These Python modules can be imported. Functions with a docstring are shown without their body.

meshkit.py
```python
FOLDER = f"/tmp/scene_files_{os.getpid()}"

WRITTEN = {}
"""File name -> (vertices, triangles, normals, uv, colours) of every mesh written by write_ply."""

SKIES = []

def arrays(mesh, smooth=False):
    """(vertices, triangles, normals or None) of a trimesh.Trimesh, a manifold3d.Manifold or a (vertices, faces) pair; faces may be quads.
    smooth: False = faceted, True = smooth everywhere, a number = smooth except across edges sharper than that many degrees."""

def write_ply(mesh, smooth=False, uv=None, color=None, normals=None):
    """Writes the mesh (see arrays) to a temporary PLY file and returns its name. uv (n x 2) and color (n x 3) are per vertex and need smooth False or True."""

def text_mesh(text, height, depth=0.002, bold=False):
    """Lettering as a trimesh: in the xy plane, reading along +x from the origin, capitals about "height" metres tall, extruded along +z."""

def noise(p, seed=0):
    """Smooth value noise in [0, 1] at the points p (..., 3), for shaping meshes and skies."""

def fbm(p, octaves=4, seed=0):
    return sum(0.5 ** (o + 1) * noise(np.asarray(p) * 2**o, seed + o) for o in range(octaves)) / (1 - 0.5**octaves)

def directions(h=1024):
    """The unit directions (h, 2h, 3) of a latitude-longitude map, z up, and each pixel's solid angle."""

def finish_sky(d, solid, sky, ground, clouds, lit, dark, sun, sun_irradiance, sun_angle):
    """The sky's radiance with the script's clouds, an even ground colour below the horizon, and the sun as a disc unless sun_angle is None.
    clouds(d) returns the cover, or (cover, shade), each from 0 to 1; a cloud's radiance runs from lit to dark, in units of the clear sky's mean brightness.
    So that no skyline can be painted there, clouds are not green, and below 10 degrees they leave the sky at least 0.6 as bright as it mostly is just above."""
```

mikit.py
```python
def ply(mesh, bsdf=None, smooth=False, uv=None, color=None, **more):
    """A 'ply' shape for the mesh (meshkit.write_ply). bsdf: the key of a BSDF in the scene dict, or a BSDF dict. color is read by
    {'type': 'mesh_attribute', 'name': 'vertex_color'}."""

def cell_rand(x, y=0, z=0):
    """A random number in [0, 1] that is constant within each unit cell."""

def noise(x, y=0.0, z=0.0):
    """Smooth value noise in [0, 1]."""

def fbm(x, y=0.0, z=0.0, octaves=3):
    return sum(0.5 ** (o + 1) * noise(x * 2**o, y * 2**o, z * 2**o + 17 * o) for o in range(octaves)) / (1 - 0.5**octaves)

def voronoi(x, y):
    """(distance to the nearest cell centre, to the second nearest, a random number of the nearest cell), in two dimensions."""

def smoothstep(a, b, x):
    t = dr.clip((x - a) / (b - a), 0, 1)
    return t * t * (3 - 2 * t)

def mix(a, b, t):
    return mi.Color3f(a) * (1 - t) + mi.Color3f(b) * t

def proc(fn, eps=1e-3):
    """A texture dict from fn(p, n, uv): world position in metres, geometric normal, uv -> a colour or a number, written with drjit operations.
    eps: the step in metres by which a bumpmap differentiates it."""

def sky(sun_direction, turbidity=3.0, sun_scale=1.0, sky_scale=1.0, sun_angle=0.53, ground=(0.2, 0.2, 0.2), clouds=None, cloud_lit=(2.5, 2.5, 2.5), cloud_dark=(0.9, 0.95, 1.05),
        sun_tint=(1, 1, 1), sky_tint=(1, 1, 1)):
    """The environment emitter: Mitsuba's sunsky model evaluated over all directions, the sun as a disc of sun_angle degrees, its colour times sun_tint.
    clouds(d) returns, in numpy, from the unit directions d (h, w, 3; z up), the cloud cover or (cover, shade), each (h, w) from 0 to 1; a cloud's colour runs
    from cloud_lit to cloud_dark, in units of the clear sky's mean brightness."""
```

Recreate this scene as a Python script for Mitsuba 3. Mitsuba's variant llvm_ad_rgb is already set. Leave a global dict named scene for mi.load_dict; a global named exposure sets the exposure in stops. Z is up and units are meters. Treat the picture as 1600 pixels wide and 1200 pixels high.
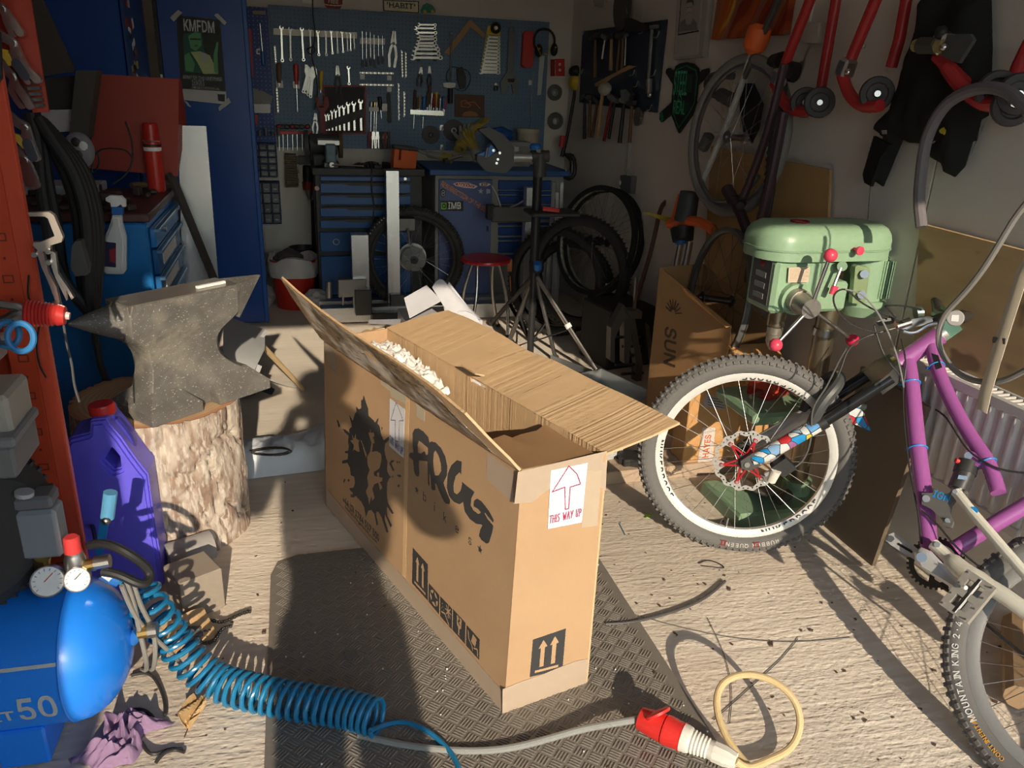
import math, random
import numpy as np, trimesh, mitsuba as mi, drjit as dr
import mikit, meshkit
from mikit import noise, fbm, voronoi, cell_rand, smoothstep, mix
from shapely.geometry import Polygon, box as sbox, Point, LineString
from shapely import affinity
from shapely.ops import unary_union

T = mi.ScalarTransform4f
scene, labels = {}, {}
rng = random.Random(7)
nrng = np.random.RandomState(7)

# ---------------------------------------------------------------- camera
FPX, PITCH, ROLL, YAW, EYE = 1240.0, math.radians(20.65), math.radians(2.35), math.radians(15.6), 1.45
CAM = np.array([0.0, 0.0, EYE])
_f = np.array([math.sin(YAW) * math.cos(PITCH), math.cos(YAW) * math.cos(PITCH), -math.sin(PITCH)])
_r = np.array([math.cos(YAW), -math.sin(YAW), 0.0])
_u = np.cross(_r, _f)
CR = _r * math.cos(ROLL) + _u * math.sin(ROLL)
CU = -_r * math.sin(ROLL) + _u * math.cos(ROLL)
scene['camera'] = {'type': 'perspective', 'fov': math.degrees(2 * math.atan(800 / FPX)), 'fov_axis': 'x', 'near_clip': 0.02, 'far_clip': 200.0,
                   'to_world': T().look_at(origin=CAM.tolist(), target=(CAM + _f).tolist(), up=CU.tolist())}
# ---------------------------------------------------------------- sky and sun (low winter sun through the open door behind the viewer)
SUN_EL, SUN_AZ = math.radians(22.0), math.radians(0.0)
SUN = np.array([-math.sin(SUN_AZ) * math.cos(SUN_EL), -math.cos(SUN_AZ) * math.cos(SUN_EL), math.sin(SUN_EL)])
scene['sky'] = mikit.sky(SUN, turbidity=3.0, sun_scale=1.0, sky_scale=2.1, ground=(0.3, 0.28, 0.25), sun_tint=(0.88, 1.0, 1.27), sky_tint=(0.92, 1.0, 1.12))
exposure = 2.1

# ---------------------------------------------------------------- pixel of the 1600 x 1200 photograph -> point of the room
def ray(x, y): return CR * (x - 800) / FPX + CU * (600 - y) / FPX + _f
def PZ(x, y, z=0.0): d = ray(x, y); return CAM + d * (z - EYE) / d[2]
def PY(x, y, Y): d = ray(x, y); return CAM + d * Y / d[1]
def PX(x, y, X): d = ray(x, y); return CAM + d * X / d[0]
def PP(x, y, o, n): d = ray(x, y); n = np.asarray(n, float); return CAM + d * ((np.asarray(o) - CAM) @ n) / (d @ n)

# ---------------------------------------------------------------- materials
def lin(c):
    if isinstance(c, str):
        c = [int(c[i:i + 2], 16) / 255 for i in (0, 2, 4)]
        return [x / 12.92 if x <= 0.04045 else ((x + 0.055) / 1.055) ** 2.4 for x in c]
    return [float(x) for x in c]
def rgb(c): return {'type': 'rgb', 'value': lin(c)}
MATS = {}
def M(c, rough=0.6, metal=0.0, spec=0.4, **kw):
    """a plain material, made once"""
    key = f"m_{c if isinstance(c, str) else '_'.join(str(int(x*1000)) for x in c)}_{int(rough*100)}_{int(metal*100)}" + ''.join(f'_{k}{int(v*100)}' for k, v in kw.items())
    if key not in MATS:
        MATS[key] = 1
        scene[key] = {'type': 'twosided', 'b': {'type': 'principled', 'base_color': rgb(c), 'roughness': rough, 'metallic': metal, 'specular': spec, **kw}}
    return key
def MP(key, fn, rough=0.7, metal=0.0, bump=None, scale=1.0, eps=1e-3, **kw):
    """a procedural material"""
    b = {'type': 'principled', 'base_color': mikit.proc(fn), 'roughness': rough if not callable(rough) else mikit.proc(rough), 'metallic': metal, 'specular': kw.pop('spec', 0.35), **kw}
    if bump is not None: b = {'type': 'bumpmap', 'arbitrary': mikit.proc(bump, eps), 'scale': scale, 'bsdf': b}
    scene[key] = {'type': 'twosided', 'b': b}
    return key

# ---------------------------------------------------------------- mesh helpers
def V(*a): return np.array(a, float)
def nz(v): v = np.asarray(v, float); return v / max(np.linalg.norm(v), 1e-12)
X_, Y_, Z_ = V(1, 0, 0), V(0, 1, 0), V(0, 0, 1)
def cat(*ms):
    l = []
    for m in ms: l += m if isinstance(m, (list, tuple)) else [m]
    return trimesh.util.concatenate(l)
def basis(z, x=None):
    z = nz(z); x = np.asarray(x if x is not None else (X_ if abs(z[0]) < 0.9 else Y_), float)
    x = nz(x - z * (x @ z)); return x, np.cross(z, x), z
def xf(m, R=None, t=None):
    m = m.copy(); v = np.array(m.vertices)
    if R is not None:
        v = v @ np.asarray(R).T
        if np.linalg.det(np.asarray(R)) < 0: m.faces = np.array(m.faces)[:, ::-1]
    if t is not None: v = v + np.asarray(t)
    m.vertices = v; return m
def rotz(a): c, s = math.cos(a), math.sin(a); return np.array([[c, -s, 0], [s, c, 0], [0, 0, 1]])
def rotax(ax, a):
    return trimesh.transformations.rotation_matrix(a, ax)[:3, :3]
_BF = np.array([[0, 1, 3], [0, 3, 2], [4, 6, 7], [4, 7, 5], [0, 4, 5], [0, 5, 1], [2, 3, 7], [2, 7, 6], [0, 2, 6], [0, 6, 4], [1, 5, 7], [1, 7, 3]])
def box(size, at=(0, 0, 0), R=None, bev=0.0):
    s = np.asarray(size, float) / 2
    c = np.array([[x, y, z] for x in (-1, 1) for y in (-1, 1) for z in (-1, 1)], float)
    if bev <= 0: m = trimesh.Trimesh(c * s, _BF, process=False)
    else:
        b = min(bev, 0.45 * 2 * s.min()); v = []
        for k in range(3):
            q = s - b; q = q.copy(); q[k] = s[k]; v.append(c * q)
        m = trimesh.convex.convex_hull(np.vstack(v))
    return xf(m, R, at)
def bar(p, q, w, h, up=(0, 0, 1), bev=0.0):
    """a rectangular bar from p to q"""
    p, q = np.asarray(p, float), np.asarray(q, float); d = q - p; L = np.linalg.norm(d)
    z = nz(d); u = np.asarray(up, float); u = u - z * (u @ z)
    if np.linalg.norm(u) < 1e-6: u = basis(z)[0]
    u = nz(u); x = np.cross(u, z)
    return box((w, h, L), (p + q) / 2, np.column_stack([x, u, z]), bev)
def tube(pts, r, n=8, closed=False, cap=True):
    p = np.asarray(pts, float); k = len(p)
    if closed: t = np.roll(p, -1, 0) - np.roll(p, 1, 0)
    else: t = np.gradient(p, axis=0)
    t /= np.linalg.norm(t, axis=1, keepdims=True) + 1e-12
    x = basis(t[0])[0]; fr = []
    for i in range(k):
        x = x - t[i] * (x @ t[i]); x = nz(x); fr.append((x, np.cross(t[i], x)))
    fx, fy = np.array([a for a, _ in fr]), np.array([b for _, b in fr])
    if closed:  # spread the twist that is left
        e = x - t[0] * (x @ t[0]); e = nz(e); a = math.atan2(e @ fy[0], e @ fx[0])
        w = -a * np.arange(k) / k; c, s = np.cos(w)[:, None], np.sin(w)[:, None]; fx, fy = fx * c + fy * s, fy * c - fx * s
    r = np.broadcast_to(r, (k,)); an = np.arange(n) * 2 * np.pi / n
    v = (p[:, None] + r[:, None, None] * (np.cos(an)[None, :, None] * fx[:, None] + np.sin(an)[None, :, None] * fy[:, None])).reshape(-1, 3)
    m = k if closed else k - 1
    i, j = np.meshgrid(np.arange(m), np.arange(n), indexing='ij'); i2, j2 = (i + 1) % k, (j + 1) % n
    f = np.stack([i * n + j, i * n + j2, i2 * n + j2, i2 * n + j], -1).reshape(-1, 4)
    f = np.vstack([f[:, [0, 1, 2]], f[:, [0, 2, 3]]])
    if cap and not closed:
        a = len(v); v = np.vstack([v, p[0], p[-1]]); j = np.arange(n)
        f = np.vstack([f, np.stack([np.full(n, a), (j + 1) % n, j], 1), np.stack([np.full(n, a + 1), (k - 1) * n + j, (k - 1) * n + (j + 1) % n], 1)])
    return trimesh.Trimesh(v, f, process=False)
def cyl(p, q, r, r2=None, n=16): return tube([p, q], [r, r if r2 is None else r2], n)
def spline(pts, n=40, closed=False):
    from scipy.interpolate import CubicSpline
    p = np.asarray(pts, float)
    if closed: p = np.vstack([p, p[:1]])
    t = np.r_[0, np.cumsum(np.linalg.norm(np.diff(p, axis=0), axis=1) ** 0.6 + 1e-9)]
    cs = CubicSpline(t, p, bc_type='periodic' if closed else 'natural')
    return cs(np.linspace(0, t[-1], n + 1 if closed else n))[:n if closed else None]
def lathe(prof, o=(0, 0, 0), ax=(0, 0, 1), n=24, x=None, closed=False):
    """profile of (radius, height) round the axis"""
    bx, by, bz = basis(ax, x); a = np.arange(n) * 2 * np.pi / n; k = len(prof)
    v = np.array([np.asarray(o) + bz * h + r * (math.cos(t) * bx + math.sin(t) * by) for r, h in prof for t in a])
    m = k if closed else k - 1
    i, j = np.meshgrid(np.arange(m), np.arange(n), indexing='ij'); i2, j2 = (i + 1) % k, (j + 1) % n
    f = np.stack([i * n + j, i * n + j2, i2 * n + j2, i2 * n + j], -1).reshape(-1, 4)
    f = np.vstack([f[:, [0, 1, 2]], f[:, [0, 2, 3]]])
    me = trimesh.Trimesh(v, f, process=False)
    return me
def ring(o, ax, R, r, n=40, k=8): return lathe([(R + r * math.cos(t), r * math.sin(t)) for t in np.arange(k) * 2 * np.pi / k], o, ax, n, closed=True)
def sph(o, r, sx=1, sy=1, sz=1, sub=2, R=None):
    m = trimesh.creation.icosphere(sub, 1.0); m.vertices = np.array(m.vertices) * (V(sx, sy, sz) * r); return xf(m, R, o)
def poly(p): g = p if hasattr(p, 'geom_type') else Polygon(p); return g if g.is_valid else g.buffer(0)
def prism(p, th, o=(0, 0, 0), ex=X_, ey=Y_):
    """a flat outline, th thick along ex x ey"""
    g = poly(p); ez = np.cross(ex, ey); R = np.column_stack([ex, ey, nz(ez)])
    return cat([xf(trimesh.creation.extrude_polygon(q, th, engine='earcut'), R, o) for q in getattr(g, 'geoms', [g]) if q.geom_type == 'Polygon' and q.area > 1e-9])
def hull(pts): return trimesh.convex.convex_hull(np.asarray(pts, float))
def text(s, h, o, ex, ey, bold=False, depth=0.0006, center=True, width=None, track=0.0):
    m = meshkit.text_mesh(s, h, depth, bold); v = np.array(m.vertices)
    if width: v[:, 0] *= width / (v[:, 0].max() - v[:, 0].min())
    if center: v[:, :2] -= (v[:, :2].max(0) + v[:, :2].min(0)) / 2
    m.vertices = v; return xf(m, np.column_stack([ex, ey, np.cross(ex, ey)]), o)
def arc(o, ex, ey, r, a0, a1, n=24): return [np.asarray(o) + r * (math.cos(a) * ex + math.sin(a) * ey) for a in np.linspace(a0, a1, n)]
def sheet(grid, th=0.0):
    """a grid (n, m, 3) of points as a surface; th > 0 gives it thickness"""
    g = np.asarray(grid, float); n, m = g.shape[:2]; v = g.reshape(-1, 3)
    i, j = np.meshgrid(np.arange(n - 1), np.arange(m - 1), indexing='ij')
    f = np.stack([i * m + j, (i + 1) * m + j, (i + 1) * m + j + 1, i * m + j + 1], -1).reshape(-1, 4); f = np.vstack([f[:, [0, 1, 2]], f[:, [0, 2, 3]]])
    if th <= 0: return trimesh.Trimesh(v, f, process=False)
    nn = np.array(trimesh.Trimesh(v, f, process=False).vertex_normals); k = len(v)
    b = [i * m for i in range(n)] + [(n - 1) * m + j for j in range(1, m)] + [i * m + m - 1 for i in range(n - 2, -1, -1)] + [j for j in range(m - 2, 0, -1)]
    b = np.array(b); b2 = np.roll(b, -1)
    side = np.vstack([np.stack([b, b + k, b2 + k], 1), np.stack([b, b2 + k, b2], 1)])
    return trimesh.Trimesh(np.vstack([v + nn * th / 2, v - nn * th / 2]), np.vstack([f, f[:, ::-1] + k, side]), process=False)

# ---------------------------------------------------------------- things and parts
_count = {}
def numbered(name):
    n = _count.get(name, 0); _count[name] = n + 1
    return name if n == 0 else f'{name}_{n:03d}'
def thing(name, label, cat_, group=None, kind=None):
    k = numbered(name); labels[k] = {'label': label, 'category': cat_}
    if group: labels[k]['group'] = group
    if kind: labels[k]['kind'] = kind
    return k
def part(parent, name, mesh, m, smooth=30, label=None, kind=None, **kw):
    k = numbered(f'{parent}__{name}')
    scene[k] = mesh if isinstance(mesh, dict) else mikit.ply(mesh, m, smooth, **kw)
    if label or kind:
        labels[k] = {}
        if label: labels[k]['label'] = label
        if kind: labels[k]['kind'] = kind
    return k
def one(name, mesh, m, label, cat_, group=None, smooth=30, kind=None, **kw):
    k = thing(name, label, cat_, group, kind); scene[k] = mikit.ply(mesh, m, smooth, **kw); return k
def struct(name, mesh, m, label=None, smooth=False):
    scene[name] = mikit.ply(mesh, m, smooth); labels[name] = {'kind': 'structure'}
    if label: labels[name]['label'] = label
    return name
# ---------------------------------------------------------------- flat things on a real plane
class Plane:
    def __init__(s, o, ex, ey): s.o, s.ex, s.ey = np.asarray(o, float), nz(ex), nz(ey); s.n = np.cross(s.ex, s.ey)
    def uv(s, x, y, h=0.0): q = PP(x, y, s.o + s.n * h, s.n) - s.o; return V(q @ s.ex, q @ s.ey)
    def at(s, x, y, h=0.0): return PP(x, y, s.o + s.n * h, s.n)
    def tr(s, pts, ox=0, oy=0, k=1.0, h=0.0): return [tuple(s.uv(ox + x / k, oy + y / k, h)) for x, y in pts]
    def pt(s, u, v, h=0.0): return s.o + s.ex * u + s.ey * v + s.n * h
    def prism(s, g, th, h=0.0): return prism(g, th, s.o + s.n * h, s.ex, s.ey)
    def px(s, pts, th, h=0.0, ox=0, oy=0, k=1.0): return s.prism(Polygon(s.tr(pts, ox, oy, k, h + th)).buffer(0), th, h)
    def line(s, pts, w, th, h=0.0, ox=0, oy=0, k=1.0): return s.prism(LineString(s.tr(pts, ox, oy, k, h + th)).buffer(w), th, h)
    def tube(s, pts, r, h=0.0, ox=0, oy=0, k=1.0, n=6, sm=0):
        q = [s.at(ox + x / k, oy + y / k, h if np.isscalar(h) else h[i]) for i, (x, y) in enumerate(pts)]
        return tube(spline(q, sm) if sm else q, r, n)
    def text(s, t, x, y, hgt, h=0.0, bold=False, width=None, rot=0.0, depth=0.0006):
        u = s.uv(x, y, h); c, d = math.cos(rot), math.sin(rot)
        return text(t, hgt, s.pt(*u, h), s.ex * c + s.ey * d, s.ey * c - s.ex * d, bold, depth, width=width)
CHROME, STEEL, DSTEEL, BLACK, RUBBER = M((0.62, 0.61, 0.59), 0.28, 1.0), M((0.42, 0.41, 0.40), 0.38, 1.0), M((0.12, 0.12, 0.12), 0.45, 1.0), M((0.018, 0.018, 0.019), 0.5), M((0.035, 0.034, 0.034), 0.75)
ALU, WHITE, GREY, DGREY = M((0.72, 0.72, 0.73), 0.35, 1.0), M((0.72, 0.72, 0.71), 0.45), M((0.24, 0.24, 0.24), 0.5), M((0.07, 0.07, 0.072), 0.55)
RED, DRED, ORANGE, YELLOW, BLUE, BRASS = M((0.52, 0.035, 0.03), 0.4), M((0.22, 0.02, 0.02), 0.5), M((0.72, 0.13, 0.03), 0.45), M((0.62, 0.43, 0.04), 0.5), M((0.02, 0.13, 0.42), 0.35), M((0.55, 0.40, 0.16), 0.35, 1.0)
WOOD, DWOOD, BROWN = M((0.40, 0.24, 0.12), 0.6), M((0.16, 0.085, 0.045), 0.6), M((0.10, 0.05, 0.03), 0.6)
def spanner_poly(p, q, w, jaw=True, ring_=True, kj=2.3, kr=1.9):
    """a combination spanner from the open jaw at p to the ring at q"""
    p, q = np.array(p, float), np.array(q, float); d = nz(q - p); n = V(-d[1], d[0]); g = LineString([p, q]).buffer(w / 2, cap_style=2)
    if jaw:
        R = w * kj / 2; c = p + d * R * 0.8; a = nz(-d + n * 0.3); b = V(-a[1], a[0])
        g = g.union(Point(c).buffer(R, 6)).difference(Polygon([c + b * R * .52 - a * R * .15, c - b * R * .52 - a * R * .15, c - b * R * .62 + a * R * 1.6, c + b * R * .62 + a * R * 1.6]))
    if ring_:
        R = w * kr / 2; c = q - d * R; g = g.union(Point(c).buffer(R, 6)).difference(Point(c).buffer(R * 0.58, 6))
    return g
# ---------------------------------------------------------------- bicycle wheels
def wheel(root, o, ax, R, rt=0.028, rim=RUBBER, tyre=RUBBER, nsp=28, knobs=True, up=None, rimw=0.024, rimh=0.022, hubw=0.05, spoke=CHROME, hub=BLACK, has_tyre=True, n=72, cass=None, kn=(2, 3)):
    """tyre, rim, hub and spokes; ax points to the side that is seen"""
    o = np.asarray(o, float); bx, by, bz = basis(ax, up); W = np.column_stack([bx, by, bz])
    Rr = R - 2 * rt + 0.004 if has_tyre else R
    if has_tyre:
        part(root, 'tyre', lathe([(R - rt + rt * math.cos(a) * 1.0, rt * 1.02 * math.sin(a)) for a in np.linspace(-2.75, 2.75, 15)], o, bz, n, bx), tyre, 60)
        if knobs:
            vs, fs, k0 = [], [], 0; m = int(2 * math.pi * R / 0.023)
            for i in range(m):
                for j, la in enumerate((-1.12, -.42, .42, 1.12)):
                    a = (i + .5 * (j in (1, 2))) * 2 * math.pi / m; c = V(math.cos(a), math.sin(a), 0); t = V(-math.sin(a), math.cos(a), 0); zz = V(0, 0, 1)
                    out = c * math.cos(la) + zz * math.sin(la); si = np.cross(t, out); p = c * (R - rt) + out * rt
                    s = (.0062, .0052) if j in (0, 3) else (.0050, .0062)
                    v = np.array([p + t * s[0] * x + si * s[1] * y + out * h for h, sc in ((-.002, 1.15), (.0048, .85)) for x, y in ((-sc, -sc), (sc, -sc), (sc, sc), (-sc, sc))])
                    vs.append(v @ W.T + o); fs.append(np.array([[4, 5, 6], [4, 6, 7], [0, 1, 5], [0, 5, 4], [1, 2, 6], [1, 6, 5], [2, 3, 7], [2, 7, 6], [3, 0, 4], [3, 4, 7]]) + k0); k0 += 8
            part(root + '__tyre', 'tread', trimesh.Trimesh(np.vstack(vs), np.vstack(fs), process=False), tyre, False, 'rubber tread knobs', kind='stuff')
    h, w = rimh, rimw / 2
    part(root, 'rim', lathe([(Rr, -w), (Rr + .001, -w * .8), (Rr - .006, -w * .7), (Rr - .006, w * .7), (Rr + .001, w * .8), (Rr, w), (Rr - h * .55, w), (Rr - h, w * .5), (Rr - h, -w * .5), (Rr - h * .55, -w)], o, bz, n, bx, closed=True), rim, 40)
    part(root, 'hub', lathe([(0, -hubw - .012), (.008, -hubw - .012), (.009, -hubw), (.026, -hubw + .002), (.026, -hubw + .006), (.015, -hubw + .012), (.013, 0), (.015, hubw - .012), (.026, hubw - .006), (.026, hubw - .002), (.009, hubw), (.008, hubw + .012), (0, hubw + .012)], o, bz, 18, bx), hub)
    for i in range(nsp):
        s = 1 if i % 2 else -1; a = i * 2 * math.pi / nsp; a2 = a + (1.25 if (i // 2) % 2 else -1.25)
        p = bx * math.cos(a2) * .024 + by * math.sin(a2) * .024 + bz * s * (hubw - .004); q = (bx * math.cos(a) + by * math.sin(a)) * (Rr - h)
        part(root, 'spoke', tube([o + p, o + q], .0010, 5, cap=False), spoke)
    if cass: 
        for k in range(8):
            r_ = cass * (1 - .085 * k); part(root, 'cog', lathe([(.018, -.001), (r_, -.001), (r_, .001), (.018, .001)], o + bz * (hubw * .35 + .0045 * k), bz, 36, closed=True), DSTEEL)
    return bx, by, bz
# ================================================================ the garage itself
YB, XR, XL, YD, ZC, ZL = 5.75, 1.935, -1.75, -0.2, 2.5, 2.1      # back wall, right wall, left wall, door line, ceiling, door lintel
XJ = -0.515                                                       # left door jamb
def fn_floor(p, n, uv):
    w = fbm(p.x * 2.2, p.y * 9, 3, octaves=3); s = fbm(p.x * 6 + 11, p.y * 70, 1, octaves=3); d = fbm(p.x * 1.1, p.y * 1.3, 7, octaves=4)
    c = mix((0.63, 0.545, 0.455), (0.75, 0.66, 0.555), smoothstep(0.25, 0.75, w * 0.5 + s * 0.5))
    c = mix(c, (0.36, 0.30, 0.235), 0.5 * smoothstep(0.55, 0.75, d))
    c = mix(c, (0.58, 0.44, 0.36), 0.35 * smoothstep(0.6, 0.75, fbm(p.x * 2 + 5, p.y * 2, 2)))
    deep = smoothstep(2.3, 3.4, p.y)                 # the older, greyer half of the slab at the back is worn and oily
    return mix(c, (0.58, 0.53, 0.47), 0.5 * deep)
def fn_floor_b(p, n, uv):
    wob = p.y + 0.02 * fbm(p.x * 1.6, p.y * 2) + 0.05 * p.x
    return fbm(p.x * 7, wob * 95, 1, octaves=3) * 0.7 + fbm(p.x * 80, p.y * 130, 3) * 0.8
MP('m_floor', fn_floor, 0.85, bump=fn_floor_b, scale=0.0035, spec=0.2)
def fn_wall(p, n, uv):
    return mix((0.58, 0.54, 0.49), (0.64, 0.60, 0.55), fbm(p.x * 2.3 + p.y * 2.1, p.z * 2.3, 4))
MP('m_wall', fn_wall, 0.75)
MP('m_ground', lambda p, n, uv: mix((0.30, 0.28, 0.25), (0.42, 0.39, 0.35), fbm(p.x * 9, p.y * 9, 1)), 0.9)
struct('floor', box((XR - XL + 0.2, YB - YD + 0.1, 0.1), ((XR + XL) / 2, (YB + YD) / 2, -0.05)), 'm_floor', 'brushed pale concrete garage floor')
struct('driveway', box((14, 10, 0.1), (0, YD - 5.0, -0.07)), 'm_ground', 'driveway outside the garage')
struct('wall_back', box((XR - XL + 0.4, 0.12, ZC), ((XR + XL) / 2, YB + 0.06, ZC / 2)), 'm_wall')
struct('wall_right', box((0.12, YB - YD, ZC), (XR + 0.075, (YB + YD) / 2, ZC / 2)), 'm_wall')
ys = [YB, 4.53, 3.33, 2.13, 0.93, YD]
for a, b in zip(ys[1:], ys[:-1]):
    part('wall_right', 'panel', box((0.016, b - a - 0.006, ZC - 0.002), (XR + 0.008, (a + b) / 2, ZC / 2), bev=0.002), 'm_wall')
struct('wall_left', box((0.12, YB - YD, ZC), (XL - 0.06, (YB + YD) / 2, ZC / 2)), 'm_wall')
struct('ceiling', box((XR - XL + 0.4, YB - YD + 0.3, 0.1), ((XR + XL) / 2, (YB + YD) / 2, ZC + 0.05)), 'm_wall')
struct('wall_front', cat(box((XJ - XL + 0.2, 0.12, ZC), ((XJ + XL - 0.2) / 2, YD - 0.06, ZC / 2)), box((XR - XJ + 0.3, 0.12, ZC - ZL), ((XR + XJ + 0.3) / 2, YD - 0.06, (ZC + ZL) / 2)),
                         box((0.3, 0.12, ZL), (XR + 0.16, YD - 0.06, ZL / 2))), 'm_wall', 'front wall round the open garage door')

# ---------------------------------------------------------------- chequered rubber mat on the floor
MAT = M((0.19, 0.168, 0.145), 0.5)
mt = thing('floor_mat', 'large dark grey-brown rubber mat with a chequer-plate tread under the cardboard box', 'mat')
mx0, mx1, my0, my1 = -0.135, 0.90, 0.25, 2.29
part(mt, 'sheet', prism(Polygon([(mx0, my0), (mx1, my0), (mx1, my1 - 0.02), (mx1 - 0.05, my1), (mx0 + 0.08, my1), (mx0 + 0.02, my1 - 0.03), (mx0, my1 - 0.1)]).buffer(0.001), 0.006, (0, 0, 0.0)), MAT, False)
vs, fs, n0 = [], [], 0
bx = np.array([[-1, -1, 0], [1, -1, 0], [1, 1, 0], [-1, 1, 0], [-.8, -.5, 1], [.8, -.5, 1], [.8, .5, 1], [-.8, .5, 1]], float)
bf = np.array([[4, 5, 6], [4, 6, 7], [0, 1, 5], [0, 5, 4], [1, 2, 6], [1, 6, 5], [2, 3, 7], [2, 7, 6], [3, 0, 4], [3, 4, 7]])
cell = 0.034; a = math.radians(45)
for i in range(-70, 90):
    for j in range(-70, 90):
        cx, cy = (i + 0.5) * cell, (j + 0.5) * cell
        X, Y = 0.38 + (cx - cy) * math.cos(a), 1.2 + (cx + cy) * math.sin(a)
        if not (mx0 + 0.03 < X < mx1 - 0.03 and my0 + 0.5 < Y < my1 - 0.03): continue
        th = a + (math.pi / 2 if (i + j) % 2 else 0) + 0.03
        for k in range(4):
            o = (k - 1.5) * 0.0078
            v = bx * V(0.0142, 0.0020, 0.0022); v[:, 1] += o
            vs.append(v @ rotz(th).T + V(X, Y, 0.006)); fs.append(bf + n0); n0 += 8
part(mt, 'tread', trimesh.Trimesh(np.vstack(vs), np.vstack(fs), process=False), MAT, False, 'raised diagonal tread bars', kind='stuff')
# ================================================================ the big cardboard bicycle box
A0, B0, C0 = V(0.426, 1.479, 0.007), V(0.049, 2.605, 0.003), V(0.66, 1.535, 0.007)
eu = nz(A0 - B0); eu[2] = 0; eu = nz(eu)                     # along the long side, from the far end to the near end
ein = V(-eu[1], eu[0], 0)                                    # into the box
LEAN = 0.02
A1, B1, C1 = A0 + ein * LEAN + Z_ * 0.66, B0 + ein * LEAN + Z_ * 0.628, C0 + Z_ * 0.655
D0 = B0 + (C0 - A0) * V(1, 1, 0); D1 = D0 + Z_ * 0.64
FN = nz(np.cross(A0 - B0, B1 - B0)); FN = FN if FN @ ein < 0 else -FN      # outward normal of the printed side
FV = nz(np.cross(FN, eu)); FV = FV if FV[2] > 0 else -FV; FU = nz(np.cross(FV, FN))
EN = nz(np.cross(C0 - A0, A1 - A0)); EN = EN if EN[1] < 0 else -EN
EU = nz((C0 - A0) * V(1, 1, 0)); EU = nz(EU - EN * (EU @ EN)); EV = nz(np.cross(EN, EU)); EV = EV if EV[2] > 0 else -EV
if np.cross(FU, FV) @ FN < 0: FU = -FU
if np.cross(EU, EV) @ EN < 0: EU = -EU
def fn_card(p, n, uv):
    w = fbm(p.x * 7, p.y * 7, p.z * 9, octaves=3); g = fbm(p.x * 160, p.y * 160, p.z * 60)
    return mix((0.42, 0.265, 0.15), (0.48, 0.315, 0.185), w * 0.7 + g * 0.3)
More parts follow.
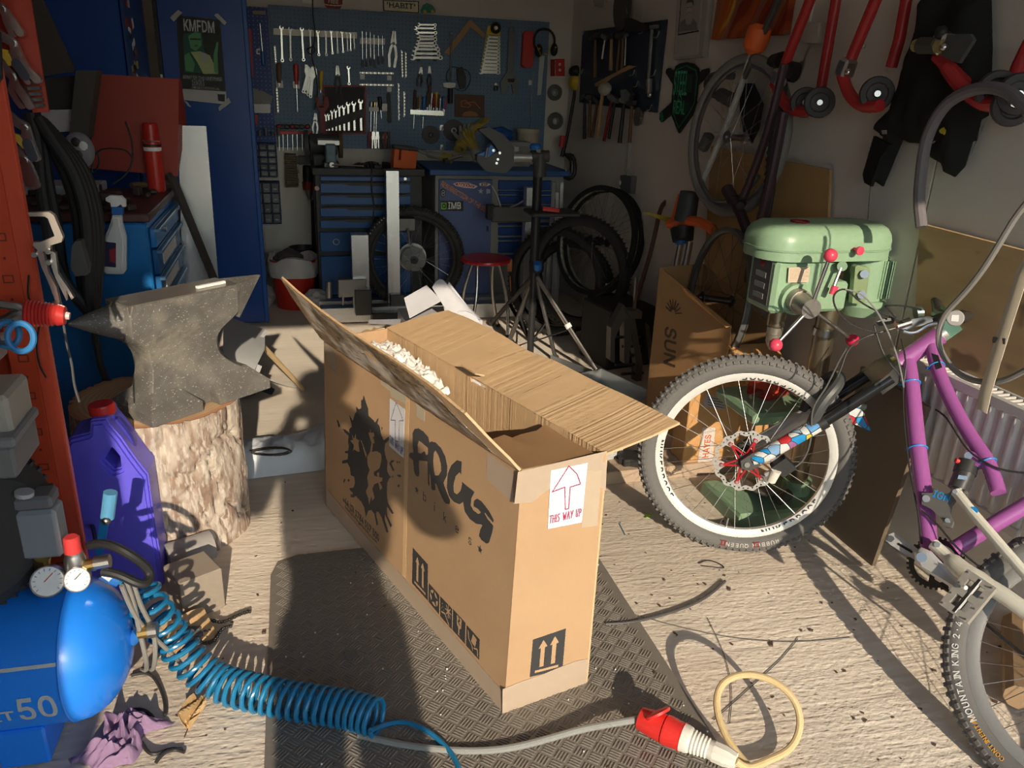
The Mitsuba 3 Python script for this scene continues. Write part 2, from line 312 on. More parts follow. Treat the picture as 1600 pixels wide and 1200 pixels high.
MP('m_card', fn_card, 0.7, spec=0.25, bump=lambda p, n, uv: dr.sin((p.x * FU[0] + p.y * FU[1]) * 900.0) * 0.5 + 3 * fbm(p.x * 8, p.y * 8, p.z * 8), scale=0.0004)
MP('m_card_in', lambda p, n, uv: mix((0.55, 0.37, 0.21), (0.62, 0.425, 0.25), fbm(p.x * 9, p.y * 9, p.z * 3)), 0.75, spec=0.2,
   bump=lambda p, n, uv: smoothstep(0.55, 0.7, noise((p.x * FU[0] + p.y * FU[1]) * 130.0, 0, 0)) + 0.6 * noise((p.x * FU[0] + p.y * FU[1]) * 420.0, 0, 0), scale=0.0012)
CARD, CARDIN = 'm_card', 'm_card_in'
TAPE = M((0.43, 0.335, 0.25), 0.38, spec=0.5)
def fn_clear(p, n, uv): return mix((0.26, 0.18, 0.105), (0.62, 0.54, 0.45), smoothstep(0.42, 0.68, fbm((p.x * FU[0] + p.y * FU[1]) * 9, p.z * 26, p.x * 5, octaves=4)))
def fn_clear_b(p, n, uv): return fbm((p.x * FU[0] + p.y * FU[1]) * 30 + p.z * 40, p.z * 55 - p.x * 30, 2, octaves=3)
MP('m_cleartape', fn_clear, 0.12, spec=0.9, bump=fn_clear_b, scale=0.035)
bxk = thing('cardboard_bike_box', 'big open brown cardboard bicycle box with black printing standing on the rubber mat', 'cardboard box')
def slab(p, th, n): # a board over the quad p (four corners), thickness th against the normal n
    p = np.array(p, float); q = p - np.asarray(n) * th
    m = trimesh.convex.convex_hull(np.vstack([p, q])); return m
TH = 0.006
part(bxk, 'side_panel', slab([A0, B0, B1, A1], TH, FN), CARD, False, 'long side printed with a black splat, big letters and handling symbols')
fe = -EN
rn = nz(np.cross(D0 - C0, Z_)); rn = rn if rn[0] > 0 else -rn
# far long side, with the hand hole cut through
gx, gz = nz(D0 - C0), Z_
L2 = np.linalg.norm(D0 - C0)
hole = [PP(x, y, C0, rn) for x, y in ((733, 575), (756, 589), (757, 606), (736, 594))]
hole = [((h - C0) @ gx, h[2] - C0[2]) for h in hole]
pg = Polygon([(0, 0), (L2, 0), (L2, D1[2] - C0[2]), (0, C1[2] - C0[2])]).difference(Polygon(hole).buffer(0.003))
part(bxk, 'side_panel', prism(pg, TH, C0, gx, gz), CARDIN, False, 'far long side with a torn hand hole')
part(bxk, 'end_panel', slab([A0, C0, C1, A1], TH, EN), CARD, False)
part(bxk, 'end_panel', slab([B0, D0, D1, B1], TH, -EN), CARD, False)
part(bxk, 'bottom_panel', slab([A0 + Z_ * .004, B0 + Z_ * .004, D0 + Z_ * .004, C0 + Z_ * .004], 0.003, Z_), CARD, False)
# flaps: each a bent, slightly warped sheet
def flap(h0, h1, d0, d1, n=24, m=5, warp=0.0, th=0.006, seed=0):
    g = []
    for i in range(n):
        t = i / (n - 1); h = h0 * (1 - t) + h1 * t; d = d0 * (1 - t) + d1 * t; row = []
        for j in range(m):
            s = j / (m - 1)
            w = (meshkit.noise([t * 7 + seed, s * 2, seed]) - 0.5) * warp * s
            row.append(h + d * s + Z_ * w)
        g.append(row)
    return sheet(g, th)
tipf = PY(443, 438, 2.585); corn = PY(730, 645, 1.555)
lf = flap(B1 + FN * 0.004, A1 + FN * 0.004, tipf - B1, corn - A1, 30, 6, 0.03, 0.006, 3)
part(bxk, 'flap', lf, CARDIN, 30, 'long flap standing up, its outer face under crinkled shiny tape')
tp = flap(B1 + FN * 0.0085, A1 + FN * 0.0085 - eu * 0.1, (tipf - B1) * 0.97, (corn - A1) * 0.93 - eu * 0.03, 60, 10, 0.03, 0.0006, 3)
tv = np.array(tp.vertices); tv += FN * (0.004 * (meshkit.fbm(tv * 34, 3)[:, None]) + 0.0005); tp.vertices = tv
part(bxk, 'flap_tape', tp, 'm_cleartape', 40, 'crinkled shiny brown parcel tape on the raised flap')
ro = PZ(1062, 664, 0.70); rf = PZ(700, 484, 0.70)
part(bxk, 'flap', flap(C1, D1, ro - C1, rf - D1, 30, 6, 0.012, 0.006, 8), CARDIN, 30, 'long flap folded out to the right over the floor')
en_in = nz((B1 - A1) * V(1, 1, 0))
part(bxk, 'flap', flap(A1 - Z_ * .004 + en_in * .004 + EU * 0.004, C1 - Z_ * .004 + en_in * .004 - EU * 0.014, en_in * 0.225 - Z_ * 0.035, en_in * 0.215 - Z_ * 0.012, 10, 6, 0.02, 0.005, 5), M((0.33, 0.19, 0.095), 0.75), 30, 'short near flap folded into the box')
part(bxk, 'flap', flap(B1 + EU * 0.12 - EN * 0.0, D1 - EU * 0.006, V(-0.02, 0.19, -0.07), V(-0.02, 0.19, -0.06), 10, 5, 0.02, 0.005, 6), CARDIN, 30, 'short far flap folded outward')
# hand-hole flap pushed out
hp = [PP(x, y, C0, rn) for x, y in ((734, 572), (757, 586), (756, 574), (738, 571))]
part(bxk, 'hand_hole_flap', slab([hp[0] - gx * 0, hp[1], hp[1] - rn * 0.03 + Z_ * 0.01, hp[0] - rn * 0.03 + Z_ * 0.01], 0.004, Z_), CARDIN, False)
# --- printing, traced on the plane of each face
INK = M((0.045, 0.045, 0.047), 0.5)
def fuv(x, y): q = PP(x, y, A0, FN) - B0; return q @ FU, q @ FV
def euv(x, y): q = PP(x, y, A0, EN) - A0; return q @ EU, q @ EV
def tr(pts, ox, oy, s, uv): return [uv(ox + x / s, oy + y / s) for x, y in pts]
def smooth_poly(p, r): return poly(p).buffer(r, 8).buffer(-2 * r, 8).buffer(r, 8)
def onface(pg, lift=0.0006): return prism(pg, lift, B0 + FN * 0.0002, FU, FV)
def onend(pg, lift=0.0006): return prism(pg, lift, A0 + EN * 0.0002, EU, EV)
r2 = lambda p: tr(p, 630, 650, 5.22, fuv)
Fp = Polygon(r2([(78, 140), (95, 105), (125, 100), (165, 125), (205, 170), (215, 210), (205, 262), (160, 222), (128, 200), (120, 235), (122, 300), (150, 305), (172, 287), (185, 300), (182, 318), (205, 312), (208, 370), (130, 362), (130, 425), (135, 470), (125, 495), (105, 485), (90, 450), (82, 360), (55, 338), (50, 315), (60, 297), (85, 300), (78, 220)]))
Rp = Polygon(r2([(205, 225), (230, 207), (265, 215), (310, 260), (345, 330), (362, 410), (360, 480), (330, 545), (345, 590), (385, 690), (378, 718), (345, 712), (315, 660), (275, 560), (262, 545), (265, 600), (245, 608), (230, 590), (228, 530), (215, 440), (215, 570), (205, 560), (200, 400), (203, 300)]),
             [r2([(252, 300), (265, 280), (290, 320), (310, 390), (312, 450), (290, 485), (262, 485), (252, 440), (247, 370)])])
Op = Polygon(r2([(365, 470), (395, 400), (440, 360), (480, 370), (520, 430), (540, 510), (535, 600), (505, 690), (460, 720), (415, 700), (375, 650), (358, 580)]),
             [r2([(412, 560), (430, 490), (462, 458), (480, 490), (482, 560), (470, 610), (440, 640), (415, 620)])])
Gp = Polygon(r2([(490, 700), (510, 600), (545, 510), (590, 478), (630, 490), (680, 545), (715, 610), (732, 665), (710, 685), (680, 690), (655, 640), (625, 600), (590, 610), (558, 670), (553, 730), (575, 770), (612, 798), (640, 790), (610, 755), (575, 735), (580, 690), (605, 672), (640, 695), (700, 770), (742, 850), (735, 868), (690, 815), (648, 757), (690, 840), (738, 895), (725, 960), (700, 1035), (680, 1040), (640, 1010), (620, 975), (630, 930), (650, 885), (600, 880), (545, 840), (505, 780)]))
for nm, g in (('letter_f', Fp), ('letter_r', Rp), ('letter_o', Op), ('letter_g', Gp)):
    part(bxk, 'side_panel__' + 'logo_letter', onface(smooth_poly(g.buffer(0), 0.0018)), INK, False)
star = lambda x, y, r: [(x + r * (1 if k % 2 == 0 else 0.45) * math.sin(k * math.pi / 5), y + r * (1 if k % 2 == 0 else 0.45) * math.cos(k * math.pi / 5)) for k in range(10)]
sub = []
for ch, x, y in (('b', 176, 660), ('i', 257, 740), ('k', 342, 826), ('e', 440, 925), ('s', 546, 1020)):
    u, v = fuv(630 + x / 5.22, 650 + y / 5.22); sub.append(text(ch, 0.026, B0 + FU * u + FV * v + FN * 0.0002, FU, FV))
for x, y in ((112, 603), (628, 1088)): sub.append(onface(poly(star(*fuv(630 + x / 5.22, 650 + y / 5.22), 0.012))))
part(bxk, 'side_panel__lettering', cat(sub), INK, False)
r1 = lambda p: tr(p, 520, 600, 4.14, fuv)
splat = Polygon(r1([(200, 70), (212, 110), (230, 160), (232, 205), (265, 235), (275, 250), (290, 225), (297, 222), (290, 255), (305, 275), (312, 320), (330, 365), (355, 345), (368, 335), (365, 362), (340, 385), (335, 430), (345, 480), (355, 500), (352, 560), (365, 590), (378, 600), (365, 612), (352, 640), (350, 700), (358, 770), (395, 835), (385, 842), (355, 795), (350, 800), (352, 850), (385, 915), (375, 928), (340, 845), (335, 870), (360, 955), (350, 962), (320, 870), (300, 830), (285, 822), (280, 840), (293, 910), (285, 915), (270, 840), (250, 815), (230, 820), (215, 860), (205, 800), (185, 760), (165, 740), (150, 722), (135, 735), (120, 730), (132, 705), (115, 690), (108, 675), (135, 670), (145, 640), (140, 600), (118, 590), (112, 540), (95, 510), (62, 515), (62, 495), (98, 488), (100, 450), (80, 445), (80, 435), (102, 430), (105, 400), (100, 370), (104, 335), (80, 315), (65, 290), (82, 295), (112, 320), (105, 295), (125, 275), (108, 200), (130, 240), (145, 190), (155, 180), (152, 145), (170, 165), (185, 155), (185, 100), (195, 105)])).buffer(0)
frog = unary_union([Polygon(r1(p)).buffer(0) for p in (
    [(222, 470), (240, 440), (285, 432), (315, 450), (318, 490), (305, 545), (270, 570), (240, 560), (225, 520)],
    [(215, 480), (200, 430), (190, 385), (175, 360), (168, 380), (175, 440), (160, 440), (140, 425), (130, 440), (135, 395), (112, 365), (130, 360), (122, 320), (138, 350), (150, 312), (152, 352), (168, 362), (185, 360), (205, 410), (222, 460)],
    [(240, 450), (250, 380), (228, 310), (242, 315), (240, 275), (250, 315), (265, 310), (272, 335), (262, 345), (275, 385), (262, 385), (255, 440)],
    [(240, 550), (265, 560), (270, 590), (290, 600), (285, 575), (300, 565), (302, 600), (325, 605), (322, 630), (305, 635), (325, 670), (305, 688), (295, 640), (270, 650), (258, 680), (272, 735), (255, 760), (250, 730), (235, 785), (230, 740), (213, 695), (230, 655), (222, 600)])])
g = splat.difference(frog.buffer(-0.0005))
for p in ([(380, 495), (398, 495), (378, 515), (400, 560), (388, 558), (368, 515)], [(425, 650), (433, 655), (428, 668), (420, 660)], [(420, 588), (440, 590), (442, 600), (425, 598)], [(28, 232), (36, 240), (48, 275), (38, 278)], [(75, 615), (80, 620), (74, 640), (70, 632)], [(102, 615), (108, 622), (102, 632), (98, 625)], [(415, 500), (422, 503), (418, 514)], [(430, 500), (437, 504), (433, 512)], [(388, 590), (392, 592), (388, 606)], [(315, 280), (322, 282), (318, 298)], [(118, 712), (123, 716), (118, 732)]):
    g = g.union(Polygon(r1(p)).buffer(0.0008))
part(bxk, 'side_panel__splat_print', onface(g), INK, False, 'black ink splat with a frog shape left clear in it')
for s, h, pa, pb in (('+44 (0) 1784 557 300', 0.024, (66, 742), (300, 1003)), ('www.frogbikes.com', 0.010, (80, 790), (285, 1030))):
    ua = np.array(fuv(520 + pa[0] / 4.14, 600 + pa[1] / 4.14)); ub = np.array(fuv(520 + pb[0] / 4.14, 600 + pb[1] / 4.14)); c = (ua + ub) / 2
    part(bxk, 'side_panel__lettering', text(s, h, B0 + FU * c[0] + FV * c[1] + FN * 0.0002, FU, FV, h > 0.02, width=abs(ub[0] - ua[0])), INK, False)
# handling symbols along the bottom
def arrows(w, h):
    s = Polygon([(0, 0), (w, 0), (w, h), (0, h)])
    for cx in (0.33 * w, 0.68 * w):
        s = s.difference(Polygon([(cx - .065 * w, .2 * h), (cx + .065 * w, .2 * h), (cx + .065 * w, .7 * h), (cx + .14 * w, .7 * h), (cx, .9 * h), (cx - .14 * w, .7 * h), (cx - .065 * w, .7 * h)]))
    return s.difference(sbox(.14 * w, .07 * h, .86 * w, .14 * h))
r3 = lambda p: tr(p, 630, 840, 6, fuv)
def quad_map(s, q): # unit shape w x h -> the four traced corners (bl, br, tr, tl), bilinear
    q = np.array(q); from shapely.ops import transform
    def f(x, y):
        x, y = np.asarray(x)[:, None], np.asarray(y)[:, None]; r = q[0] * (1 - x) * (1 - y) + q[1] * x * (1 - y) + q[2] * x * y + q[3] * (1 - x) * y
        return r[:, 0], r[:, 1]
    return transform(f, s)
part(bxk, 'side_panel__symbol', onface(quad_map(arrows(1, 1), r3([(85, 425), (232, 590), (232, 250), (92, 95)]))), INK, False, 'two upright arrows')
def recy(): return sbox(0, 0, 1, 1).difference(Point(.5, .52).buffer(.38).difference(Polygon(star(.5, .52, .42))))
def dry():
    s = sbox(0, 0, 1, 1)
    for k in range(4):
        a = k * math.pi / 4; s = s.difference(LineString([(.68 - .24 * math.cos(a), .66 - .3 * math.sin(a)), (.68 + .24 * math.cos(a), .66 + .3 * math.sin(a))]).buffer(.035))
    s = s.difference(LineString([(.12, .3), (.4, .38), (.75, .05)]).buffer(.045))
    for x, y in ((.12, .5), (.22, .62), (.3, .5), (.18, .75)): s = s.difference(Point(x, y).buffer(.035))
    return s
def glass(): return sbox(0, 0, 1, 1).difference(Polygon([(.3, .95), (.72, .95), (.68, .5), (.55, .38), (.55, .12), (.7, .08), (.3, .08), (.45, .12), (.45, .38), (.32, .5)])).union(LineString([(.45, .95), (.55, .8), (.42, .7), (.55, .6)]).buffer(.03))
def carton(): return sbox(0, 0, 1, 1).difference(Polygon([(.35, .45), (.5, .92), (.8, .85), (.68, .38)])).difference(LineString([(.12, .8), (.2, .45), (.45, .3), (.5, .12)]).buffer(.04)).difference(LineString([(.9, .1), (.85, .4), (.6, .28)]).buffer(.04))
for s, q in ((recy(), [(240, 600), (338, 720), (340, 540), (242, 425)]), (dry(), [(350, 735), (457, 860), (460, 668), (350, 550)]), (glass(), [(465, 865), (580, 995), (585, 800), (470, 672)]), (carton(), [(592, 1010), (712, 1145), (718, 955), (597, 820)])):
    part(bxk, 'side_panel__symbol', onface(quad_map(s, r3(q))), INK, False)
r4 = lambda p: tr(p, 780, 700, 2.857, euv)
part(bxk, 'end_panel__symbol', onend(quad_map(arrows(1, 1), r4([(136, 1022), (282, 985), (297, 805), (150, 855)]))), INK, False, 'two upright arrows')
# --- tape
def tapeface(p, lift=0.0012): return prism(Polygon(p).buffer(0), 0.0005, B0 + FN * lift, FU, FV)
def tapeend(p, lift=0.0012): return prism(Polygon(p).buffer(0), 0.0005, A0 + EN * lift, EU, EV)
Lf = np.linalg.norm((A0 - B0)[:2])
part(bxk, 'packing_tape', tapeface([(0.004, 0.001), (Lf, 0.001), (Lf, 0.062), (Lf * .6, .066), (Lf * .3, .06), (0.004, 0.07)]), TAPE, False)
part(bxk, 'packing_tape', tapeend(r4([(12, 1190), (386, 1055), (396, 940), (340, 950), (250, 985), (190, 1010), (100, 1040), (14, 1075)])), TAPE, False)
part(bxk, 'packing_tape', tapeend(r4([(82, 105), (480, 12), (474, 190), (380, 130), (215, 185), (150, 240), (66, 248)])), TAPE, False)
part(bxk, 'packing_tape', tapeend(r4([(385, 100), (455, 95), (436, 345), (365, 355)]), 0.0016), M((0.46, 0.36, 0.265), 0.35), False)
part(bxk, 'packing_tape', tapeface(tr([(753, 605), (862, 690), (862, 820), (750, 715)], 480, 480, 2.667, fuv)), TAPE, False)
for q in ([(308, 288), (345, 322), (350, 352), (310, 322)], [(345, 330), (415, 362), (412, 405), (350, 372)], [(455, 395), (492, 430), (490, 475), (458, 455)]):
    part(bxk, 'packing_tape', tapeface(tr(q, 480, 480, 2.667, fuv)), M((0.46, 0.40, 0.30), 0.4), False)
part(bxk, 'packing_tape', tapeface(tr([(70, 130), (115, 180), (125, 285), (75, 200)], 480, 480, 2.667, fuv), 0.001), M((0.42, 0.33, 0.24), 0.3), False)
part(bxk, 'crease', tapeface(tr([(412, 365), (428, 375), (412, 1130), (398, 1120)], 480, 480, 2.667, fuv), 0.001), M((0.60, 0.40, 0.22), 0.6), False, 'pale vertical crease on the printed side')
# --- paper signs
PAPER, RED_INK, BLUE_INK = M((0.62, 0.62, 0.65), 0.6), M((0.32, 0.02, 0.09), 0.6), M((0.06, 0.06, 0.16), 0.6)
def lineprint(pts, w, uv, ox, oy, s, onf, lift): return onf(LineString(tr(pts, ox, oy, s, uv)).buffer(w), lift)
ps = part(bxk, 'paper_sign', prism(Polygon(r4([(228, 98), (393, 64), (366, 330), (214, 360)])), 0.0006, A0 + EN * 0.002, EU, EV), PAPER, False, 'white paper sign with a red arrow reading THIS WAY UP on the narrow end')
ar = lambda pts: prism(LineString(r4(pts)).buffer(0.0011), 0.0003, A0 + EN * 0.0027, EU, EV)
part(ps, 'arrow', ar([(292, 272), (290, 172), (234, 194), (308, 78), (345, 115), (360, 158), (314, 172), (307, 268), (292, 272)]), RED_INK, False)
HW = {'T': [[(0, 1), (.8, 1)], [(.4, 1), (.35, 0)]], 'H': [[(0, 1), (0, 0)], [(.6, 1), (.6, 0)], [(0, .5), (.6, .5)]], 'I': [[(0, 1), (0, 0)]], 'S': [[(.6, .95), (.2, 1), (0, .75), (.5, .4), (.5, .1), (0, 0)]],
      'W': [[(0, 1), (.2, 0), (.45, .7), (.65, 0), (.9, 1)]], 'A': [[(0, 0), (.35, 1), (.7, 0)], [(.12, .4), (.6, .4)]], 'Y': [[(0, 1), (.35, .5)], [(.7, 1), (.2, 0)]], 'U': [[(0, 1), (.05, .1), (.45, 0), (.6, 1)]], 'P': [[(0, 0), (.05, 1), (.55, .85), (.45, .5), (.05, .45)]]}
def handwrite(s, p0, p1, h, w, uvf, mk):
    p0, p1 = np.array(p0), np.array(p1); L = 0; xs = []
    for c in s: xs.append(L); L += {' ': .7, 'I': .4, 'W': 1.25}.get(c, 1.0)
    ms = []
    for c, x in zip(s, xs):
        for st in HW.get(c, []): ms.append(LineString([p0 + (p1 - p0) * ((x + a) / L) + V(0, h * b) for a, b in st]).buffer(w))
    return mk(unary_union(ms))
part(ps, 'lettering', handwrite('THIS WAY UP', r4([(221, 334)])[0], r4([(368, 298)])[0], 0.019, 0.0011, euv, lambda g: prism(g, 0.0003, A0 + EN * 0.0027, EU, EV)), RED_INK, False)
r5 = lambda p: tr(p, 480, 480, 2.667, fuv)
ps = part(bxk, 'paper_sign', prism(Polygon(r5([(347, 378), (410, 425), (405, 628), (345, 578)])), 0.0006, B0 + FN * 0.002, FU, FV), PAPER, False, 'white paper sign with a thin drawn arrow on the printed side')
part(ps, 'arrow', prism(LineString(r5([(370, 555), (370, 470), (352, 470), (375, 395), (404, 472), (388, 472), (386, 560), (370, 555)])).buffer(0.0009), 0.0003, B0 + FN * 0.0027, FU, FV), BLUE_INK, False)
part(ps, 'lettering', handwrite('THIS WAY UP', r5([(347, 562)])[0], r5([(404, 618)])[0], 0.022, 0.0011, fuv, lambda g: prism(g, 0.0003, B0 + FN * 0.0027, FU, FV)), BLUE_INK, False)
# crumpled white wrapping in the far end of the box
g = []
cb = (B0 + D0) / 2 + EN * 0.18
for i in range(80):
    row = []
    for j in range(40):
        p = B0 + (D0 - B0) * (0.17 + 0.75 * j / 39) + FU * (0.03 + 0.46 * i / 79); p = p + Z_ * (0.575 + 0.04 * math.sin(i / 79 * 2.6 + .5)); q = meshkit.fbm(p * 75, 3) - 0.5
        row.append(p + Z_ * q * 0.07)
    g.append(row)
one('bubble_wrap', sheet(g), M((0.72, 0.70, 0.67), 0.35), 'crumpled whitish bubble wrap stuffed in the far end of the big cardboard box', 'packaging', smooth=True)
# ================================================================ back wall: pegboards and hand tools
BW = Plane((0, YB - 0.022, 0), X_, Z_)                       # front face of the pegboard
def fn_peg(p, n, uv):
    fx, fz = p.x / 0.0254, p.z / 0.0254
    d = dr.sqrt(dr.square(fx - dr.floor(fx) - 0.5) + dr.square(fz - dr.floor(fz) - 0.5))
    c = mix((0.105, 0.17, 0.275), (0.13, 0.205, 0.32), fbm(p.x * 4, p.z * 4, 1))
    return mix((0.045, 0.07, 0.115), c, smoothstep(0.09, 0.14, d))
MP('m_peg', fn_peg, 0.5)
def fn_peg2(p, n, uv):
    fx, fz = p.x / 0.0254, p.z / 0.0254
    d = dr.sqrt(dr.square(fx - dr.floor(fx) - 0.5) + dr.square(fz - dr.floor(fz) - 0.5))
    return mix((0.25, 0.27, 0.33), (0.04, 0.075, 0.26), smoothstep(0.12, 0.16, d))
MP('m_peg2', fn_peg2, 0.5)
BP = BW.tr([(419, 9), (857, 34), (848, 243), (433, 237)])
one('pegboard', BW.prism(Polygon([(-0.095, 1.0), (1.762, 1.0), (1.762, 1.862), (-0.095, 1.862)]), 0.012, -0.012), 'm_peg', 'wide grey-blue perforated tool board covering the back wall', 'pegboard', smooth=False)
one('pegboard', BW.prism(Polygon([(-0.26, 1.02), (-0.1, 1.02), (-0.1, 1.845), (-0.26, 1.845)]), 0.012, -0.012), 'm_peg2', 'narrow deep blue perforated board left of the wide one', 'pegboard', smooth=False)
A5 = dict(ox=380, oy=0, k=5.714); B5 = dict(ox=620, oy=0, k=5.714); C5 = dict(ox=380, oy=190, k=5.714); D5 = dict(ox=620, oy=190, k=5.714)
def wl(name, pts, th, h, m, label, cat_, group=None, v=A5, buf=0.0):
    g = Polygon(BW.tr(pts, **v)).buffer(0)
    if buf: g = g.buffer(-buf).buffer(buf)
    return one(name, BW.prism(g, th, h), m, label, cat_, group)
ORD = 'first second third fourth fifth sixth seventh eighth ninth tenth eleventh twelfth'.split()
CREAM = M((0.80, 0.78, 0.67), 0.4)
wl('spanner_rail', [(270, 252), (1015, 290), (1015, 345), (270, 310)], 0.010, 0.0, CREAM, 'long cream magnetic rail holding a row of steel spanners', 'tool rail')
tops = [(340, 232, 350, 555, 15), (420, 245, 425, 545, 14), (522, 245, 540, 548, 14), (597, 258, 603, 500, 12), (665, 272, 675, 500, 12), (735, 268, 742, 500, 12), (783, 270, 797, 485, 10), (835, 272, 843, 478, 10), (880, 280, 892, 472, 9), (925, 290, 932, 460, 9), (955, 290, 958, 455, 8), (985, 295, 992, 440, 8)]
for k, (x0, y0, x1, y1, w) in enumerate(tops):
    p, q = BW.tr([(x0, y0), (x1, y1)], **A5)
    one('spanner', BW.prism(spanner_poly(p, q, w / 1300), 0.006, 0.011), STEEL if k % 2 else CHROME, ORD[k] + ' steel spanner from the left on the long cream magnetic rail', 'spanner', 'spanners on the cream magnetic rail')
# --- white clip rail with thin drivers
wl('clip_rail', [(1043, 338), (1265, 345), (1262, 400), (1040, 390)], 0.014, 0.0, WHITE, 'short white clip rail holding six thin screwdrivers', 'tool rail')
for k, (x, y0, y1) in enumerate([(1060, 280, 605), (1095, 285, 600), (1132, 290, 590), (1165, 310, 605), (1203, 318, 580), (1240, 320, 575)]):
    h = thing('thin_screwdriver', ORD[k] + ' slim screwdriver from the left in the short white clip rail', 'screwdriver', 'slim screwdrivers in the white clip rail')
    a, b = BW.tr([(x, y0), (x + 4, y1)], **A5); m = BW.tr([(x + 3, y1 - 70)], **A5)[0]
    part(h, 'shaft', tube([BW.pt(*a, .02), BW.pt(*m, .02)], 0.0022, 6), CHROME); part(h, 'handle', lathe([(0, 0), (.006, .002), (.007, .02), (.005, .05), (0, .055)], BW.pt(*b, .02), Z_, 8), STEEL)
# --- the long row of other tools
def driver(a, b, r, hl, m, label, v=A5, d=0.02, grip=None):
    """a screwdriver from the butt a to the tip b; hl = part of the length that is handle"""
    h = thing('screwdriver', label, 'screwdriver'); p, q = [BW.pt(*t, d) for t in BW.tr([a, b], **v)]; L = np.linalg.norm(q - p); ax = (q - p) / L; H = L * hl
    part(h, 'handle', lathe([(0, 0), (r * .8, .002), (r, .01), (r * .95, H * .6), (r * .7, H * .85), (r * .8, H), (0, H)], p, ax, 10), m)
    part(h, 'shaft', tube([p + ax * H, q - ax * .01, q], [.003, .003, .002], 6), CHROME); return h
driver((318, 560), (322, 780), 0.017, 0.82, DWOOD, 'short brown-handled screwdriver on the left of the pegboard')
driver((470, 570), (485, 1000), 0.017, 0.42, RED, 'red-handled screwdriver with a long blade on the pegboard')
driver((697, 630), (690, 830), 0.014, 0.85, YELLOW, 'yellow and black stubby screwdriver above the red-edged spanner roll')
for k, (x, y) in enumerate(((325, 752), (473, 758))):
    u = BW.uv(380 + x / 5.714, y / 5.714); one('tool_clip', box((0.045, 0.02, 0.045), BW.pt(*u, 0.011), bev=.003), WHITE, 'small white spring clip gripping the ' + ('brown', 'red')[k] + '-handled screwdriver', 'tool clip', 'white tool clips on the pegboard')
def adj(jaw, tail, w, label, v=A5, m=STEEL, h=.01, flip=1):
    """an adjustable wrench"""
    p, q = [np.array(t) for t in BW.tr([jaw, tail], **v)]; d = nz(q - p); n = V(-d[1], d[0]) * flip
    b = thing('adjustable_wrench', label, 'wrench')
    hd = Polygon([p + n * w * 1.6, p + n * w * 1.9 + d * w * 2.2, p + n * w * .6 + d * w * 4.2, p - n * w * .6 + d * w * 4.2, p - n * w * 1.6 + d * w * 2.4, p - n * w * 1.3 + d * w * 1.9, p + n * w * .5 + d * w * 1.9, p + n * w * .55])
    part(b, 'handle', BW.prism(hd.buffer(-.001).buffer(.001).union(LineString([p + d * w * 3.6, q]).buffer(w * .62)).difference(Point(q - d * w * .1).buffer(w * .32)), 0.012, h), m)
    part(b, 'jaw', BW.prism(Polygon([p - n * w * 1.75 + d * w * .1, p - n * w * .75 + d * w * .1, p - n * w * .35 + d * w * 1.9, p - n * w * 1.6 + d * w * 2.3]), 0.014, h - .001), m)
    part(b, 'worm', cyl(BW.pt(*(p - n * w * .9 + d * w * 2.6), h + .006), BW.pt(*(p + n * w * .5 + d * w * 2.6), h + .006), w * .35, n=8), DSTEEL)
for k, (a, b) in enumerate([((600, 585), (560, 820)), ((610, 600), (580, 845)), ((618, 610), (600, 860)), ((595, 590), (535, 815))]):
    adj(a, b, 0.016 if k else .02, ('largest', 'second', 'third', 'thinnest')[k] + ' adjustable wrench in the bunch hung beside the red-handled screwdriver', h=.008 + .016 * k)
adj((700, 860), (705, 1190), 0.024, 'adjustable wrench with red-dipped handle hung over the left edge of the spanner roll', h=.05, m=DRED)
# red-edged spanner roll
rl = thing('spanner_roll', 'dark grey tool roll with red edging holding a fan of spanners', 'tool roll')
part(rl, 'back_panel', BW.px([(715, 768), (1092, 770), (1088, 1190), (735, 1195)], .004, .004, **A5), M((0.055, 0.05, 0.055), .8))
part(rl, 'pocket', BW.px([(735, 1085), (1085, 965), (1080, 1045), (738, 1160)], .006, .012, **A5), M((0.09, 0.085, 0.09), .8))
part(rl, 'edging', cat([BW.line(s, .006, .006, .006, **A5) for s in ([(715, 768), (1092, 770)], [(1092, 770), (1088, 1190)], [(735, 1195), (1088, 1190)], [(715, 768), (735, 1195)])]), DRED)
for k, (x, y) in enumerate([(737, 1020), (760, 1015), (790, 985), (823, 975), (855, 940), (895, 940), (935, 912), (985, 905), (1045, 885)]):
    p, q = BW.tr([(x, y), (x + 8, 1165)], **A5)
    one('spanner', BW.prism(spanner_poly(p, q, .007 + .0009 * k, ring_=False), 0.005, 0.0085), CHROME, ORD[k] + ' bright spanner from the left in the red-edged tool roll', 'spanner', 'spanners in the red-edged roll')
# pliers
def pliers(a, b, w, m, label, v=A5, d=.012, spread=1.0):
    p, q = [np.array(t) for t in BW.tr([a, b], **v)]; dd = nz(q - p); n = V(-dd[1], dd[0]); L = np.linalg.norm(q - p); c = p + dd * L * .36
    h = thing('pliers', label, 'pliers')
    for s in (-1, 1):
        part(h, 'jaw', BW.prism(Polygon([p + n * s * w * .08, p + n * s * w * .35, c + n * s * w * .7, c]), .010, d), STEEL)
        part(h, 'handle', BW.prism(LineString([c, c + dd * L * .12 + n * s * w * .5 * spread, c + dd * L * .35 + n * s * w * .8 * spread, q + n * s * w * .55 * spread]).buffer(w * .28), .013, d - .001), m)
    part(h, 'pivot', cyl(BW.pt(*c, d), BW.pt(*c, d + .014), w * .35, n=10), DSTEEL); return h
pliers((838, 585), (850, 825), .022, BLACK, 'black pliers hung above the spanner roll')
pliers((1345, 278), (1325, 590), .030, STEEL, 'long steel tongs hung right of the white clip rail')
pliers((645, 1010), (640, 1190), .02, STEEL, 'steel pliers hung left of the spanner roll')
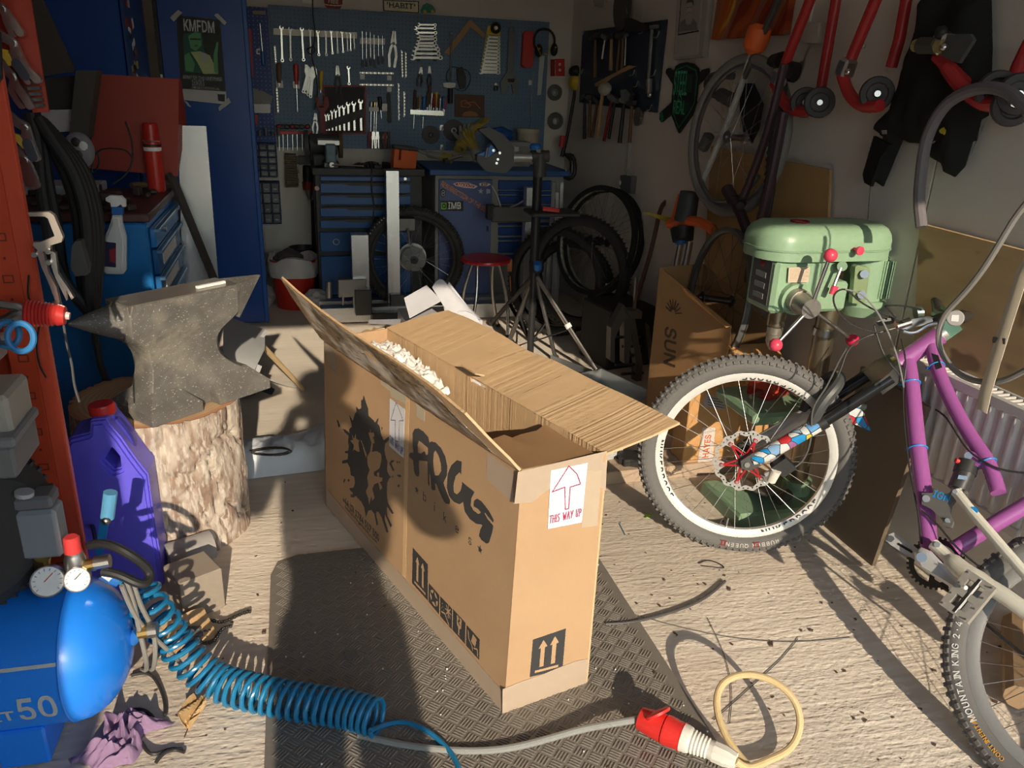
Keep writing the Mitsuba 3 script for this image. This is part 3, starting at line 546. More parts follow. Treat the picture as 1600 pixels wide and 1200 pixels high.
p, q = BW.tr([(938, 590), (946, 760)], **A5); one('spanner', BW.prism(spanner_poly(p, q, .010), .006, .006), CHROME, 'single ring spanner above the spanner roll', 'spanner')
# drill bit strips
def bits(x0, y0, x1, y1, label, v=A5, n=7, w=.02):
    h = thing('bit_rail', label, 'socket rail'); p, q = [np.array(t) for t in BW.tr([(x0, y0), (x1, y1)], **v)]; d = nz(q - p); nn = V(-d[1], d[0])
    part(h, 'rail', BW.prism(LineString([p, q]).buffer(w * .3), .005, .002), STEEL)
    for k in range(n):
        c = p + (q - p) * (k + .5) / n; part(h, 'socket', lathe([(0, 0), (w * .42, 0), (w * .42, .02), (w * .28, .021), (w * .25, .012), (0, .012)], BW.pt(*c, .007), -Y_, 10), CHROME)
bits(282, 415, 292, 560, 'upright rail of bright sockets at the left edge of the pegboard')
bits(300, 790, 312, 1000, 'lower upright rail of sockets at the left edge of the pegboard', n=8)
bits(1412, 455, 1420, 685, 'slanting rail of dark sockets beside the tongs', n=9, w=.018)
bits(1448, 470, 1450, 685, 'upright rail of steel sockets beside the slanting one', n=8, w=.018)
bits(1385, 750, 1388, 1070, 'tall rail of small bright bits right of the knives', n=10, w=.016)
bits(1435, 825, 1437, 1035, 'short rail of steel sockets at the middle of the pegboard', n=7)
bits(1045, 650, 1335, 655, 'upper row of sockets on a rail under the slim screwdrivers', n=8)
bits(1045, 755, 1335, 760, 'lower row of sockets on a rail under the slim screwdrivers', n=8)
for k, (x, y) in enumerate(((1063, 685), (1303, 695), (1303, 797))):
    u = BW.uv(380 + x / 5.714, y / 5.714); one('label_tag', box((0.03, 0.004, 0.03), BW.pt(*u, 0.008)), WHITE, 'small white tag at the ' + ('left end of the upper', 'right end of the upper', 'right end of the lower')[k] + ' level socket rail', 'tag', 'white tags on the socket rails')
# T-handle keys in a red rack
wl('tool_rack', [(295, 1165), (620, 1168), (620, 1195), (295, 1195)], .045, 0, RED, 'red shelf rack holding T-handled keys at the bottom left of the pegboard', 'tool rack')
for k, x in enumerate((320, 355, 395, 440, 480, 525, 575)):
    h = thing('hex_key', ORD[k] + ' T-handled key from the left in the red rack', 'hex key', 'T-handled keys in the red rack'); a, b, c = BW.tr([(x, 1165), (x + 3, 1340), (x, 1110)], **A5)
    part(h, 'shaft', tube([BW.pt(*a, .03), BW.pt(*b, .03)], .0035, 6), CHROME); part(h, 'handle', box((.035, .02, .03), BW.pt(a[0], a[1] + .026, .03), rotax(Y_, .3 * (k % 3 - 1)), .008), DGREY if k % 3 else DRED)
# small screwdriver rack and knives
wl('tool_rack', [(1120, 955), (1205, 958), (1205, 992), (1120, 992)], .03, 0, WHITE, 'small white rack with three yellow-collared screwdrivers', 'tool rack')
for x in (1142, 1172, 1190):
    driver((x, 905), (x - 8, 1200), .010, .3, BRASS if x == 1172 else STEEL, {1142: 'left', 1172: 'middle', 1190: 'right'}[x] + ' screwdriver in the small white rack')
wl('tool_clip', [(1235, 925), (1283, 925), (1283, 990), (1235, 990)], .02, 0, WHITE, 'white double clip between two black knives', 'tool clip')
driver((1215, 860), (1232, 1060), .013, .6, BLACK, 'black-handled awl left of the white double clip')
one('utility_knife', BW.prism(LineString(BW.tr([(1295, 845), (1305, 1080)], **A5)).buffer(.013), .016, .004), BLACK, 'black utility knife right of the white double clip', 'knife')
# screwdriver block low on the board
bk = thing('plier_rack', 'row of chrome-jawed pliers hanging over a bar above the tool chest', 'pliers rack')
part(bk, 'bar', BW.px([(1120, 130), (1310, 130), (1310, 150), (1120, 150)], .02, .02, **C5), STEEL)
for k in range(6):
    x = 1130 + k * 34; part(bk, 'pliers', cat(BW.px([(x - 13, 90), (x + 13, 90), (x + 16, 160), (x - 16, 160)], .012, .03, **C5), BW.px([(x - 14, 160), (x - 3, 160), (x - 8, 240), (x - 16, 240)], .012, .03, **C5), BW.px([(x + 3, 160), (x + 14, 160), (x + 16, 240), (x + 8, 240)], .012, .03, **C5)), CHROME if k in (1, 2) else BLACK if k % 2 else DRED)
# --- right half of the board
st = thing('spanner_stand', 'black stepped holder for a ladder of double-ended spanners on the pegboard', 'tool rack')
part(st, 'side_bar', BW.px([(195, 230), (215, 230), (210, 545), (180, 545)], .008, .004, **B5), BLACK); part(st, 'side_bar', BW.px([(325, 225), (345, 225), (355, 545), (325, 545)], .008, .004, **B5), BLACK)
for k, (x0, x1, y) in enumerate([(180, 350, 222), (150, 345, 253), (165, 355, 292), (175, 350, 325), (180, 355, 350), (165, 350, 385), (160, 365, 410), (140, 380, 440), (130, 385, 478), (120, 405, 515)]):
    p, q = BW.tr([(x0, y), (x1, y + 2)], **B5); one('spanner', BW.prism(spanner_poly(p, q, .010 + .0006 * k), .007, .013), (CHROME, STEEL)[k > 2], ORD[k] + ' spanner from the top in the black stepped holder', 'spanner', 'spanners in the black stepped holder')
pliers((215, 600), (195, 765), .020, BLACK, 'left of two small black pliers under the stepped spanner holder', B5)
pliers((288, 590), (287, 770), .016, BLACK, 'right of two small black pliers under the stepped spanner holder', B5)
sq = thing('carpenters_square', 'old wooden carpenter square hung as an upturned V', 'square')
part(sq, 'stock', BW.px([(425, 470), (640, 185), (665, 225), (640, 270), (470, 492)], .012, .004, **B5), WOOD); part(sq, 'blade', BW.px([(640, 185), (665, 178), (790, 305), (775, 340), (650, 235)], .012, .004, **B5), WOOD)
tw = thing('torque_wrench', 'slim beam torque wrench with a pale scale and black grip hanging upside down', 'wrench')
a, b = BW.tr([(478, 300), (472, 745)], **B5); part(tw, 'beam', tube([BW.pt(*a, .03), BW.pt(*b, .03)], .004, 8), CHROME); part(tw, 'head', sph(BW.pt(*a, .03), .010), CHROME)
part(tw, 'scale', BW.px([(413, 742), (470, 735), (527, 742), (522, 778), (470, 788), (418, 775)], .012, .024, **B5), WHITE)
a, b = BW.tr([(472, 785), (470, 922)], **B5); part(tw, 'grip', tube([BW.pt(*a, .03), BW.pt(*b, .03)], .017, 10), BLACK)
gz_ = thing('dial_gauge', 'black dial gauge with a looped cable hanging on the pegboard', 'gauge')
part(gz_, 'body', BW.prism(Polygon(BW.tr([(535, 620), (575, 605), (605, 690), (600, 780), (565, 790), (540, 720)], **B5)).buffer(.004), .03, .004), BLACK)
part(gz_, 'cable', BW.tube([(560, 610), (490, 600), (445, 660), (450, 720), (520, 790), (600, 810), (650, 740), (655, 670), (610, 620), (575, 640)], .0025, .01, **B5, sm=50), BLACK)
fan = thing('spanner_holder', 'yellow-topped plastic holder with a fan of level ring spanners', 'tool rack')
part(fan, 'spine', BW.px([(812, 230), (922, 230), (925, 300), (920, 660), (740, 655), (795, 300)], .006, .003, **B5), M((0.30, 0.28, 0.12), .5)); part(fan, 'cap', BW.px([(812, 230), (925, 232), (922, 318), (800, 305)], .012, .008, **B5), YELLOW)
for k in range(11):
    y = 330 + k * 31; x0 = 803 - 7.2 * k; p, q = BW.tr([(x0, y), (918, y + 8)], **B5); one('spanner', BW.prism(spanner_poly(p, q, .012 + .0006 * k, kj=1.8, kr=1.6), .008, .010), CHROME, ORD[k] + ' spanner from the top in the yellow-topped holder', 'spanner', 'spanners in the yellow-topped holder')
rt = thing('ratchet_head', 'black round ratchet ring hung over the yellow-topped spanner holder', 'ratchet'); u = BW.uv(620 + 873 / 5.714, 252 / 5.714)
part(rt, 'ring', ring(BW.pt(*u, .035), -Y_, .026, .010, 20, 8), BLACK); part(rt, 'core', cyl(BW.pt(*u, .03), BW.pt(*u, .045), .012, n=10), STEEL)
adj((1000, 845), (1022, 265), .036, 'largest adjustable wrench hanging jaw down beside the red case', B5, DSTEEL, .006, 1)
wl('tool_case', [(1118, 300), (1140, 278), (1190, 280), (1213, 310), (1200, 580), (1180, 608), (1125, 605), (1102, 580)], .05, 0, RED, 'red plastic tool case with rounded ends on the pegboard', 'case', v=B5, buf=.008)
ed = thing('ear_defenders', 'black and yellow ear defenders hanging at the right end of the pegboard', 'ear defenders')
part(ed, 'headband', BW.tube([(1232, 430), (1225, 350), (1255, 280), (1310, 258), (1375, 280), (1408, 350), (1400, 420)], .008, .05, **B5, sm=30, n=8), BLACK)
for x, y in ((1250, 455), (1385, 445)):
    u = BW.uv(620 + x / 5.714, y / 5.714); part(ed, 'ear_cup', sph(BW.pt(*u, .05), .034, .75, .9, 1.25), BLACK)
part(ed, 'wire', cat(BW.tube([(1245, 400), (1290, 500)], .002, .085, **B5), BW.tube([(1390, 390), (1340, 490)], .002, .085, **B5), BW.tube([(1290, 500), (1320, 475), (1340, 490)], .002, .085, **B5)), YELLOW)
for x, y in ((1245, 437), (1388, 425)):
    u = BW.uv(620 + x / 5.714, y / 5.714); part(ed, 'button', sph(BW.pt(*u, .082), .006), YELLOW)
wl('steel_rule', [(1272, 500), (1320, 500), (1285, 850), (1253, 850)], .002, .004, CHROME, 'bright steel rule hanging below the ear defenders', 'ruler', v=B5)
sc = thing('scriber', 'thin steel rod with a small handle hanging left of the steel rule', 'scriber'); part(sc, 'rod', BW.tube([(1222, 640), (1205, 780), (1195, 1160)], .0025, .012, **B5), STEEL); part(sc, 'handle', BW.px([(1180, 715), (1205, 715), (1205, 760), (1180, 760)], .014, .006, **B5), WHITE)
pliers((878, 740), (880, 805), .016, BLACK, 'tiny black clamp on the bare part of the pegboard', B5)
wl('tool_rack', [(115, 978), (410, 990), (410, 1032), (115, 1018)], .035, 0, CHROME, 'bright perforated rack crowded with screwdrivers', 'tool rack', v=B5)
for k, (x, y, m) in enumerate([(160, 800, BROWN), (185, 870, DGREY), (200, 850, WOOD), (240, 860, BLUE), (275, 820, DGREY), (290, 760, BROWN), (310, 820, STEEL), (330, 840, DRED), (352, 820, YELLOW), (368, 840, BROWN), (385, 870, STEEL), (415, 860, BLUE), (430, 880, RED)]):
    driver((x, y), (x - 14 + (k % 3) * 4, 1035 + (k in (0, 3)) * 110), .010 + .002 * (k % 2), .62, m, f'{("brown", "grey", "wooden", "blue", "dark grey", "tall brown", "steel", "dark red", "yellow", "short brown", "thin steel", "leaning blue", "red-tipped")[k]} handled screwdriver in the bright crowded rack', B5)
pq = thing('plaque', 'dark brown wooden plaque with an orange burnt drawing', 'plaque')
part(pq, 'board', BW.px([(520, 840), (783, 850), (783, 1050), (520, 1045)], .012, .004, **B5), BROWN); part(pq, 'drawing', cat(BW.line([(575, 905), (610, 895), (660, 940), (640, 960), (580, 950), (575, 905)], .003, .001, .0165, **B5), BW.line([(610, 920), (690, 910), (745, 970)], .003, .001, .0165, **B5)), M((0.45, 0.12, 0.04), .6))
part(pq, 'figure', BW.px([(580, 1030), (600, 1000), (650, 990), (700, 1000), (730, 1025), (720, 1040), (590, 1040)], .001, .0165, **B5), M((0.32, 0.14, 0.06), .6))
for x, y, r, w in ((302, 118, 75, 0), (505, 77, 88, 1)):
    u = BW.uv(620 + x / 5.714, 190 + y / 5.714); h = thing('grinding_disc', ('plain dark grinding disc', 'larger dark grinding disc with a white hub')[w] + ' on the lower pegboard', 'grinding disc'); R = r / 5.714 * .0047
    part(h, 'disc', lathe([(.01, 0), (R, 0), (R, .012), (.01, .014)], BW.pt(*u, .006), -Y_, 32, closed=True), M((0.10, 0.095, 0.10), .7)); part(h, 'hub', ring(BW.pt(*u, .022), -Y_, .015, .005, 16, 6), WHITE if w else DGREY)
for k, (x, y) in enumerate(((398, 55), (400, 230))):
    u = BW.uv(620 + x / 5.714, 190 + y / 5.714); one('peg_hook', cat(box((.02, .006, .035), BW.pt(*u, .004)), tube(spline([BW.pt(u[0], u[1] - .01, .005), BW.pt(u[0], u[1] - .02, .03), BW.pt(u[0], u[1] + .01, .045)], 12), .003, 6)), CHROME, ('upper', 'lower')[k] + ' of two bright empty peg hooks near the grinding discs', 'hook', 'empty hooks on the pegboard')
# --- hanging cable with a loop
one('hanging_cable', BW.tube([(620, -30), (625, 150), (640, 330), (610, 420), (570, 440), (600, 480), (640, 450), (625, 415), (610, 450), (645, 640), (660, 860), (640, 980)], .004, .06, **A5, sm=90), BLACK, 'thin black cable with a small loop hanging in front of the spanner rail', 'cable')
# --- signs above the board
hb = thing('sign', 'small cream tin sign with dark capital letters above the pegboard', 'sign')
part(hb, 'plate', BW.px([(1247, 0), (1570, 12), (1570, 118), (1250, 98)], .003, -.010, **A5), DGREY); part(hb, 'face', BW.px([(1258, 8), (1560, 20), (1560, 110), (1260, 90)], .001, -.0065, **A5), M((0.66, 0.60, 0.42), .5))
u0, u1 = BW.tr([(1290, 45), (1530, 55)], **A5); part(hb, 'lettering', text("'HABIT'", .030, BW.pt((u0[0] + u1[0]) / 2, (u0[1] + u1[1]) / 2, -.005), X_, Z_, True, width=.185), BLACK)
em = thing('sign', 'round red and cream emblem above the left of the pegboard', 'sign'); u = BW.uv(380 + 805 / 5.714, 10 / 5.714)
part(em, 'disc', BW.prism(Point(u).buffer(.058), .003, -.010), DRED); part(em, 'band', BW.prism(affinity.scale(Point(u).buffer(.05), 2.0, .55).difference(affinity.scale(Point(u).buffer(.045), 2.0, .5)), .001, -.006), M((0.62, 0.56, 0.45), .5))
part(em, 'lettering', text('FREE', .02, BW.pt(u[0], u[1] - .004, -.006), X_, Z_, True), M((0.62, 0.56, 0.45), .5))
ca = thing('car_cutout', 'small green car-shaped cut-out on the wall above the pegboard', 'car cut-out')
part(ca, 'body', BW.prism(Polygon(BW.tr([(215, 95), (235, 50), (270, 30), (310, 45), (343, 85), (342, 110), (220, 112)], **B5)).buffer(.002), .006, -.010), M((0.02, 0.20, 0.12), .5))
for x in (250, 320): part(ca, 'wheel', cyl(BW.pt(*BW.uv(620 + x / 5.714, 105 / 5.714), -.004), BW.pt(*BW.uv(620 + x / 5.714, 105 / 5.714), -.001), .012, n=14), YELLOW)
wl('wall_note', [(525, -10), (615, -10), (612, 32), (528, 25)], .002, -.010, CREAM, 'small cream card on the wall above the spanner rail', 'note')
# --- on the narrow blue board
wl('red_bar', [(25, 240), (75, 270), (92, 685), (50, 690)], .02, .002, RED, 'flat red bar hanging on the narrow blue board', 'bar')
driver((185, 590), (150, 210), .012, .36, BLUE, 'long thin screwdriver with a blue handle on the narrow blue board')
wl('magnet_block', [(88, 98), (200, 98), (200, 135), (88, 130)], .02, .002, M((0.28, 0.24, 0.18), .5), 'small tan block at the top of the narrow blue board', 'block')
wl('cup_hook', [(118, 435), (150, 432), (150, 448), (130, 452), (130, 475), (152, 472), (150, 488), (118, 485)], .008, .002, WHITE, 'small white C-shaped clip on the narrow blue board', 'clip')
tr_ = thing('letter_tray', 'small white tray with papers on the narrow blue board', 'tray'); part(tr_, 'front', BW.px([(62, 930), (242, 930), (242, 1010), (65, 1008)], .05, .002, **A5), WHITE)
one('papers', cat(BW.px([(62, 780), (130, 800), (170, 830), (170, 935), (66, 935)], .004, .02, **A5), BW.px([(150, 800), (265, 860), (240, 935), (160, 935)], .004, .03, **A5)), M((0.30, 0.29, 0.28), .7), 'grey leaflets standing in the small white tray', 'papers')
wl('red_block', [(70, 1020), (130, 1020), (130, 1110), (72, 1110)], .03, .002, RED, 'little red plastic block under the white tray', 'block')
# --- drawer cabinets for small parts
def smallparts(x0, x1, y0, y1, nx, ny, label):
    h = thing('parts_cabinet', label, 'parts cabinet'); (a, b), (c, d) = BW.tr([(x0, y1), (x1, y0)], 380, 190, 5.714); D = .12
    part(h, 'frame', cat(box((c - a, D, .006), BW.pt((a + c) / 2, b, D / 2)), box((c - a, D, .006), BW.pt((a + c) / 2, d, D / 2)), *[box((.005, D, d - b), BW.pt(a + (c - a) * k / nx, (b + d) / 2, D / 2)) for k in range(nx + 1)], *[box((c - a, D, .004), BW.pt((a + c) / 2, b + (d - b) * k / ny, D / 2)) for k in range(1, ny)], box((c - a, .004, d - b), BW.pt((a + c) / 2, (b + d) / 2, .002))), M((0.02, 0.035, 0.12), .5))
    for i in range(nx):
        for j in range(ny):
            w, hh = (c - a) / nx - .009, (d - b) / ny - .008; o = BW.pt(a + (c - a) * (i + .5) / nx, b + (d - b) * (j + .5) / ny, D / 2)
            dk = part(h, 'drawer', box((w, D - .01, hh), o - Y_ * .004, bev=.003), M(((0.16, .17, .18), (.22, .22, .22), (0.11, .12, .13))[rng.randrange(3)], .25)); part(dk, 'lip', box((w * .5, .01, hh * .16), o - Y_ * (D / 2 + .002) - Z_ * hh * .1), M((0.30, .31, .32), .3))
smallparts(85, 290, 190, 475, 3, 5, 'upper cabinet of small clear drawers in a dark blue frame on the back wall')
smallparts(120, 320, 530, 885, 3, 4, 'lower cabinet of small clear drawers in a dark blue frame on the back wall')
one('loose_bolts', cat([cyl(BW.pt(-.2 + .04 * k, 1.075, .06), BW.pt(-.2 + .04 * k, 1.075 + .03 + .02 * (k % 2), .06), .01, n=8) for k in range(4)]), STEEL, 'few steel bolts standing on the upper cabinet of drawers', 'bolts', kind='stuff')
bh = thing('bit_holder', 'brown holder stacked with brassy taps and bits on the wall below the pegboard', 'bit holder'); part(bh, 'block', BW.px([(370, 285), (470, 290), (495, 580), (385, 590)], .05, -.02, **C5), M((0.07, 0.055, 0.035), .6))
for k in range(14):
    a, b = BW.tr([(365 + (k % 3) * 3, 300 + k * 21), (478 + (k % 4) * 9, 303 + k * 21)], **C5); part(bh, 'bit', tube([BW.pt(*a, .035), BW.pt(*b, .035)], .0045, 6), BRASS if k % 2 else STEEL)
pd = thing('power_drill', 'black and dark red power drill hanging nose down beside the tool chest', 'power drill')
part(pd, 'grip', BW.px([(490, 310), (600, 305), (605, 380), (500, 385)], .05, .0, **C5), DGREY); a, b = BW.tr([(570, 390), (575, 560)], **C5); part(pd, 'body', tube([BW.pt(*a, .03), BW.pt(a[0] + .002, (a[1] + b[1]) / 2, .03), BW.pt(*b, .03)], [.03, .034, .030], 12), BLACK)
a2, b2 = BW.tr([(572, 530), (580, 600)], **C5); part(pd, 'collar', tube([BW.pt(*a2, .03), BW.pt(*b2, .03)], [.036, .036], 12), DRED); a3, b3 = BW.tr([(580, 600), (595, 690)], **C5); part(pd, 'chuck', tube([BW.pt(*a3, .03), BW.pt(*b3, .03)], [.034, .012], 12), STEEL)
for k, x in enumerate((612, 630)):
    a, b = BW.tr([(x, 690), (x + 22, 1560)], **C5); one('steel_rod', tube([BW.pt(*a, .03), BW.pt(b[0], .0, .10)], .009, 8), BLACK, ('thin black rod by the back wall under the power drill', 'thin black rod touching the side of the tool chest')[k], 'rod', 'black rods left of the tool chest')
# --- wall beside the board
def disc_on_wall(px, py, R, teeth, label):
    o = PY(px, py, YB - .008); h = thing('brake_disc', label, 'disc')
    g = Point(0, 0).buffer(R, 24).difference(Point(0, 0).buffer(R * .22))
    if teeth: g = unary_union([g.buffer(-.006)] + [affinity.translate(Point(0, 0).buffer(.009, 3), (R - .006) * math.cos(a), (R - .006) * math.sin(a)) for a in np.linspace(0, 2 * math.pi, 22, endpoint=False)])
    part(h, 'disc', prism(g, .004, o, X_, Z_), DSTEEL); part(h, 'hub', ring(o - Y_ * .004, -Y_, R * .35, .006, 18, 6), STEEL)
disc_on_wall(866.5, 144.7, .055, 0, 'upper dark steel disc on the wall strip right of the pegboard')
disc_on_wall(867.5, 189, .058, 1, 'lower toothed steel sprocket on the wall strip right of the pegboard')
rc = thing('warning_card', 'small red safety card with two white symbols on the wall right of the pegboard', 'card'); BWW = Plane((0, YB, 0), X_, Z_)
part(rc, 'card', BWW.px([(1415, 525), (1500, 525), (1500, 680), (1418, 680)], .003, 0, **B5), RED)
for y in (575, 625): part(rc, 'symbol', BWW.prism(Point(BWW.uv(620 + 1455 / 5.714, y / 5.714)).buffer(.009).difference(Point(BWW.uv(620 + 1455 / 5.714, y / 5.714)).buffer(.004)), .001, .003), WHITE)
part(rc, 'clear_case', BWW.px([(1375, 530), (1412, 530), (1412, 680), (1375, 680)], .01, 0, **B5), DRED)
# yellow strimmer hanging in the corner
ys_ = thing('strimmer', 'yellow-headed grass strimmer hanging upside down in the back right corner', 'strimmer')
CO = lambda x, y, d=.16: PY(x, y, YB - d)
part(ys_, 'shaft', tube([CO(899, 140), CO(888, 205), CO(878, 245)], [.012, .012, .016], 8), BLACK); part(ys_, 'head', cat(sph(CO(899, 128), .05, .95, 1, 1.15)), YELLOW); part(ys_, 'motor_cap', sph(CO(900, 112), .052, 1, 1, .8), BLACK)
part(ys_, 'grip', tube([CO(880, 212), CO(877, 230)], .020, 8), RED); part(ys_, 'handle_loop', tube([CO(878, 240), CO(886, 243), CO(893, 252), CO(893, 268), CO(886, 274), CO(878, 268)], .013, 8), BLACK)
# ================================================================ tool chest, workbench and what stands at the back
YC = 5.17
CHB, BLK2 = M((0.012, 0.085, 0.27), 0.35), M((0.028, 0.028, 0.03), 0.5)
cf = Plane((0, YC, 0), X_, Z_)
ch = thing('tool_chest', 'tall black and blue tool chest with full-width drawers under the pegboard', 'tool chest')
x0, x1, zt = .122, .80, .915
part(ch, 'body', box((x1 - x0, .46, zt - .10), ((x0 + x1) / 2, YC + .24, (zt + .10) / 2 - .02), bev=.008), BLK2)
part(ch, 'top_rim', cat(box((x1 - x0 + .02, .02, .045), ((x0 + x1) / 2, YC, zt - .01), bev=.004), box((.02, .48, .045), (x0, YC + .24, zt - .01), bev=.004), box((.02, .48, .045), (x1, YC + .24, zt - .01), bev=.004)), BLK2)
for k, (a, b) in enumerate([(490, 530), (552, 638), (657, 742), (765, 850), (873, 953), (975, 1160)]):
    (ua, va), (ub, vb) = cf.tr([(690, b), (1490, a)], 380, 190, 5.714)
    d = part(ch, 'drawer', box((ub - ua, .02, vb - va - .004), ((ua + ub) / 2, YC - .006, (va + vb) / 2), bev=.003), CHB)
    if k in (1, 2, 3, 4): part(d, 'handle', prism(Polygon([((ua + ub) / 2 - .16, vb + .004), ((ua + ub) / 2 - .10, vb - .014), ((ua + ub) / 2 + .10, vb - .014), ((ua + ub) / 2 + .16, vb + .004)]).union(sbox(ua + .02, vb - .004, ub - .02, vb + .006)), .016, (0, YC - .010, 0), X_, Z_), BLK2)
    if k == 5: part(d, 'badge', ring(cf.pt(ua + .10, (va + vb) / 2, .018), -Y_, .018, .003, 18, 6), STEEL)
(ua, va), (ub, vb) = cf.tr([(690, 1195), (1490, 1165)], 380, 190, 5.714)
part(ch, 'drawer', box((ub - ua, .02, va - .13), ((ua + ub) / 2, YC - .006, (va + .13) / 2 - .004), bev=.003), CHB); part(ch, 'drawer', box((ub - ua, .02, .06), ((ua + ub) / 2, YC - .006, .09), bev=.003), CHB)
part(ch, 'lock', cyl(cf.pt(ub - .03, cf.uv(636, 279)[1], .012), cf.pt(ub - .03, cf.uv(636, 279)[1], .02), .010, n=12), CHROME); part(ch, 'badge', cyl(cf.pt(cf.uv(495, 294)[0], cf.uv(495, 294)[1], 0), cf.pt(cf.uv(495, 294)[0], cf.uv(495, 294)[1], .012), .014, n=14), M((0.55, .35, .35), .5))
for x in (x0 + .06, x1 - .06):
    for y in (YC + .06, YC + .42): part(ch, 'castor', cyl((x - .015, y, .04), (x + .015, y, .04), .04, n=16), RUBBER)
# workbench
YF = 5.10
bf_ = Plane((0, YF, 0), X_, Z_); GRYB = M((0.24, 0.24, 0.235), .5); DBLUE = M((0.015, 0.06, 0.24), .35); TOPB = M((0.03, 0.10, 0.30), .45)
wb = thing('workbench', 'grey workbench with a blue edged top, a stickered blue door and blue drawers', 'workbench')
part(wb, 'worktop', box((.93, .60, .035), (.845 + .45, YF + .29, .915), bev=.004), TOPB)
part(wb, 'carcass', box((.86, .54, .80), (1.30, YF + .30, .495), bev=.004), GRYB)
(da, db), (dc, dd) = bf_.tr([(375, 1300), (858, 520)], 620, 190, 5.714); db = .12
dr_ = part(wb, 'door', box((dc - da, .022, dd - db), ((da + dc) / 2, YF + .022, (db + dd) / 2), bev=.004), M((0.085, 0.12, 0.29), .45), label='faded blue door covered with stickers')
st_ = lambda pts, m, h=.0125, nm='sticker': part(dr_, nm, prism(Polygon(Plane((0, YF + .011, 0), X_, Z_).tr(pts, 620, 190, 5.714)).buffer(0), .0008, (0, YF + .0105 - (h - .0125), 0), X_, Z_), m)
DP = Plane((0, YF + .0095, 0), X_, Z_)
st_([(500, 555), (540, 542), (640, 545), (722, 578), (690, 598), (600, 590), (530, 575)], WHITE); st_([(515, 555), (545, 546), (640, 550), (700, 575), (685, 593), (600, 585), (535, 572)], RED, .0135)
part(dr_, 'lettering', DP.text('MAXXIS', 620 + 615 / 5.714, 190 + 570 / 5.714, .022, 0.0025, True, width=.10, rot=-.12), WHITE)
st_([(735, 550), (790, 543), (840, 560), (800, 580), (740, 572)], WHITE); part(dr_, 'lettering', DP.text('KIP', 620 + 785 / 5.714, 190 + 562 / 5.714, .018, 0.0025, True), DRED)
t = 'RESURRECTION OF THE SUN'; pa, pb = np.array(DP.uv(620 + 400 / 5.714, 190 + 550 / 5.714)), np.array(DP.uv(620 + 815 / 5.714, 190 + 800 / 5.714)); dv = nz(pb - pa); ex_ = V(dv[0], 0, dv[1])
part(dr_, 'lettering', text(t, .030, DP.pt(*((pa + pb) / 2), .002), ex_, np.cross(-Y_, ex_), True, width=float(np.linalg.norm(pb - pa))), M((0.70, 0.26, 0.07), .5))
st_([(388, 705), (593, 708), (593, 798), (388, 795)], BLACK); st_([(394, 722), (445, 722), (445, 785), (394, 783)], M((0.16, .42, .05), .5), .0135)
part(dr_, 'lettering', DP.text('IMB', 620 + 515 / 5.714, 190 + 750 / 5.714, .042, .0025, True, width=.085), WHITE); part(dr_, 'emblem', ring(DP.pt(*DP.uv(620 + 420 / 5.714, 190 + 752 / 5.714), .003), -Y_, .011, .003, 14, 6), BLACK)
st_([(388, 608), (415, 595), (438, 612), (432, 665), (412, 680), (392, 662)], BLACK); part(dr_, 'emblem', cat(ring(DP.pt(*DP.uv(620 + 413 / 5.714, 190 + 625 / 5.714), .003), -Y_, .009, .002, 12, 5), ring(DP.pt(*DP.uv(620 + 413 / 5.714, 190 + 650 / 5.714), .003), -Y_, .009, .002, 12, 5)), WHITE)
part(dr_, 'emblem', DP.prism(Polygon(star(*DP.uv(620 + 750 / 5.714, 190 + 622 / 5.714), .020)), .001, .002), M((.45, .47, .55), .5)); st_([(798, 600), (835, 605), (835, 640), (800, 645)], M((.40, .42, .50), .5))
part(dr_, 'keyhole', DP.px([(803, 935), (816, 935), (822, 995), (812, 970), (800, 985)], .002, .002, 620, 190, 5.714), BLACK)
for a, b in [(528, 615), (622, 655), (664, 740), (748, 880), (905, 935), (942, 1025), (1035, 1065), (1072, 1180), (1190, 1250)]:
    (ua, va), (ub, vb) = bf_.tr([(912, b), (1388, a)], 620, 190, 5.714); part(wb, 'drawer', box((ub - ua, .02, vb - va - .004), ((ua + ub) / 2, YF + .025, (va + vb) / 2), bev=.004), DBLUE)
for x in (.90, 1.70):
    for y in (YF + .06, YF + .52): part(wb, 'foot', box((.06, .06, .10), (x, y, .05)), GRYB)
# things on the chest
ZT = .90
def on(x, y, Y): return PY(x, y, Y)
vi = thing('bench_vise', 'small blue-grey bench vise with a bright T handle standing on the tool chest', 'vise'); o = PY(517, 255, 5.35); sx = .0043
part(vi, 'base', box((.10, .14, .05), (o[0], 5.38, ZT + .025), bev=.008), DSTEEL); part(vi, 'body', box((.065, .16, .12), (o[0], 5.37, ZT + .10), bev=.008), M((0.14, 0.22, 0.28), .45))
part(vi, 'jaw', box((.14, .03, .035), (o[0] - .01, 5.33, ZT + .165), bev=.004), STEEL); part(vi, 'jaw', box((.14, .03, .035), (o[0] - .01, 5.42, ZT + .165), bev=.004), STEEL)
part(vi, 'screw', cyl((o[0], 5.22, ZT + .04), (o[0], 5.34, ZT + .04), .016, n=12), STEEL); part(vi, 'handle', cat(tube([(o[0], 5.215, ZT + .04), (o[0] + .19, 5.215, ZT + .035)], .005, 8), sph((o[0] + .19, 5.215, ZT + .035), .007)), CHROME)
gw = thing('bench_grinder', 'dark bench grinder with a brown wheel behind the vise on the tool chest', 'bench grinder')
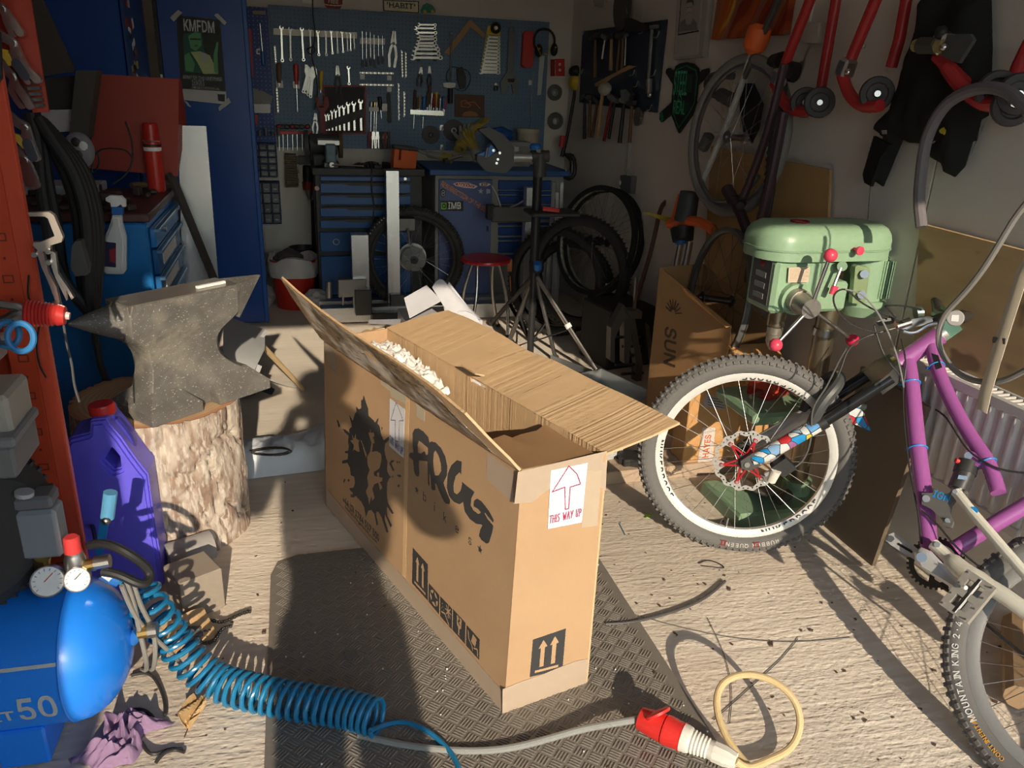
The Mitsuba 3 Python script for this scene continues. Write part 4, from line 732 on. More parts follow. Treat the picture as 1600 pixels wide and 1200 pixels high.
part(gw, 'motor', cyl((o[0] - .12, 5.52, ZT + .14), (o[0] + .05, 5.52, ZT + .14), .065, n=20), DGREY); part(gw, 'stand', box((.14, .10, .08), (o[0] - .04, 5.52, ZT + .04), bev=.01), DGREY); part(gw, 'wheel', cyl((o[0] + .06, 5.52, ZT + .14), (o[0] + .085, 5.52, ZT + .14), .085, n=28), M((0.12, 0.085, 0.045), .8)); part(gw, 'wheel', cyl((o[0] - .155, 5.52, ZT + .14), (o[0] - .13, 5.52, ZT + .14), .085, n=28), DGREY)
oc = thing('mitre_block', 'bright orange U-shaped plastic block with dark top lying on the tool chest', 'block'); p = PY(631, 249, 5.33)
Rm = rotz(.15) @ rotax(Y_, .10); part(oc, 'body', xf(prism(Polygon([(-.075, -.06), (.075, -.06), (.075, .055), (-.03, .055), (-.03, -.01), (-.045, -.01), (-.045, .055), (-.075, .055)]).buffer(-.003).buffer(.003), .07, (0, .035, 0), X_, Z_), Rm, (p[0], 5.33, ZT + .075)), ORANGE); part(oc, 'top', xf(box((.16, .075, .025), (0, 0, .068), bev=.006), Rm, (p[0], 5.33, ZT + .075)), DGREY)
one('rag', xf(sph((0, 0, 0), .05, .55, .5, 1.25, 3), None, (PY(628, 222, 5.55)[0], 5.55, .955)), M((0.38, 0.03, 0.17), .8), 'magenta rag stuffed behind the orange block', 'rag', smooth=True)
cl = thing('chest_clutter', 'low heap of dark clips and fittings on top of the tool chest', 'tool clutter', kind='stuff'); ms = []
for k in range(22): ms.append(box((rng.uniform(.02, .06), rng.uniform(.02, .05), rng.uniform(.02, .05)), (rng.uniform(.40, .64), rng.uniform(5.24, 5.42), ZT + .022), rotz(rng.uniform(0, 3)) @ rotax(X_, rng.uniform(-.4, .4)), .004))
scene[cl] = mikit.ply(cat(ms), DSTEEL, 30)
one('black_flex', tube(spline([(.47, 5.30, ZT + .05), (.475, 5.15, ZT + .03), (.47, 5.135, .80), (.482, 5.138, .70), (.475, 5.138, .60), (.47, 5.138, .45)], 40), .004, 6), BLACK, 'thin black cord hanging down the front of the tool chest', 'cord')
# things on the workbench
ZW = .933
gb = thing('storage_box', 'grey printed carton with a lid on the workbench', 'box'); p = PY(797, 245, 5.42)
part(gb, 'body', box((.24, .17, .14), (p[0], 5.42, ZW + .07), bev=.004), M((0.20, 0.20, 0.20), .6)); part(gb, 'lid', box((.245, .175, .03), (p[0], 5.42, ZW + .145), bev=.004), M((0.26, .26, .26), .6)); part(gb, 'label', box((.11, .002, .03), (p[0] - .02, 5.333, ZW + .115)), M((0.5, .5, .5), .5))
tb = thing('tub', 'cream plastic tub with a lid standing at the back of the workbench', 'tub'); p = PY(824, 232, 5.58); part(tb, 'body', lathe([(0, 0), (.068, 0), (.075, .21), (0, .21)], (p[0], 5.58, ZW), Z_, 28), M((0.42, .36, .28), .5)); part(tb, 'lid', lathe([(0, .21), (.080, .21), (.080, .235), (0, .236)], (p[0], 5.58, ZW), Z_, 28), M((0.48, .42, .33), .5))
def crumple(o, s, m, label, cat_, seed, name='cloth'):
    q = trimesh.creation.icosphere(4, 1.0); v = np.array(q.vertices); v = v * (0.72 + .55 * meshkit.fbm(v * 2.2 + seed, 3, seed)[:, None]) * V(*s); q.vertices = v + V(*o)
    return one(name, q, m, label, cat_, smooth=30)
p = PY(782, 211, 5.5); crumple((p[0], 5.5, p[2]), (.085, .06, .05), M((0.02, .09, .33), .6), 'crumpled blue cloth lying on the grey carton on the workbench', 'cloth', 3)
def glove(o, R, m, m2, label):
    h = thing('work_glove', label, 'glove'); f = [bone(V(0, 0, 0), V(.07, 0, 0), .035, .038)] + [bone(V(.085, -.032 + .021 * k, 0), V(.085 + (.06, .075, .07, .05)[k], -.042 + .028 * k, .012), .0125, .010) for k in range(4)] + [bone(V(.03, .03, 0), V(.075, .075, .01), .014, .011)]
    part(h, 'hand', xf(body_mesh2(f), R * V(1, 1, .65)[None, :], o), m, True); part(h, 'cuff', xf(lathe([(.028, -.07), (.044, -.07), (.040, .0), (.026, 0)], (0, 0, 0), X_, 16, closed=True), R * V(1, 1, .7)[None, :], o), m2); return h
import manifold3d as m3
def msphere(p, r, n=14): return m3.Manifold.sphere(r, n).translate([float(x) for x in p])
def bone(p, q, r, r2): return m3.Manifold.batch_hull([msphere(p, r), msphere(q, r2)])
def body_mesh2(ms, edge=.012, it=8):
    m = m3.Manifold.batch_boolean(ms, m3.OpType.Add).refine_to_length(edge).to_mesh(); t = trimesh.Trimesh(m.vert_properties[:, :3], m.tri_verts, process=True); trimesh.smoothing.filter_taubin(t, iterations=it); return t
OCH, GLV = M((0.36, 0.27, 0.06), .8), M((0.30, 0.30, 0.27), .8)
for k, (x, y, Y, rz, ry, lb) in enumerate([(722, 222, 5.45, 1.1, -.7, 'yellow and grey work glove lying uppermost on the workbench heap'), (735, 205, 5.56, .4, -.5, 'yellow glove with fingers up at the back of the workbench heap'), (690, 245, 5.34, 2.8, -.15, 'ochre glove lying at the left end of the workbench'), (742, 235, 5.40, 2.0, -.9, 'grey and ochre glove hanging over the heap beside the stand clamp')]):
    glove(PY(x, y, Y), rotz(rz) @ rotax(Y_, ry), OCH if k % 2 else GLV, GLV if k % 2 else OCH, lb)
fl = thing('torch', 'bright metal hand torch lying on the workbench beside the gloves', 'torch'); a, b = PY(700, 250, 5.28), PY(722, 243, 5.30); part(fl, 'barrel', tube([a, b], .012, 10), CHROME); part(fl, 'head', tube([a - nz(b - a) * .03, a], [.018, .014], 10), DGREY)
cd_ = thing('c_clamp', 'black C-clamp hanging from the right end of the workbench', 'clamp'); o = PY(892, 268, 5.12)
part(cd_, 'frame', tube(spline([PY(x, y, 5.10) for x, y in ((884, 243), (893, 243), (898, 255), (897, 272), (890, 279), (882, 276))], 24), .013, 8), BLACK); part(cd_, 'screw', tube([PY(885, 276, 5.10), PY(884, 262, 5.10)], .006, 8), STEEL)
for k, (x0_, y0_, x1_, y1_) in enumerate([(866, 285, 860, 345), (878, 285, 876, 360), (871, 300, 869, 380)]):
    one('angle_bar', bar(PY(x0_, y0_, 5.12), PY(x1_, y1_, 5.08) * V(1, 1, 0) + V(0, 0, .02), .025, .012, bev=.002), ALU, ORD[k] + ' pale metal bar from the left by the right end of the workbench', 'bar', 'pale bars by the workbench')
# ---------------------------------------------------------------- bucket with a bin liner
bk_ = thing('bucket', 'red plastic bucket with a white bag hanging over its rim by the back wall', 'bucket'); o = PZ(462, 484); o = V(o[0], o[1] + .10, 0)
part(bk_, 'body', lathe([(0, 0), (.115, 0), (.15, .31), (.155, .31), (.155, .325), (.145, .325), (.11, .01), (0, .012)], o, Z_, 32), M((0.55, .035, .02), .45))
g = [[o + V(math.cos(a) * (r + .012 * math.sin(a * 7 + j)), math.sin(a) * (r + .012 * math.sin(a * 5 + j)), z + (.02 * math.sin(a * 3) if j else 0)) for a in np.linspace(0, 2 * math.pi, 49)] for j, (r, z) in enumerate([(.165, .22), (.168, .28), (.160, .335), (.13, .34), (.11, .28), (.0, .25)])]
one('bin_liner', sheet(g), M((0.58, .56, .56), .4), 'white plastic bag lining the red bucket', 'bag', smooth=40)
crumple(tuple(o + V(-.02, -.02, .33)), (.09, .08, .06), M((0.10, .09, .09), .6), 'dark crumpled rubbish on top of the red bucket', 'rubbish', 9, 'rubbish')
pn = thing('metal_bowl', 'dark metal bowl behind the red bucket', 'bowl'); p = PY(473, 402, 5.5); part(pn, 'bowl', lathe([(0, 0), (.05, 0), (.085, .08), (.09, .08), (.09, .085), (.083, .085), (.046, .008), (0, .008)], (p[0], 5.655, .26), Z_, 28), DSTEEL); part(pn, 'stand', box((.15, .13, .26), (p[0], 5.665, .13), bev=.004), M((0.14, .09, .06), .7))
p = PZ(425, 482); crumple((p[0] - .07, p[1] + .1, .06), (.10, .10, .08), M((0.45, .45, .47), .5), 'crumpled pale plastic bag on the floor left of the red bucket', 'bag', 12, 'bag')
p = PZ(500, 462, .1); crumple((p[0] - .02, p[1] - .1, .075), (.09, .08, .09), M((0.45, .44, .44), .5), 'crumpled white paper between the red bucket and the tool chest', 'paper', 15, 'paper')
# ---------------------------------------------------------------- frame jig of aluminium extrusion with a wheel
YJ = 4.93
jg = thing('frame_jig', 'frame building jig of aluminium extrusions with clamp blocks in front of the tool chest', 'jig')
def extr(a, b, w, up=(0, -1, 0)):
    a, b = np.asarray(a, float), np.asarray(b, float); m = [bar(a, b, w, w, up)]; z = nz(b - a); u = np.asarray(up, float); u = nz(u - z * (u @ z)); x = np.cross(u, z)
    for s in (-1, 0, 1): m.append(bar(a + u * (w / 2) + x * s * w * .42, b + u * (w / 2) + x * s * w * .42, w * (.14 if s else .10), .004, up))
    return cat(m)
jp = lambda x, y, d=0: PY(x, y, YJ - d)
a, b = jp(612, 266), jp(611, 478); part(jg, 'post', extr(V(a[0], YJ, a[2]), V(a[0], YJ, .13), .075), ALU)
a2 = jp(560, 363); part(jg, 'post', extr(V(a2[0], YJ - .05, a2[2]), V(a2[0], YJ - .05, .10), .10), ALU)
a3 = jp(826, 291); part(jg, 'post', extr(V(a3[0], YJ - .05, a3[2]), V(a3[0], YJ - .05, .06), .07), ALU)
part(jg, 'base_rail', extr((a2[0] - .25, YJ - .06, .08), (a3[0] + .06, YJ - .06, .08), .09, (0, -1, 0)), ALU); part(jg, 'base_rail', extr((a2[0] - .25, YJ + .12, .08), (a3[0] + .06, YJ + .12, .08), .08, (0, -1, 0)), ALU)
part(jg, 'clamp_block', box((.12, .06, .08), jp(633, 350), bev=.004), DSTEEL); part(jg, 'clamp_block', box((.17, .08, .11), jp(550, 448, .10), bev=.004), STEEL); part(jg, 'clamp_block', box((.10, .10, .16), jp(567, 470, .12), bev=.004), DSTEEL); part(jg, 'clamp_block', box((.09, .08, .10), jp(620, 470, .05), bev=.004), DSTEEL); part(jg, 'foot_plate', box((.26, .14, .06), jp(612, 492, .12), bev=.004), DSTEEL)
part(jg, 'pin', cyl(jp(637, 356, .05), jp(641, 382, .05), .008, n=8), CHROME); part(jg, 'pin', cyl(jp(514, 440, .05), jp(514, 465, .05), .02, n=10), STEEL); part(jg, 'screw', cyl(jp(536, 462, .14), jp(536, 476, .14), .007, n=8), CHROME)
part(jg, 'cross_plate', box((.28, .05, .095), jp(802, 334, .12), bev=.004), M((0.10, .10, .105), .4, .6)); part(jg, 'cross_plate', box((.05, .05, .09), jp(766, 331, .12), bev=.004), BLACK)
part(jg, 'probe', tube(spline([jp(782, 323, .14), jp(776, 305, .14), jp(768, 290, .14)], 10), .006, 6), STEEL); part(jg, 'probe', tube(spline([jp(797, 324, .14), jp(808, 320, .14), jp(818, 314, .14)], 10), .007, 6), STEEL)
wh = thing('bicycle_wheel', 'black mountain bike wheel with a silver cassette standing in the frame jig', 'wheel'); o = jp(646, 404, -.06)
wheel(wh, o, (-.05, -1, .03), .325, .030, rim=BLACK, nsp=28, up=X_, cass=.078, hubw=.06, n=56)
part(wh, 'brake_disc', lathe([(.06, -.001), (.09, -.001), (.09, .001), (.06, .001)], o + V(0, .05, 0), -Y_, 36, closed=True), STEEL)
wt = text('MAXXIS', .026, (0, 0, 0), X_, Y_, True)
def arctext(s, h, o, n, R, a0, up=X_, depth=.0008, flip=1, gap=1.15, bold=True):
    """lettering bent round a circle, letter by letter"""
    bx, by, bz = basis(n, up); ms = []; a = a0
    for c in s:
        if c != ' ':
            r = bx * math.cos(a) + by * math.sin(a); t = (-bx * math.sin(a) + by * math.cos(a)) * flip; ms.append(text(c, h, np.asarray(o) + r * R, -t if flip > 0 else -t, r if flip > 0 else -r, bold, depth))
        a -= flip * gap * h * (.55 if c in 'I1 ' else .95) / R
    return cat(ms)
part(wh, 'tyre__lettering', arctext('MAXXIS', .030, o - Y_ * .0262, (-.05, -1, .03), .325 - .024, 2.55), WHITE)
# ---------------------------------------------------------------- red stool
so = thing('stool', 'small folding stool with a round red seat and chrome legs', 'stool'); sc_ = PZ(759, 406, .46)
part(so, 'seat', lathe([(0, -.008), (.145, -.008), (.150, 0), (.148, .012), (.135, .016), (0, .014)], sc_, Z_, 40), M((0.42, .02, .025), .3))
for k, a in enumerate((3.9, 5.5, .8, 2.3)):
    f = sc_ * V(1, 1, 0) + V(math.cos(a) * .17, math.sin(a) * .17, .012); t = sc_ + V(math.cos(a) * .09, math.sin(a) * .09, -.012); m = (f + t) / 2 + V(math.cos(a + 1.2) * .03, math.sin(a + 1.2) * .03, 0)
    lg = part(so, 'leg', tube(spline([t, m, f], 16), .010, 10), CHROME); part(lg, 'foot', sph(f, .013), BLACK)
one('screwdriver', cat(lathe([(0, 0), (.014, 0), (.016, .05), (.012, .075), (0, .078)], PY(797, 406, sc_[1] - .02) - Z_ * .07, Z_, 10), cyl(PY(797, 432, sc_[1] - .02), PY(798, 455, sc_[1] - .02), .004, n=6)), M((0.45, .16, .06), .5), 'orange-handled screwdriver hooked on the edge of the red stool', 'screwdriver')
# ---------------------------------------------------------------- repair stand
rs = thing('repair_stand', 'black bicycle repair stand on a folding tripod with a clamp head', 'repair stand'); YS = 4.02; rp = lambda x, y, d=0: PY(x, y, YS - d)
tp_, bt = rp(841, 258), rp(829, 541); bt = V(bt[0], YS, .05); tp_ = V(tp_[0], YS, tp_[2])
part(rs, 'pole', tube([bt, tp_], .019, 14), M((0.05, .05, .053), .35, .6)); md = rp(836, 432); part(rs, 'sleeve', tube([bt + (tp_ - bt) * .50, tp_], .024, 14), BLACK)
part(rs, 'head', tube([rp(843, 276), rp(843, 240)], .034, 14), M((0.05, .05, .05), .5)); part(rs, 'head_arm', tube([rp(784, 246), rp(836, 246)], .024, 14), M((0.42, .42, .42), .4, .7)); part(rs, 'head_arm', tube([rp(830, 244), rp(857, 244)], .030, 14), M((0.05, .05, .05), .5))
part(rs, 'knob', lathe([(0, 0), (.028, .003), (.03, .02), (.02, .03), (0, .032)], rp(836, 234, .03), Z_, 10), BLUE); part(rs, 'lever', tube([rp(839, 235, .04), rp(845, 236, .05)], .010, 8), CHROME)
jw = part(rs, 'clamp_jaw', prism(Polygon([(0, 0), (.05, -.05), (.15, -.06), (.19, -.02), (.19, .07), (.13, .13), (.06, .16), (-.0, .15), (.07, .10), (.11, .05), (.06, .02), (.0, .03)]).buffer(-.006).buffer(.006), .05, rp(742, 250, -.025), X_, Z_), M((0.06, .06, .065), .5))
part(jw, 'pad', prism(Polygon([(.0, .03), (.06, .02), (.1, .05), (.07, .08), (.05, .05)]), .052, rp(742, 250, -.024), X_, Z_), BLUE)
for x, y in ((771, 235), (781, 239), (778, 249), (776, 255)): part(jw, 'bolt', cyl(rp(x, y, .02), rp(x, y, .036), .007, n=8), CHROME)
part(rs, 'jaw_screw', tube([rp(759, 246, .04), rp(762, 231, .04)], .006, 8), CHROME)
part(rs, 'tray', box((.26, .18, .02), rp(862, 332, .03), bev=.006), M((0.03, .03, .03), .5)); one('pliers', cat(bar(rp(848, 324, .08), rp(873, 328, .08), .02, .012), bar(rp(848, 327, .10), rp(873, 330, .10), .02, .012)), RED, 'red-handled pliers lying in the tray of the repair stand', 'pliers')
hubz = rp(838, 415); part(rs, 'collar', cat(tube([rp(838, 424), rp(838, 408)], .040, 14)), BLACK); part(rs, 'knob', cyl(rp(840, 420, .03), rp(840, 411, .045), .022, n=14), BLUE)
hubp = rp(836, 428); hz = hubp[2]
for fx, fy, mt_, r in ((768, 505, BLACK, .014), (793, 540, M((0.2, .2, .2), .35, .9), .014), (936, 585, CHROME, .013), (868, 560, M((0.2, .2, .2), .35, .9), .012)):
    f = PZ(fx, fy, .02); lg = part(rs, 'leg', tube([hubp + nz(f - hubp) * .02, f], r, 10), mt_); part(lg, 'foot', sph(f + Z_ * .004, .02), RUBBER); m = hubp * .45 + f * .55; c = V(bt[0], YS, m[2] - .16); part(rs, 'brace', bar(m, V(bt[0], YS, max(.10, m[2] - .12)), .02, .006), BLACK)
part(rs, 'leg_band', tube([hubp * .5 + PZ(936, 585, .02) * .5, hubp * .46 + PZ(936, 585, .02) * .54], .018, 10), WHITE)
# ================================================================ left side
RORG = M((0.50, 0.055, 0.018), 0.45); RED2 = M((0.36, 0.04, 0.02), .5)
YR = 1.95
RP = Plane((0, YR, 0), X_, Z_)
rk = thing('steel_shelving', 'orange-red slotted steel shelving along the left wall with grey-edged shelves', 'shelving')
xr = -0.566
part(rk, 'end_panel', box((.62, .006, 1.75), (xr - .36, YR + .012, 1.05)), RORG)
slots = []
up = box((.055, .030, 1.86), (xr - .055, YR, 1.0), bev=.002)
for k in range(34):
    z = .18 + k * .046
    if z > 1.84: break
    slots.append(prism(sbox(-.011, -.009, .011, .009).difference(sbox(-.0085, -.0065, .0085, .0065)) if k % 2 == 0 else Point(0, 0).buffer(.003, 5), .0006, (xr - .052, YR - .0150, z), X_, Z_))
ku = part(rk, 'upright', up, RORG); part(ku, 'slots', cat(slots), M((0.15, .02, .01), .6), kind='stuff')
part(rk, 'upright_lip', bar((xr - .012, YR - .004, .07), (xr - .012, YR - .004, 1.93), .024, .034, bev=.003), M((0.56, .07, .03), .4))
part(rk, 'upright', box((.055, .03, 1.86), (xr - .62, YR, 1.0), bev=.002), RORG)
for z in (1.055, .885):
    sh = part(rk, 'shelf', box((.56, 1.60, .008), (xr - .37, YR - .82, z)), GREY); part(sh, 'front_edge', box((.012, 1.60, .048), (xr - .085, YR - .82, z - .022), bev=.002), M((0.34, .31, .27), .5))
part(rk, 'shelf', box((.56, 1.60, .03), (xr - .37, YR - .82, 1.62), bev=.002), GREY)
part(rk, 'upright', box((.05, .035, 1.95), (xr - .06, YR - 1.62, 1.0), bev=.002), RORG)
ph2 = thing('pegged_panel', 'red sheet-metal panel with a row of dark clips standing behind the front upright', 'panel')
B2Y = 2.16; R2 = Plane((0, B2Y, 0), X_, Z_)
part(ph2, 'sheet', R2.px([(-40, -60), (38, -60), (76, 175), (52, 176), (-10, 60)], .008), RED2)
for k in range(6):
    y = 118 + k * 9; part(ph2, 'clip', R2.px([(38 + k * 2, y), (57 + k * 2, y - 1), (58 + k * 2, y + 4), (39 + k * 2, y + 5)], .02, .008), DGREY)
# locking pliers hanging on the uprights
def lockpl(pl, pts, label, w=.011, trig=None, grip=None, h=.03, grp=None):
    """pts: nose tip, jaw pivot, upper handle bends ... end, lower handle ... end (pixels)"""
    k = thing('locking_pliers', label, 'pliers', grp); tip, piv, up_, lo = pts
    part(k, 'jaw', pl.prism(LineString(pl.tr(tip)).buffer(w * .9), .016, h), STEEL); part(k, 'handle', pl.prism(LineString(pl.tr([piv] + up_)).buffer(w * .8), .016, h), CHROME); part(k, 'handle', pl.prism(LineString(pl.tr([piv] + lo)).buffer(w * .55), .012, h + .002), CHROME)
    for x, y in (tip[-1], piv): part(k, 'rivet', cyl(pl.pt(*pl.uv(x, y), h), pl.pt(*pl.uv(x, y), h + .022), .006, n=8), CHROME)
    if trig: part(k, 'release', pl.prism(Polygon(pl.tr(trig)).buffer(.002), .012, h + .004), YELLOW)
    if grip: part(k, 'grip', pl.prism(LineString(pl.tr(grip)).buffer(w * .95), .020, h - .002), M((0.05, .055, .075), .6))
F2 = Plane((0, YR - .06, 0), X_, Z_)
G_ = 'pliers hanging on the red shelving'
lockpl(R2, ([(2, 8), (12, 15)], (14, 17), [(26, 32), (40, 52)], [(20, 38), (28, 56)]), 'bare steel locking pliers hanging highest on the red shelving', grp=G_)
lockpl(R2, ([(3, 52), (20, 62), (30, 68)], (30, 70), [(40, 92), (50, 108), (66, 124)], [(30, 100), (46, 120), (52, 128)]), 'locking pliers with a yellow release and grey grips, second from the top of the shelving', trig=[(8, 78), (20, 80), (28, 98), (24, 102), (14, 88), (8, 82)], grip=[(36, 100), (48, 118)], grp=G_)
lockpl(R2, ([(8, 95), (18, 108), (28, 118)], (30, 122), [(36, 135), (48, 152), (55, 164)], [(26, 140), (36, 158), (42, 165)]), 'plain steel locking pliers hanging third from the top of the shelving', grp=G_)
lockpl(R2, ([(18, 176), (32, 188), (46, 196)], (48, 198), [(52, 212), (58, 230), (64, 244)], [(44, 222), (54, 238), (58, 246)]), 'locking pliers with a yellow release and blue grips, fourth from the top of the shelving', trig=[(25, 206), (38, 210), (48, 224), (45, 228), (34, 216)], grip=[(52, 222), (60, 242)], grp=G_)
lockpl(R2, ([(26, 228), (38, 236), (46, 246)], (48, 248), [(54, 262), (60, 276), (63, 286)], [(42, 262), (50, 278), (53, 285)]), 'plain steel locking pliers hanging lowest of the five on the shelving', grp=G_)
one('phone_case', F2.prism(Polygon(F2.tr([(-6, 50), (3, 52), (6, 122), (2, 127), (-6, 128)])).buffer(.002), .012, .01), BLACK, 'black flat case hanging at the left edge of the red shelving', 'case')
# C-shaped locking clamp
cc = thing('locking_clamp', 'large locking C-clamp with a pale jaw hung on the edge of the red shelving', 'clamp'); Q = Plane((0, YR - .035, 0), X_, Z_); z4 = dict(ox=0, oy=280, k=3.81)
part(cc, 'frame', Q.px([(165, 200), (290, 195), (320, 215), (375, 345), (365, 375), (300, 395), (300, 430), (230, 430), (195, 395), (200, 375), (240, 375), (325, 340), (285, 235), (265, 222), (175, 222)], .016, .005, **z4), M((0.42, .37, .33), .4, .7))
part(cc, 'handle', Q.px([(215, 425), (255, 430), (290, 560), (335, 640), (355, 735), (335, 752), (320, 700), (285, 610), (245, 520)], .016, .005, **z4), M((0.48, .36, .33), .35, .8)); part(cc, 'handle', Q.px([(300, 425), (330, 440), (345, 560), (400, 640), (440, 705), (425, 718), (395, 660), (395, 725), (380, 690), (330, 590), (305, 520)], .014, .004, **z4), CHROME)
for x, y in ((222, 437), (305, 418), (305, 483)): part(cc, 'rivet', cyl(Q.pt(*Q.uv(x / 3.81, 280 + y / 3.81), .015), Q.pt(*Q.uv(x / 3.81, 280 + y / 3.81), .026), .006, n=8), CHROME)
part(cc, 'screw', Q.tube([(335, 720), (350, 755)], .009, .012, **z4), STEEL)
# things lying on the shelves
cg = thing('caulking_gun', 'steel caulking gun with a ribbed red nose and pale tip lying on the shelf end', 'caulking gun'); gp = lambda x, y, Y=YR - .10: PY(x, y, Y)
a, b = gp(40, 489), gp(104, 493); L = np.linalg.norm(b - a); ax = nz(b - a); pr = [(0, 0), (.026, 0)]
for k in range(8): pr += [(.030 - .0006 * k, L * (.06 + .085 * k)), (.026 - .0006 * k, L * (.10 + .085 * k))]
part(cg, 'nose', lathe(pr + [(.024, L * .8), (.020, L * .97), (0, L)], a, ax, 20), RED); part(cg, 'tip', tube([b - ax * .005, gp(109, 494)], [.009, .008], 10), M((0.62, .45, .42), .4))
part(cg, 'frame', tube(spline([a, gp(30, 480), gp(15, 477), gp(-5, 474)], 16), .010, 10), STEEL); part(cg, 'frame', tube(spline([a, gp(28, 492), gp(12, 500), gp(-8, 505)], 16), .014, 10), CHROME)
scs = thing('scissors', 'blue-handled scissors lying on the lower shelf of the red shelving', 'scissors'); cb_ = M((0.03, .18, .42), .45); o1, o2 = PY(32, 527, 1.62), PY(12, 522, 1.66)
part(scs, 'handle', tube(spline([o1 + V(.022 * math.cos(t), .02 * math.sin(t) * .3, .026 * math.sin(t)) for t in np.linspace(0, 2 * math.pi, 12)[:-1]], 30, True), .006, 8, closed=True), cb_); part(scs, 'handle', tube(spline([o2 + V(.020 * math.cos(t), .01 * math.sin(t), .022 * math.sin(t)) for t in np.linspace(0, 2 * math.pi, 12)[:-1]], 30, True), .006, 8, closed=True), cb_)
part(scs, 'blade', cat(bar(o2 - V(.01, 0, 0), o2 - V(.14, -.02, .01), .018, .004), bar(o1 - V(.02, 0, .01), o2 - V(.13, -.02, .015), .014, .004)), STEEL)
xb = xr - .14
tb2 = thing('plastic_box', 'grey clip-lid plastic box on the low shelf of the red shelving', 'box'); c = PY(24, 690, 1.70); part(tb2, 'body', box((.14, .16, .07), (c[0] - .05, c[1], c[2] - .012), bev=.006), M((0.16, .16, .16), .5)); part(tb2, 'lid', box((.155, .17, .022), (c[0] - .05, c[1], c[2] + .033), bev=.005), M((0.20, .20, .20), .5)); part(tb2, 'latch', box((.07, .012, .03), (c[0] - .06, c[1] - .083, c[2] + .015), bev=.003), M((.05, .05, .09), .5))
c = PY(-2, 640, 1.70); one('plastic_box', box((.10, .14, .085), (c[0] - .015, 1.72, c[2] + .004), bev=.008), M((0.36, .33, .28), .5), 'small beige plastic box stacked on the grey clip-lid box', 'box')
part(rk, 'shelf', box((.50, .9, .02), (c[0] - .34, YR - .47, c[2] - .055), bev=.002), GREY)
one('shelf_cable', tube(spline([PY(x, y, YR - .036) for x, y in ((45, 430), (47, 470), (60, 490), (58, 530), (62, 570), (72, 590))], 40), .002, 5), BLACK, 'thin black wire dangling over the slotted orange upright', 'wire')
one('thin_cable', tube(spline([PY(x, y, YR - .10) for x, y in ((98, 498), (105, 540), (112, 570), (116, 600), (124, 628))], 40), .0028, 6), DGREY, 'thin dark cable hanging in front of the anvil horn', 'cable')
# ---------------------------------------------------------------- blue tool cabinet, its side towards us
CBL = M((0.012, 0.15, 0.42), .3); CBD = M((0.012, .10, .28), .35)
YK = 2.95; kc = PY(236, 335, YK); XK = kc[0]; ZK = kc[2]
bc = thing('drawer_cabinet', 'bright blue steel drawer cabinet with labelled drawers behind the anvil', 'cabinet')
part(bc, 'body', box((.62, .66, ZK - .03), (XK - .33, YK + .335, (ZK - .03) / 2 + .0), bev=.006), CBL)
part(bc, 'worktop', box((.64, .68, .028), (XK - .325, YK + .335, ZK - .012), bev=.004), M((0.07, .03, .03), .5))
KX = Plane((XK - .02, 0, 0), Y_, Z_)
zz = ZK - .05
for k, hgt in enumerate((.075, .095, .095, .14, .16, .18)):
    d = part(bc, 'drawer', box((.02, .60, hgt - .008), (XK - .008, YK + .335, zz - hgt / 2), bev=.003), CBD if k else CBL)
    if k in (1, 2): part(d, 'label', box((.003, .34, hgt * .55), (XK + .0035, YK + .30, zz - hgt / 2)), M((0.5, .5, .5), .4))
    part(d, 'handle', box((.022, .60, .014), (XK + .006, YK + .335, zz - .012), bev=.003), M((.10, .22, .38), .35, .4)); zz -= hgt
part(bc, 'lock', cyl((XK, YK + .22, ZK - .085), (XK + .012, YK + .22, ZK - .085), .012, n=12), CHROME)
sb = thing('spray_bottle', 'white trigger spray bottle with a blue collar hanging by the blue cabinet', 'spray bottle'); SPL = Plane((0, YK - .05, 0), X_, Z_)
bprof = [(620, 360), (660, 260), (672, 212), (725, 212), (730, 260), (752, 345), (752, 540), (735, 562), (640, 560), (618, 540)]
g = Polygon(SPL.tr(bprof, 0, 280, 3.81)).buffer(-.004).buffer(.004); part(sb, 'body', cat(*[SPL.prism(g.buffer(-b), .012, h) for b, h in ((.010, -.034), (.003, -.024), (0, -.013), (0, -.002), (.003, .009), (.010, .020))]), M((0.60, .60, .60), .4))
part(sb, 'collar', SPL.px([(664, 165), (728, 170), (728, 213), (664, 210)], .034, -.02, 0, 280, 3.81), BLUE); part(sb, 'trigger_head', SPL.px([(628, 112), (650, 98), (720, 102), (745, 125), (747, 165), (728, 165), (720, 150), (690, 168), (662, 165), (655, 140), (640, 135), (630, 128)], .022, -.014, 0, 280, 3.81), WHITE)
part(sb, 'label', SPL.px([(625, 372), (690, 380), (690, 525), (620, 520)], .001, .033, 0, 280, 3.81), M((0.03, .03, .08), .4)); part(sb, 'label_picture', SPL.px([(650, 420), (688, 410), (688, 500), (655, 490)], .001, .0335, 0, 280, 3.81), M((0.30, .03, .04), .4))
one('cabinet_top_strap', box((.02, .004, .02), (XK - .16, YK - .004, ZK - .01)), WHITE, 'little white hook holding the spray bottle to the cabinet edge', 'hook')
